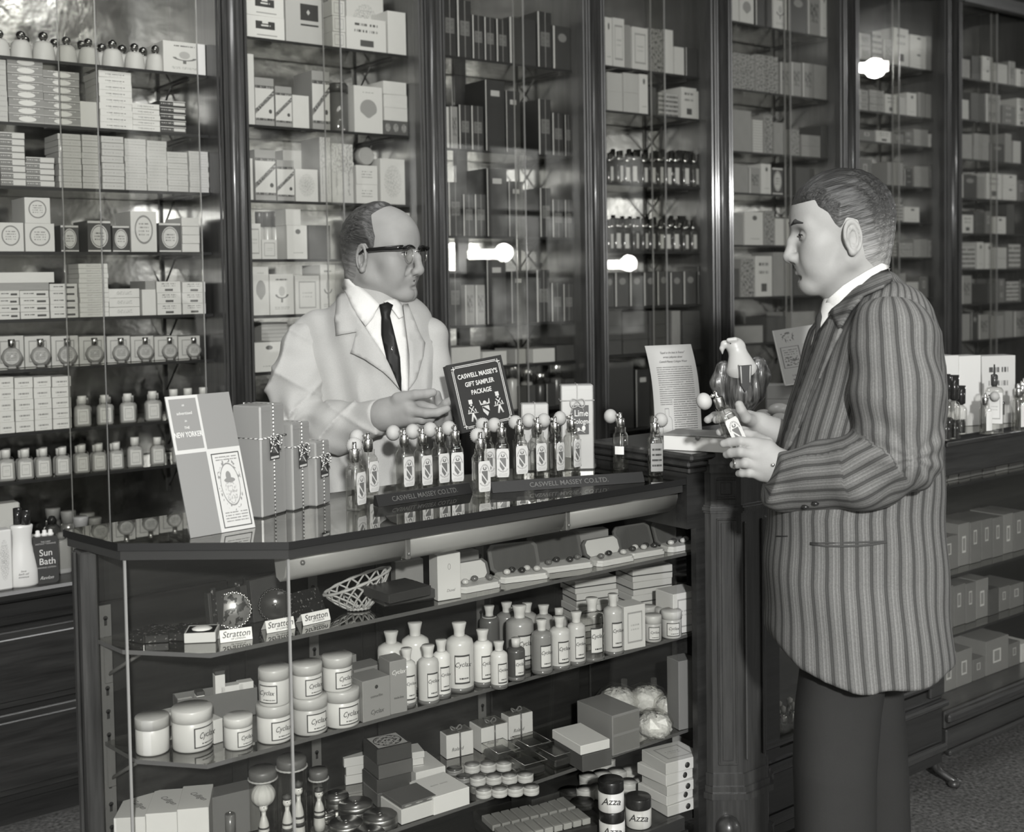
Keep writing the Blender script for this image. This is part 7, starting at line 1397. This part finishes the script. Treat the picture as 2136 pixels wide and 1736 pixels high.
m_ = MB(); pp = march(jacketf, np.array([1690, 1720, 1755, 1790, 1820, 1850.]), np.array([1135, 1139, 1140, 1139, 1136, 1131.]), 2.0); m_.tube([tuple(p-feet1) for p in pp], .0024, 6); pp = march(jacketf, np.array([1690, 1730, 1770, 1810, 1850.]), np.array([1133, 1133, 1132, 1131, 1130.]), 2.0); m_.tube([tuple(p-feet1) for p in pp], .002, 6); part('pocket_welt', m_, G(.05, .9), jk)
m_ = MB(); pp = march(jacketf, np.array([1620, 1632, 1643.]), np.array([1119, 1119, 1119.]), 2.0); m_.tube([tuple(p-feet1) for p in pp], .0015, 6); part('buttonhole', m_, G(.01, .9), jk)
# trousers
def legf(P):
    a = Stack(LEG1, 2.365, 2.5)(P); b = Stack(LEG2, 2.50, 2.4)(P); top = capp(P, z_at(1775, .88, CD), z_at(1800, .88, CD), .105); return smin(smin(a, b, .004), top, .03)
LEG1 = [(1340, 1690, 1835, .06, -.0), (1400, 1672, 1845, .078, -.0), (1480, 1662, 1832, .082, 0), (1600, 1658, 1822, .085, 0), (1736, 1662, 1822, .08, 0), (1900, 1665, 1818, .075, 0), (2190, 1680, 1815, .075, 0)]
LEG2 = [(1340, 1740, 1860, .06, 0), (1400, 1735, 1876, .08, 0), (1480, 1740, 1880, .088, 0), (1600, 1755, 1888, .085, 0), (1736, 1765, 1893, .08, 0), (1900, 1770, 1890, .075, 0), (2110, 1780, 1890, .075, 0)]
v, f = nets(legf, feet1+A3(-.36, -.36, .03), feet1+A3(.36, .36, 1.0), .006, 2.0); child('trousers', cust, feet1, v, f, clothmat('charcoal_flannel', .026))
for px_, D_ in ((1735, 2.32), (1825, 2.50)):
    a = z_at(px_, .04, D_)-R0*.02; v, f = nets(lambda P: smax(smin(capp(P, a+R0*.06, a-R0*.16, .042, .038), capp(P, a+R0*.03, a+R0*.03+Z0*.06, .045), .02), -P[:, 2]+.001, .003), a-A3(.26, .26, .06), a+A3(.26, .26, .16), .007, 2.); child('shoe', cust, feet1, v, f, G(.02, .2))
m_ = MB(); c_ = w3(1531, 967, HD-.006); m_.tube([tuple(c_-feet1+(Z0*math.cos(a)+F0*math.sin(a))*.0102) for a in [2*PI*i/18 for i in range(18)]], .0014, 6, closed=True); part('finger_ring', m_, metal('pale_gold', .6, .2), cust)
m_ = MB(); c_ = w3(1612, 970, HD-.03); m_.sphere(tuple(c_-feet1), .004, 10); part('cufflink', m_, CHROME, sl)
# bottle in his hands
e = atomizer(COLLAB, .07); upb = (-R0*.40+Z0*.917); upb = upb/np.linalg.norm(upb); yb_ = F0*.93-R0*.28; yb_ = yb_-upb*(yb_@upb); yb_ /= np.linalg.norm(yb_); xb_ = np.cross(yb_, upb)
e.matrix_local = basis(xb_, yb_, upb, w3(1549, 946, 2.43)); tag(e, 'cologne atomizer bottle tilted in the customer hands', 'bottle'); add_bulb(e, -PI/2+.5, .028)
# ================================================================ clerk
KD = 3.10; yw = math.radians(24); fk = R0*math.cos(yw)-F0*math.sin(yw); lk = np.cross(Z0, fk); M2 = frame3(fk, lk, Z0, wp(796, 541, KD), 1.07)
q2 = dict(smile=-.35, nose=.113, nz=-.027, hump=.003, chin=.072, lip=.084, fold=2.2, fore=.004, toph=.0, ear=.98)
hp2 = [(.010, .165), (-.06, .16), (-.13, .10), (-.13, -.02), (-.096, -.060), (-.055, -.062), (-.036, -.038), (-.027, .0), (-.020, .032), (.0, .036), (.012, .018), (.022, .030), (.026, .052), (.016, .080), (.006, .105), (.030, .128), (.035, .145)]
(hv2, hf2), (ha2, hb2) = build_head(q2, M2, hp2, None, .0065, fade=.02)
feet2 = A3(*wp(770, 900, KD+.02)); feet2[2] = 0
KH = 2.86
palm = [(w3(790, 868, KH+.02), w3(850, 850, KH), .030, .024), (w3(800, 850, KH+.02), w3(838, 836, KH), .022, .017), (w3(800, 880, KH+.02), w3(855, 872, KH), .022, .018), (w3(740, 880, KH+.09), w3(800, 866, KH+.02), .032, .030)]
fing = [([w3(830, 832, KH-.005), w3(866, 824, KH-.015), w3(890, 822, KH-.018), w3(903, 819, KH-.016)], [.0155, .0125, .0115, .0100]),
        ([w3(855, 842, KH), w3(882, 846, KH+.012), w3(902, 851, KH+.015), w3(912, 857, KH+.012)], [.0125, .0105, .0095, .0085]),
        ([w3(856, 856, KH-.01), w3(888, 862, KH-.02), w3(912, 861, KH-.02), w3(932, 853, KH-.018)], [.0140, .0118, .0105, .0090]),
        ([w3(855, 868, KH), w3(880, 876, KH-.004), w3(898, 874, KH+.01), w3(905, 868, KH+.02)], [.0128, .0108, .0098, .0088]),
        ([w3(850, 878, KH+.01), w3(870, 886, KH+.01), w3(884, 884, KH+.02), w3(890, 878, KH+.03)], [.0118, .0098, .0088, .0080])]
lo, hi = bbox([p for f_ in fing for p in f_[0]]+[w3(740, 880, KH+.09)], .045); hR = nets(lambda P: handf(P, palm, fing), lo, hi, .0023, 1.8)
KL = 2.90
palm = [(w3(905, 900, KL+.06), w3(925, 872, KL+.035), .028, .022), (w3(905, 930, KL+.1), w3(908, 900, KL+.06), .030, .028)]
fing = [([w3(915, 880, KL+.02), w3(918, 855, KL-.005), w3(930, 842, KL-.015), w3(938, 836, KL-.012)], [.014, .0118, .0108, .0095]), ([w3(925, 868, KL+.05), w3(915, 838, KL+.06), w3(912, 822, KL+.05)], [.012, .0105, .009]), ([w3(935, 868, KL+.05), w3(950, 840, KL+.055), w3(965, 826, KL+.045)], [.0125, .0105, .009]),
        ([w3(938, 876, KL+.05), w3(960, 858, KL+.055), w3(978, 848, KL+.045)], [.012, .0102, .0088]), ([w3(938, 886, KL+.05), w3(958, 878, KL+.05), w3(972, 872, KL+.042)], [.011, .0092, .008])]
lo, hi = bbox([p for f_ in fing for p in f_[0]]+[w3(905, 930, KL+.1)], .045); hL = nets(lambda P: handf(P, palm, fing), lo, hi, .0023, 1.8)
def core2(P):
    d = capp(P, z_at(775, 1.30, KD+.02), z_at(765, .92, KD+.05), .12, .13)
    for s in (-.09, .09): c0 = z_at(765, .88, KD+.05)+fk*0+lk*s; d = smin(d, chain(P, [c0, c0-Z0*.40, c0-Z0*.80], [.082, .056, .042]), .03)
    d = smin(d, chain(P, [w3(628, 715, KD), w3(618, 880, KD-.02), w3(740, 880, KH+.09)], [.045, .04, .03]), .02); return smin(d, chain(P, [w3(885, 715, KD), w3(905, 905, KD), w3(905, 930, KL+.1)], [.045, .04, .03]), .02)
coreB = nets(core2, feet2+A3(-.45, -.45, .02), feet2+A3(.45, .45, 1.45), .014, 2.0)
clk = person('person', 'balding man in glasses, pale shop coat and dark tie, standing behind the counter', feet2, [(hv2, hf2), hR, hL, coreB], SKIN2)
RM2 = np.eye(4); RM2[:3, 3] = feet2; loc2 = np.linalg.inv(RM2)@M2; L2 = Matrix([list(r) for r in loc2])
part('hair', npmesh('hair', ha2, hb2, hairmat('clerk_greying_hair', .012, .12, .20, -.045, .035)), None, clk, mat=L2); eyes(clk, M2, q2, RM2); mouthline(clk, L2, q2); lashes(clk, L2)
v, f = nets(lambda P: np.minimum(*[capp(P, A3(.0905, s*.012, .0335), A3(.073, s*.044, .0385), .0022, .0026) for s in (-1, 1)]), (.06, -.06, .02), (.10, .06, .055), .0015, 3.); part('eyebrow', npmesh('eyebrow', v, f, G(.12, .9)), None, clk, mat=L2)
gl = link('glasses', None, clk, mat=L2); BLK = G(.008, .12); m_ = MB()
def rim(s, k0=0, k1=24, sh=0): return [(.0985-.006*abs(math.cos(2*PI*i/24)*.024+.034)/.034*.6, s*.034+.0235*math.cos(2*PI*i/24), .0085+.0185*math.sin(2*PI*i/24)) for i in range(k0, k1)]
for s in (-1, 1):
    top = [(.0965-.010*abs(y_)/.06, s*y_ if False else y_*1.0, z_) for y_, z_ in ()]
    m_.tube([(.0975-.004*(i/6)**2, s*(.010+.0085*i), .024+.0045*math.sin(PI*min(1, i/5.))) for i in range(7)], [.0022, .0032, .0038, .004, .0042, .0044, .0048], 8)
    m_.tube([(.094, s*.061, .0255), (.085, s*.0705, .0245), (.04, s*.0775, .022), (.0, s*.0835, .0195), (-.012, s*.0835, .012)], [.0056, .006, .0054, .0046, .0024], 8)
part('black_browline_frame', m_, BLK, gl); m_ = MB()
for s in (-1, 1): m_.tube(rim(s), .0008, 6, closed=True)
m_.tube([(.0975, -.011, .016), (.101, 0, .019), (.0975, .011, .016)], .0013, 6); part('wire_rim', m_, CHROME, gl)
LENSM = thin_glass('spectacle_lens', .93, .06, .6)
for s in (-1, 1): m_ = MB(); m_.v += rim(s); m_.quad(list(range(24))); part('lens', m_, LENSM, gl)
# pale coat
KR = [(582, 750, 812, .055, .015), (600, 730, 832, .075, .01), (625, 706, 850, .10, .01), (655, 675, 872, .115, 0), (690, 648, 890, .122, 0), (760, 630, 900, .13, 0), (850, 625, 905, .135, 0), (950, 625, 900, .14, 0), (1100, 620, 905, .15, 0), (1500, 600, 930, .17, 0)]
ks = Stack(KR, KD+.02, 2.3, math.radians(-22))
def coatf(P):
    d = ks(P); u = P@R0; z = P[:, 2]; d = smin(d, capp(P, w3(655, 690, KD+.01), w3(634, 735, KD), .048, .056), .05); d = smin(d, capp(P, w3(862, 675, KD+.02), w3(880, 722, KD+.02), .046, .052), .05)
    return d-.009*(1-np.abs(np.sin(u*19+z*8+.6*np.sin(z*17))))**3*np.clip((1.36-z)*5, 0, 1)-.003*np.sin(u*46+z*9+1.)*np.clip((1.42-z)*4, 0, 1)-.0028*np.sin(z*30-u*38)-.0022*np.sin(u*95+z*26)
v, f = nets(coatf, feet2+A3(-.36, -.36, .66), feet2+A3(.36, .36, 1.53), .0055, 2.0); COATM = clothmat('pale_cotton_coat', .40); coat = child('shop_coat', clk, feet2, v, f, COATM)
KS = [w3(634, 725, KD-.01), w3(622, 805, KD-.04), w3(618, 880, KD-.07), w3(700, 892, KD-.13), w3(792, 870, KH+.03)]; KSR = [.060, .062, .060, .055, .040]
def ksl(P):
    d = chain(P, KS, KSR, .035); e = P-KS[2]; r = np.linalg.norm(e, axis=1); ph = np.arctan2(e@Z0, e@R0); d = d-.006*np.exp(-(r/.11)**2)*np.sin(ph*7+r*30)-.0036*np.sin((P@Z0)*36-(P@R0)*62)-.009*(1-np.abs(np.sin((P@Z0)*15-(P@R0)*24+.5+.5*np.sin((P@Z0)*21))))**4-.006*(1-np.abs(np.sin((P@Z0)*26+(P@R0)*14)))**5-.0022*np.sin((P@Z0)*88+(P@R0)*30); ax = KS[-1]-KS[-2]; ax = ax/np.linalg.norm(ax); return smax(d, (P-KS[-1])@ax-.006, .003)
lo, hi = bbox(KS, .10); v, f = nets(ksl, lo, hi, .0045, 2.0); child('coat_sleeve', clk, feet2, v, f, COATM)
KT = [w3(888, 708, KD+.02), w3(902, 830, KD-.01), w3(904, 915, KL+.12)]
lo, hi = bbox(KT, .10); v, f = nets(lambda P: smax(chain(P, KT, [.060, .055, .044], .03)-.0025*np.sin((P@Z0)*60), -((P-KT[2])@Z0)*0-1, .003), lo, hi, .0055, 2.0); child('coat_sleeve', clk, feet2, v, f, COATM)
cf = lambda P: smin(coatf(P), cranium(inv(M2, P), q2)*1.12, .01)
SHM = clothmat('white_shirt_cotton_clerk', .66)
ap = lambda nm, poly, off, th, mat, label=None, step=8: addpatch(nm, cf, poly, 2.7, off, th, mat, None, clk, feet2, step, label)
ap('shirt_front', [(735, 600), (790, 642), (822, 630), (838, 652), (849, 720), (851, 816), (838, 816), (800, 742), (763, 684), (740, 640)], .003, .004, SHM)
ap('shirt_collar', [(727, 582), (734, 582), (753, 603), (793, 641), (779, 662), (764, 682), (740, 645), (722, 604)], .012, .004, SHM); ap('shirt_collar', [(800, 634), (820, 622), (834, 640), (838, 664), (830, 668), (815, 648)], .010, .004, SHM)
TIE = clothmat('dark_silk_tie', .012, .5)
ap('tie', [(792, 643), (806, 638), (816, 645), (813, 662), (822, 695), (833, 745), (838, 790), (838, 816), (826, 800), (806, 752), (797, 700), (797, 664)], lambda px, py: np.where(py < 662, .016, .009), .007, TIE)
m_ = MB(); p = march(cf, np.array([818.]), np.array([729.]), 2.7)[0]-F0*.012-feet2; m_.tube([tuple(p+Z0*.008+R0*.002), tuple(p+Z0*.001-R0*.001), tuple(p+R0*.002), tuple(p-Z0*.008)], .001, 5); part('tie_pin', m_, CHROME, clk)
lap = clothmat('pale_cotton_lapel', .41)
ap('lapel', [(716, 590), (722, 600), (742, 648), (764, 686), (801, 744), (836, 812), (820, 800), (795, 775), (768, 752), (734, 738), (741, 712), (747, 693), (706, 700), (703, 668), (706, 630)], lambda px, py: .010+.006*np.clip((py-690)/60, 0, 1), .005, lap)
ap('lapel', [(838, 640), (850, 640), (862, 672), (868, 690), (882, 716), (880, 745), (866, 790), (852, 815), (850, 740), (843, 680)], .010, .005, lap)

# ---------------------------------------------------------------- carved eagle on the raised cabinet
ED = 3.12; flat2 = lambda P, c, k: P+((P-c)@F0)[:, None]*F0*(k-1)
eb = A3(*wp(1543, 880, ED)); eb[2] = MT+.0006; eg = empty('carved_eagle', 'carved wooden eagle with white head and striped shield behind the clasped hands', 'statue', tuple(eb))
def _t():
    t = T('carved_feather_wood'); (x, y, z), vec = t.coord('Object'); n = t.noise(t.comb(x*120., y*120., z*14.), 1., 3.); t.col(t.mix(S(t.nt, t.val(.02)), .17, ((n-.35)*2.4).cl())); t.pset(.3, 0, Coat_Weight=.4); t.bump(n, .003, .8); return t.m
FEA = _t(); m = MB(); m.sphere(tuple(wp(1524, 716, ED-.018)-eb), .0028, 8); part('eye', m, INK, eg)
def ep(nm, fn, lo, hi, mat): v, f = nets(fn, lo, hi, .0026, 2.); return child(nm, eg, eb, v, f, mat)
c_ = wp(1543, 790, ED); LO, HI = c_-A3(.13, .13, .14), c_+A3(.13, .13, .16); LO[2] = MT-.01
ep('body', lambda P: smin(smin(chain(P, [wp(1549, 780, ED), wp(1548, 820, ED), wp(1538, 862, ED)], [.044, .042, .026], .02), ell(P, eb+Z0*.008, A3(.045, .045, .018)), .015), ell(P, eb+Z0*.016, A3(.03, .03, .02)), .01)+np.maximum(0, MT+.001-P[:, 2])*3, LO, HI, FEA)
ep('white_head', lambda P: smin(smin(smin(ell(P, wp(1533, 721, ED), A3(.023, .023, .021)), capp(P, wp(1538, 730, ED), wp(1547, 770, ED-.01), .021, .040), .015), chain(P, [wp(1522, 716, ED), wp(1511, 718, ED), wp(1506, 727, ED), wp(1507, 738, ED)], [.010, .009, .006, .002], .004), .004), chain(P, [wp(1520, 710, ED-.018), wp(1534, 708, ED-.022)], [.006, .006]), .008), LO, HI, G(.5, .4))
for pts, rr in (([(1509, 768), (1501, 800), (1512, 832), (1532, 858)], [.020, .024, .020, .010]), ([(1580, 762), (1584, 785), (1576, 820), (1556, 866)], [.024, .028, .024, .010])):
    cc = wp(1543, 800, ED+.01); P3 = [wp(x, y, ED+.01) for x, y in pts]; ep('wing', lambda P: chain(flat2(P, cc, 1.7), P3, rr, .012)/1.5, LO, HI, FEA)
m = MB(); sd = ED-.062
for (poly, off, g) in (([(1541, 762), (1568, 760), (1567, 800), (1555, 818), (1545, 802)], 0, 0), ):
    q = [wp(x, y, sd)-eb for x, y in poly]; b = len(m.v); m.v += [tuple(p) for p in q]+[tuple(p+F0*.012) for p in q]; n = len(q); m.quad([b+i for i in range(n)][::-1]); m.quad([b+n+i for i in range(n)])
    for i in range(n): m.quad([b+i, b+(i+1) % n, b+n+(i+1) % n, b+n+i])
sh = part('shield', m, G(.02, .3), eg); m = MB()
for a, b in (((1541, 762), (1568, 760)), ((1545, 764), (1547, 800)), ((1565, 763), (1564, 798))): m.tube([tuple(wp(*a, sd-.003)-eb), tuple(wp(*b, sd-.003)-eb)], .0016, 6)
part('pale_edging', m, G(.55), sh)
# ---------------------------------------------------------------- lights
def point(name, loc, w, r=.05):
    l = bpy.data.lights.new(name, 'POINT'); l.energy = w; l.shadow_soft_size = r; l.color = (1, 1, .985)
    o = bpy.data.objects.new(name, l); COL.objects.link(o); o.location = loc; return o
def area(name, loc, tgt, w, sx_, sy_=None):
    l = bpy.data.lights.new(name, 'AREA'); l.energy = w; l.shape = 'RECTANGLE'; l.size = sx_; l.size_y = sy_ or sx_; l.color = (1, 1, .985)
    o = bpy.data.objects.new(name, l); COL.objects.link(o); o.location = loc
    o.rotation_euler = (Vector(tgt)-Vector(loc)).to_track_quat('-Z', 'Y').to_euler(); return o
KEY = CAM-FW*1.7+RT*.35+UP*.75
point('flash_lamp', KEY, 880, .08)
for px_, py_, n_, w_ in ((1052, 527, -1.2, 30), (1312, 549, -1.6, 30), (1826, 142, 1.25, 90)):
    nb_ = NE; P_ = onn(px_, py_, nb_); r_ = ray(px_, py_); t_ = (nb_-n_)/r_[1]; L_ = P_+np.array([r_[0], -r_[1], r_[2]])*t_; point('photo_flood', L_, w_*.7, .075); Lb = L_+np.array([-.17, .02, -.015]); area('flood_band_strip', Lb, P_, w_*.18 if px_ < 1500 else 4, .36, .075)  # area strip added beside each flood, mirrored as a bright band in the glass
area('ceiling_fill', (1.5, .2, 3.25), (1.5, .2, 0), 22, 1.6, .5)  # soft area fill from the ceiling, no fixture built
area('ceiling_fill', (1.6, 2.7, 3.25), (1.6, 3.4, 0), 14, 1.2, .3)  # added soft fill above the aisle, brightens the wall goods
w = bpy.data.worlds.new('room_air'); SC.world = w; w.use_nodes = True
w.node_tree.nodes['Background'].inputs[0].default_value = (.5, .5, .49, 1); w.node_tree.nodes['Background'].inputs[1].default_value = .06
SC.view_settings.view_transform = 'Standard'; SC.view_settings.look = 'None'; SC.view_settings.gamma = 1; SC.view_settings.exposure = .14
SC.view_settings.use_curve_mapping = False
c = SC.cycles; c.use_denoising = True; c.max_bounces = 10; c.transparent_max_bounces = 24; c.diffuse_bounces = 3; c.glossy_bounces = 4; c.transmission_bounces = 8; c.caustics_reflective = False; c.caustics_refractive = False
c.sample_clamp_indirect = 3.0
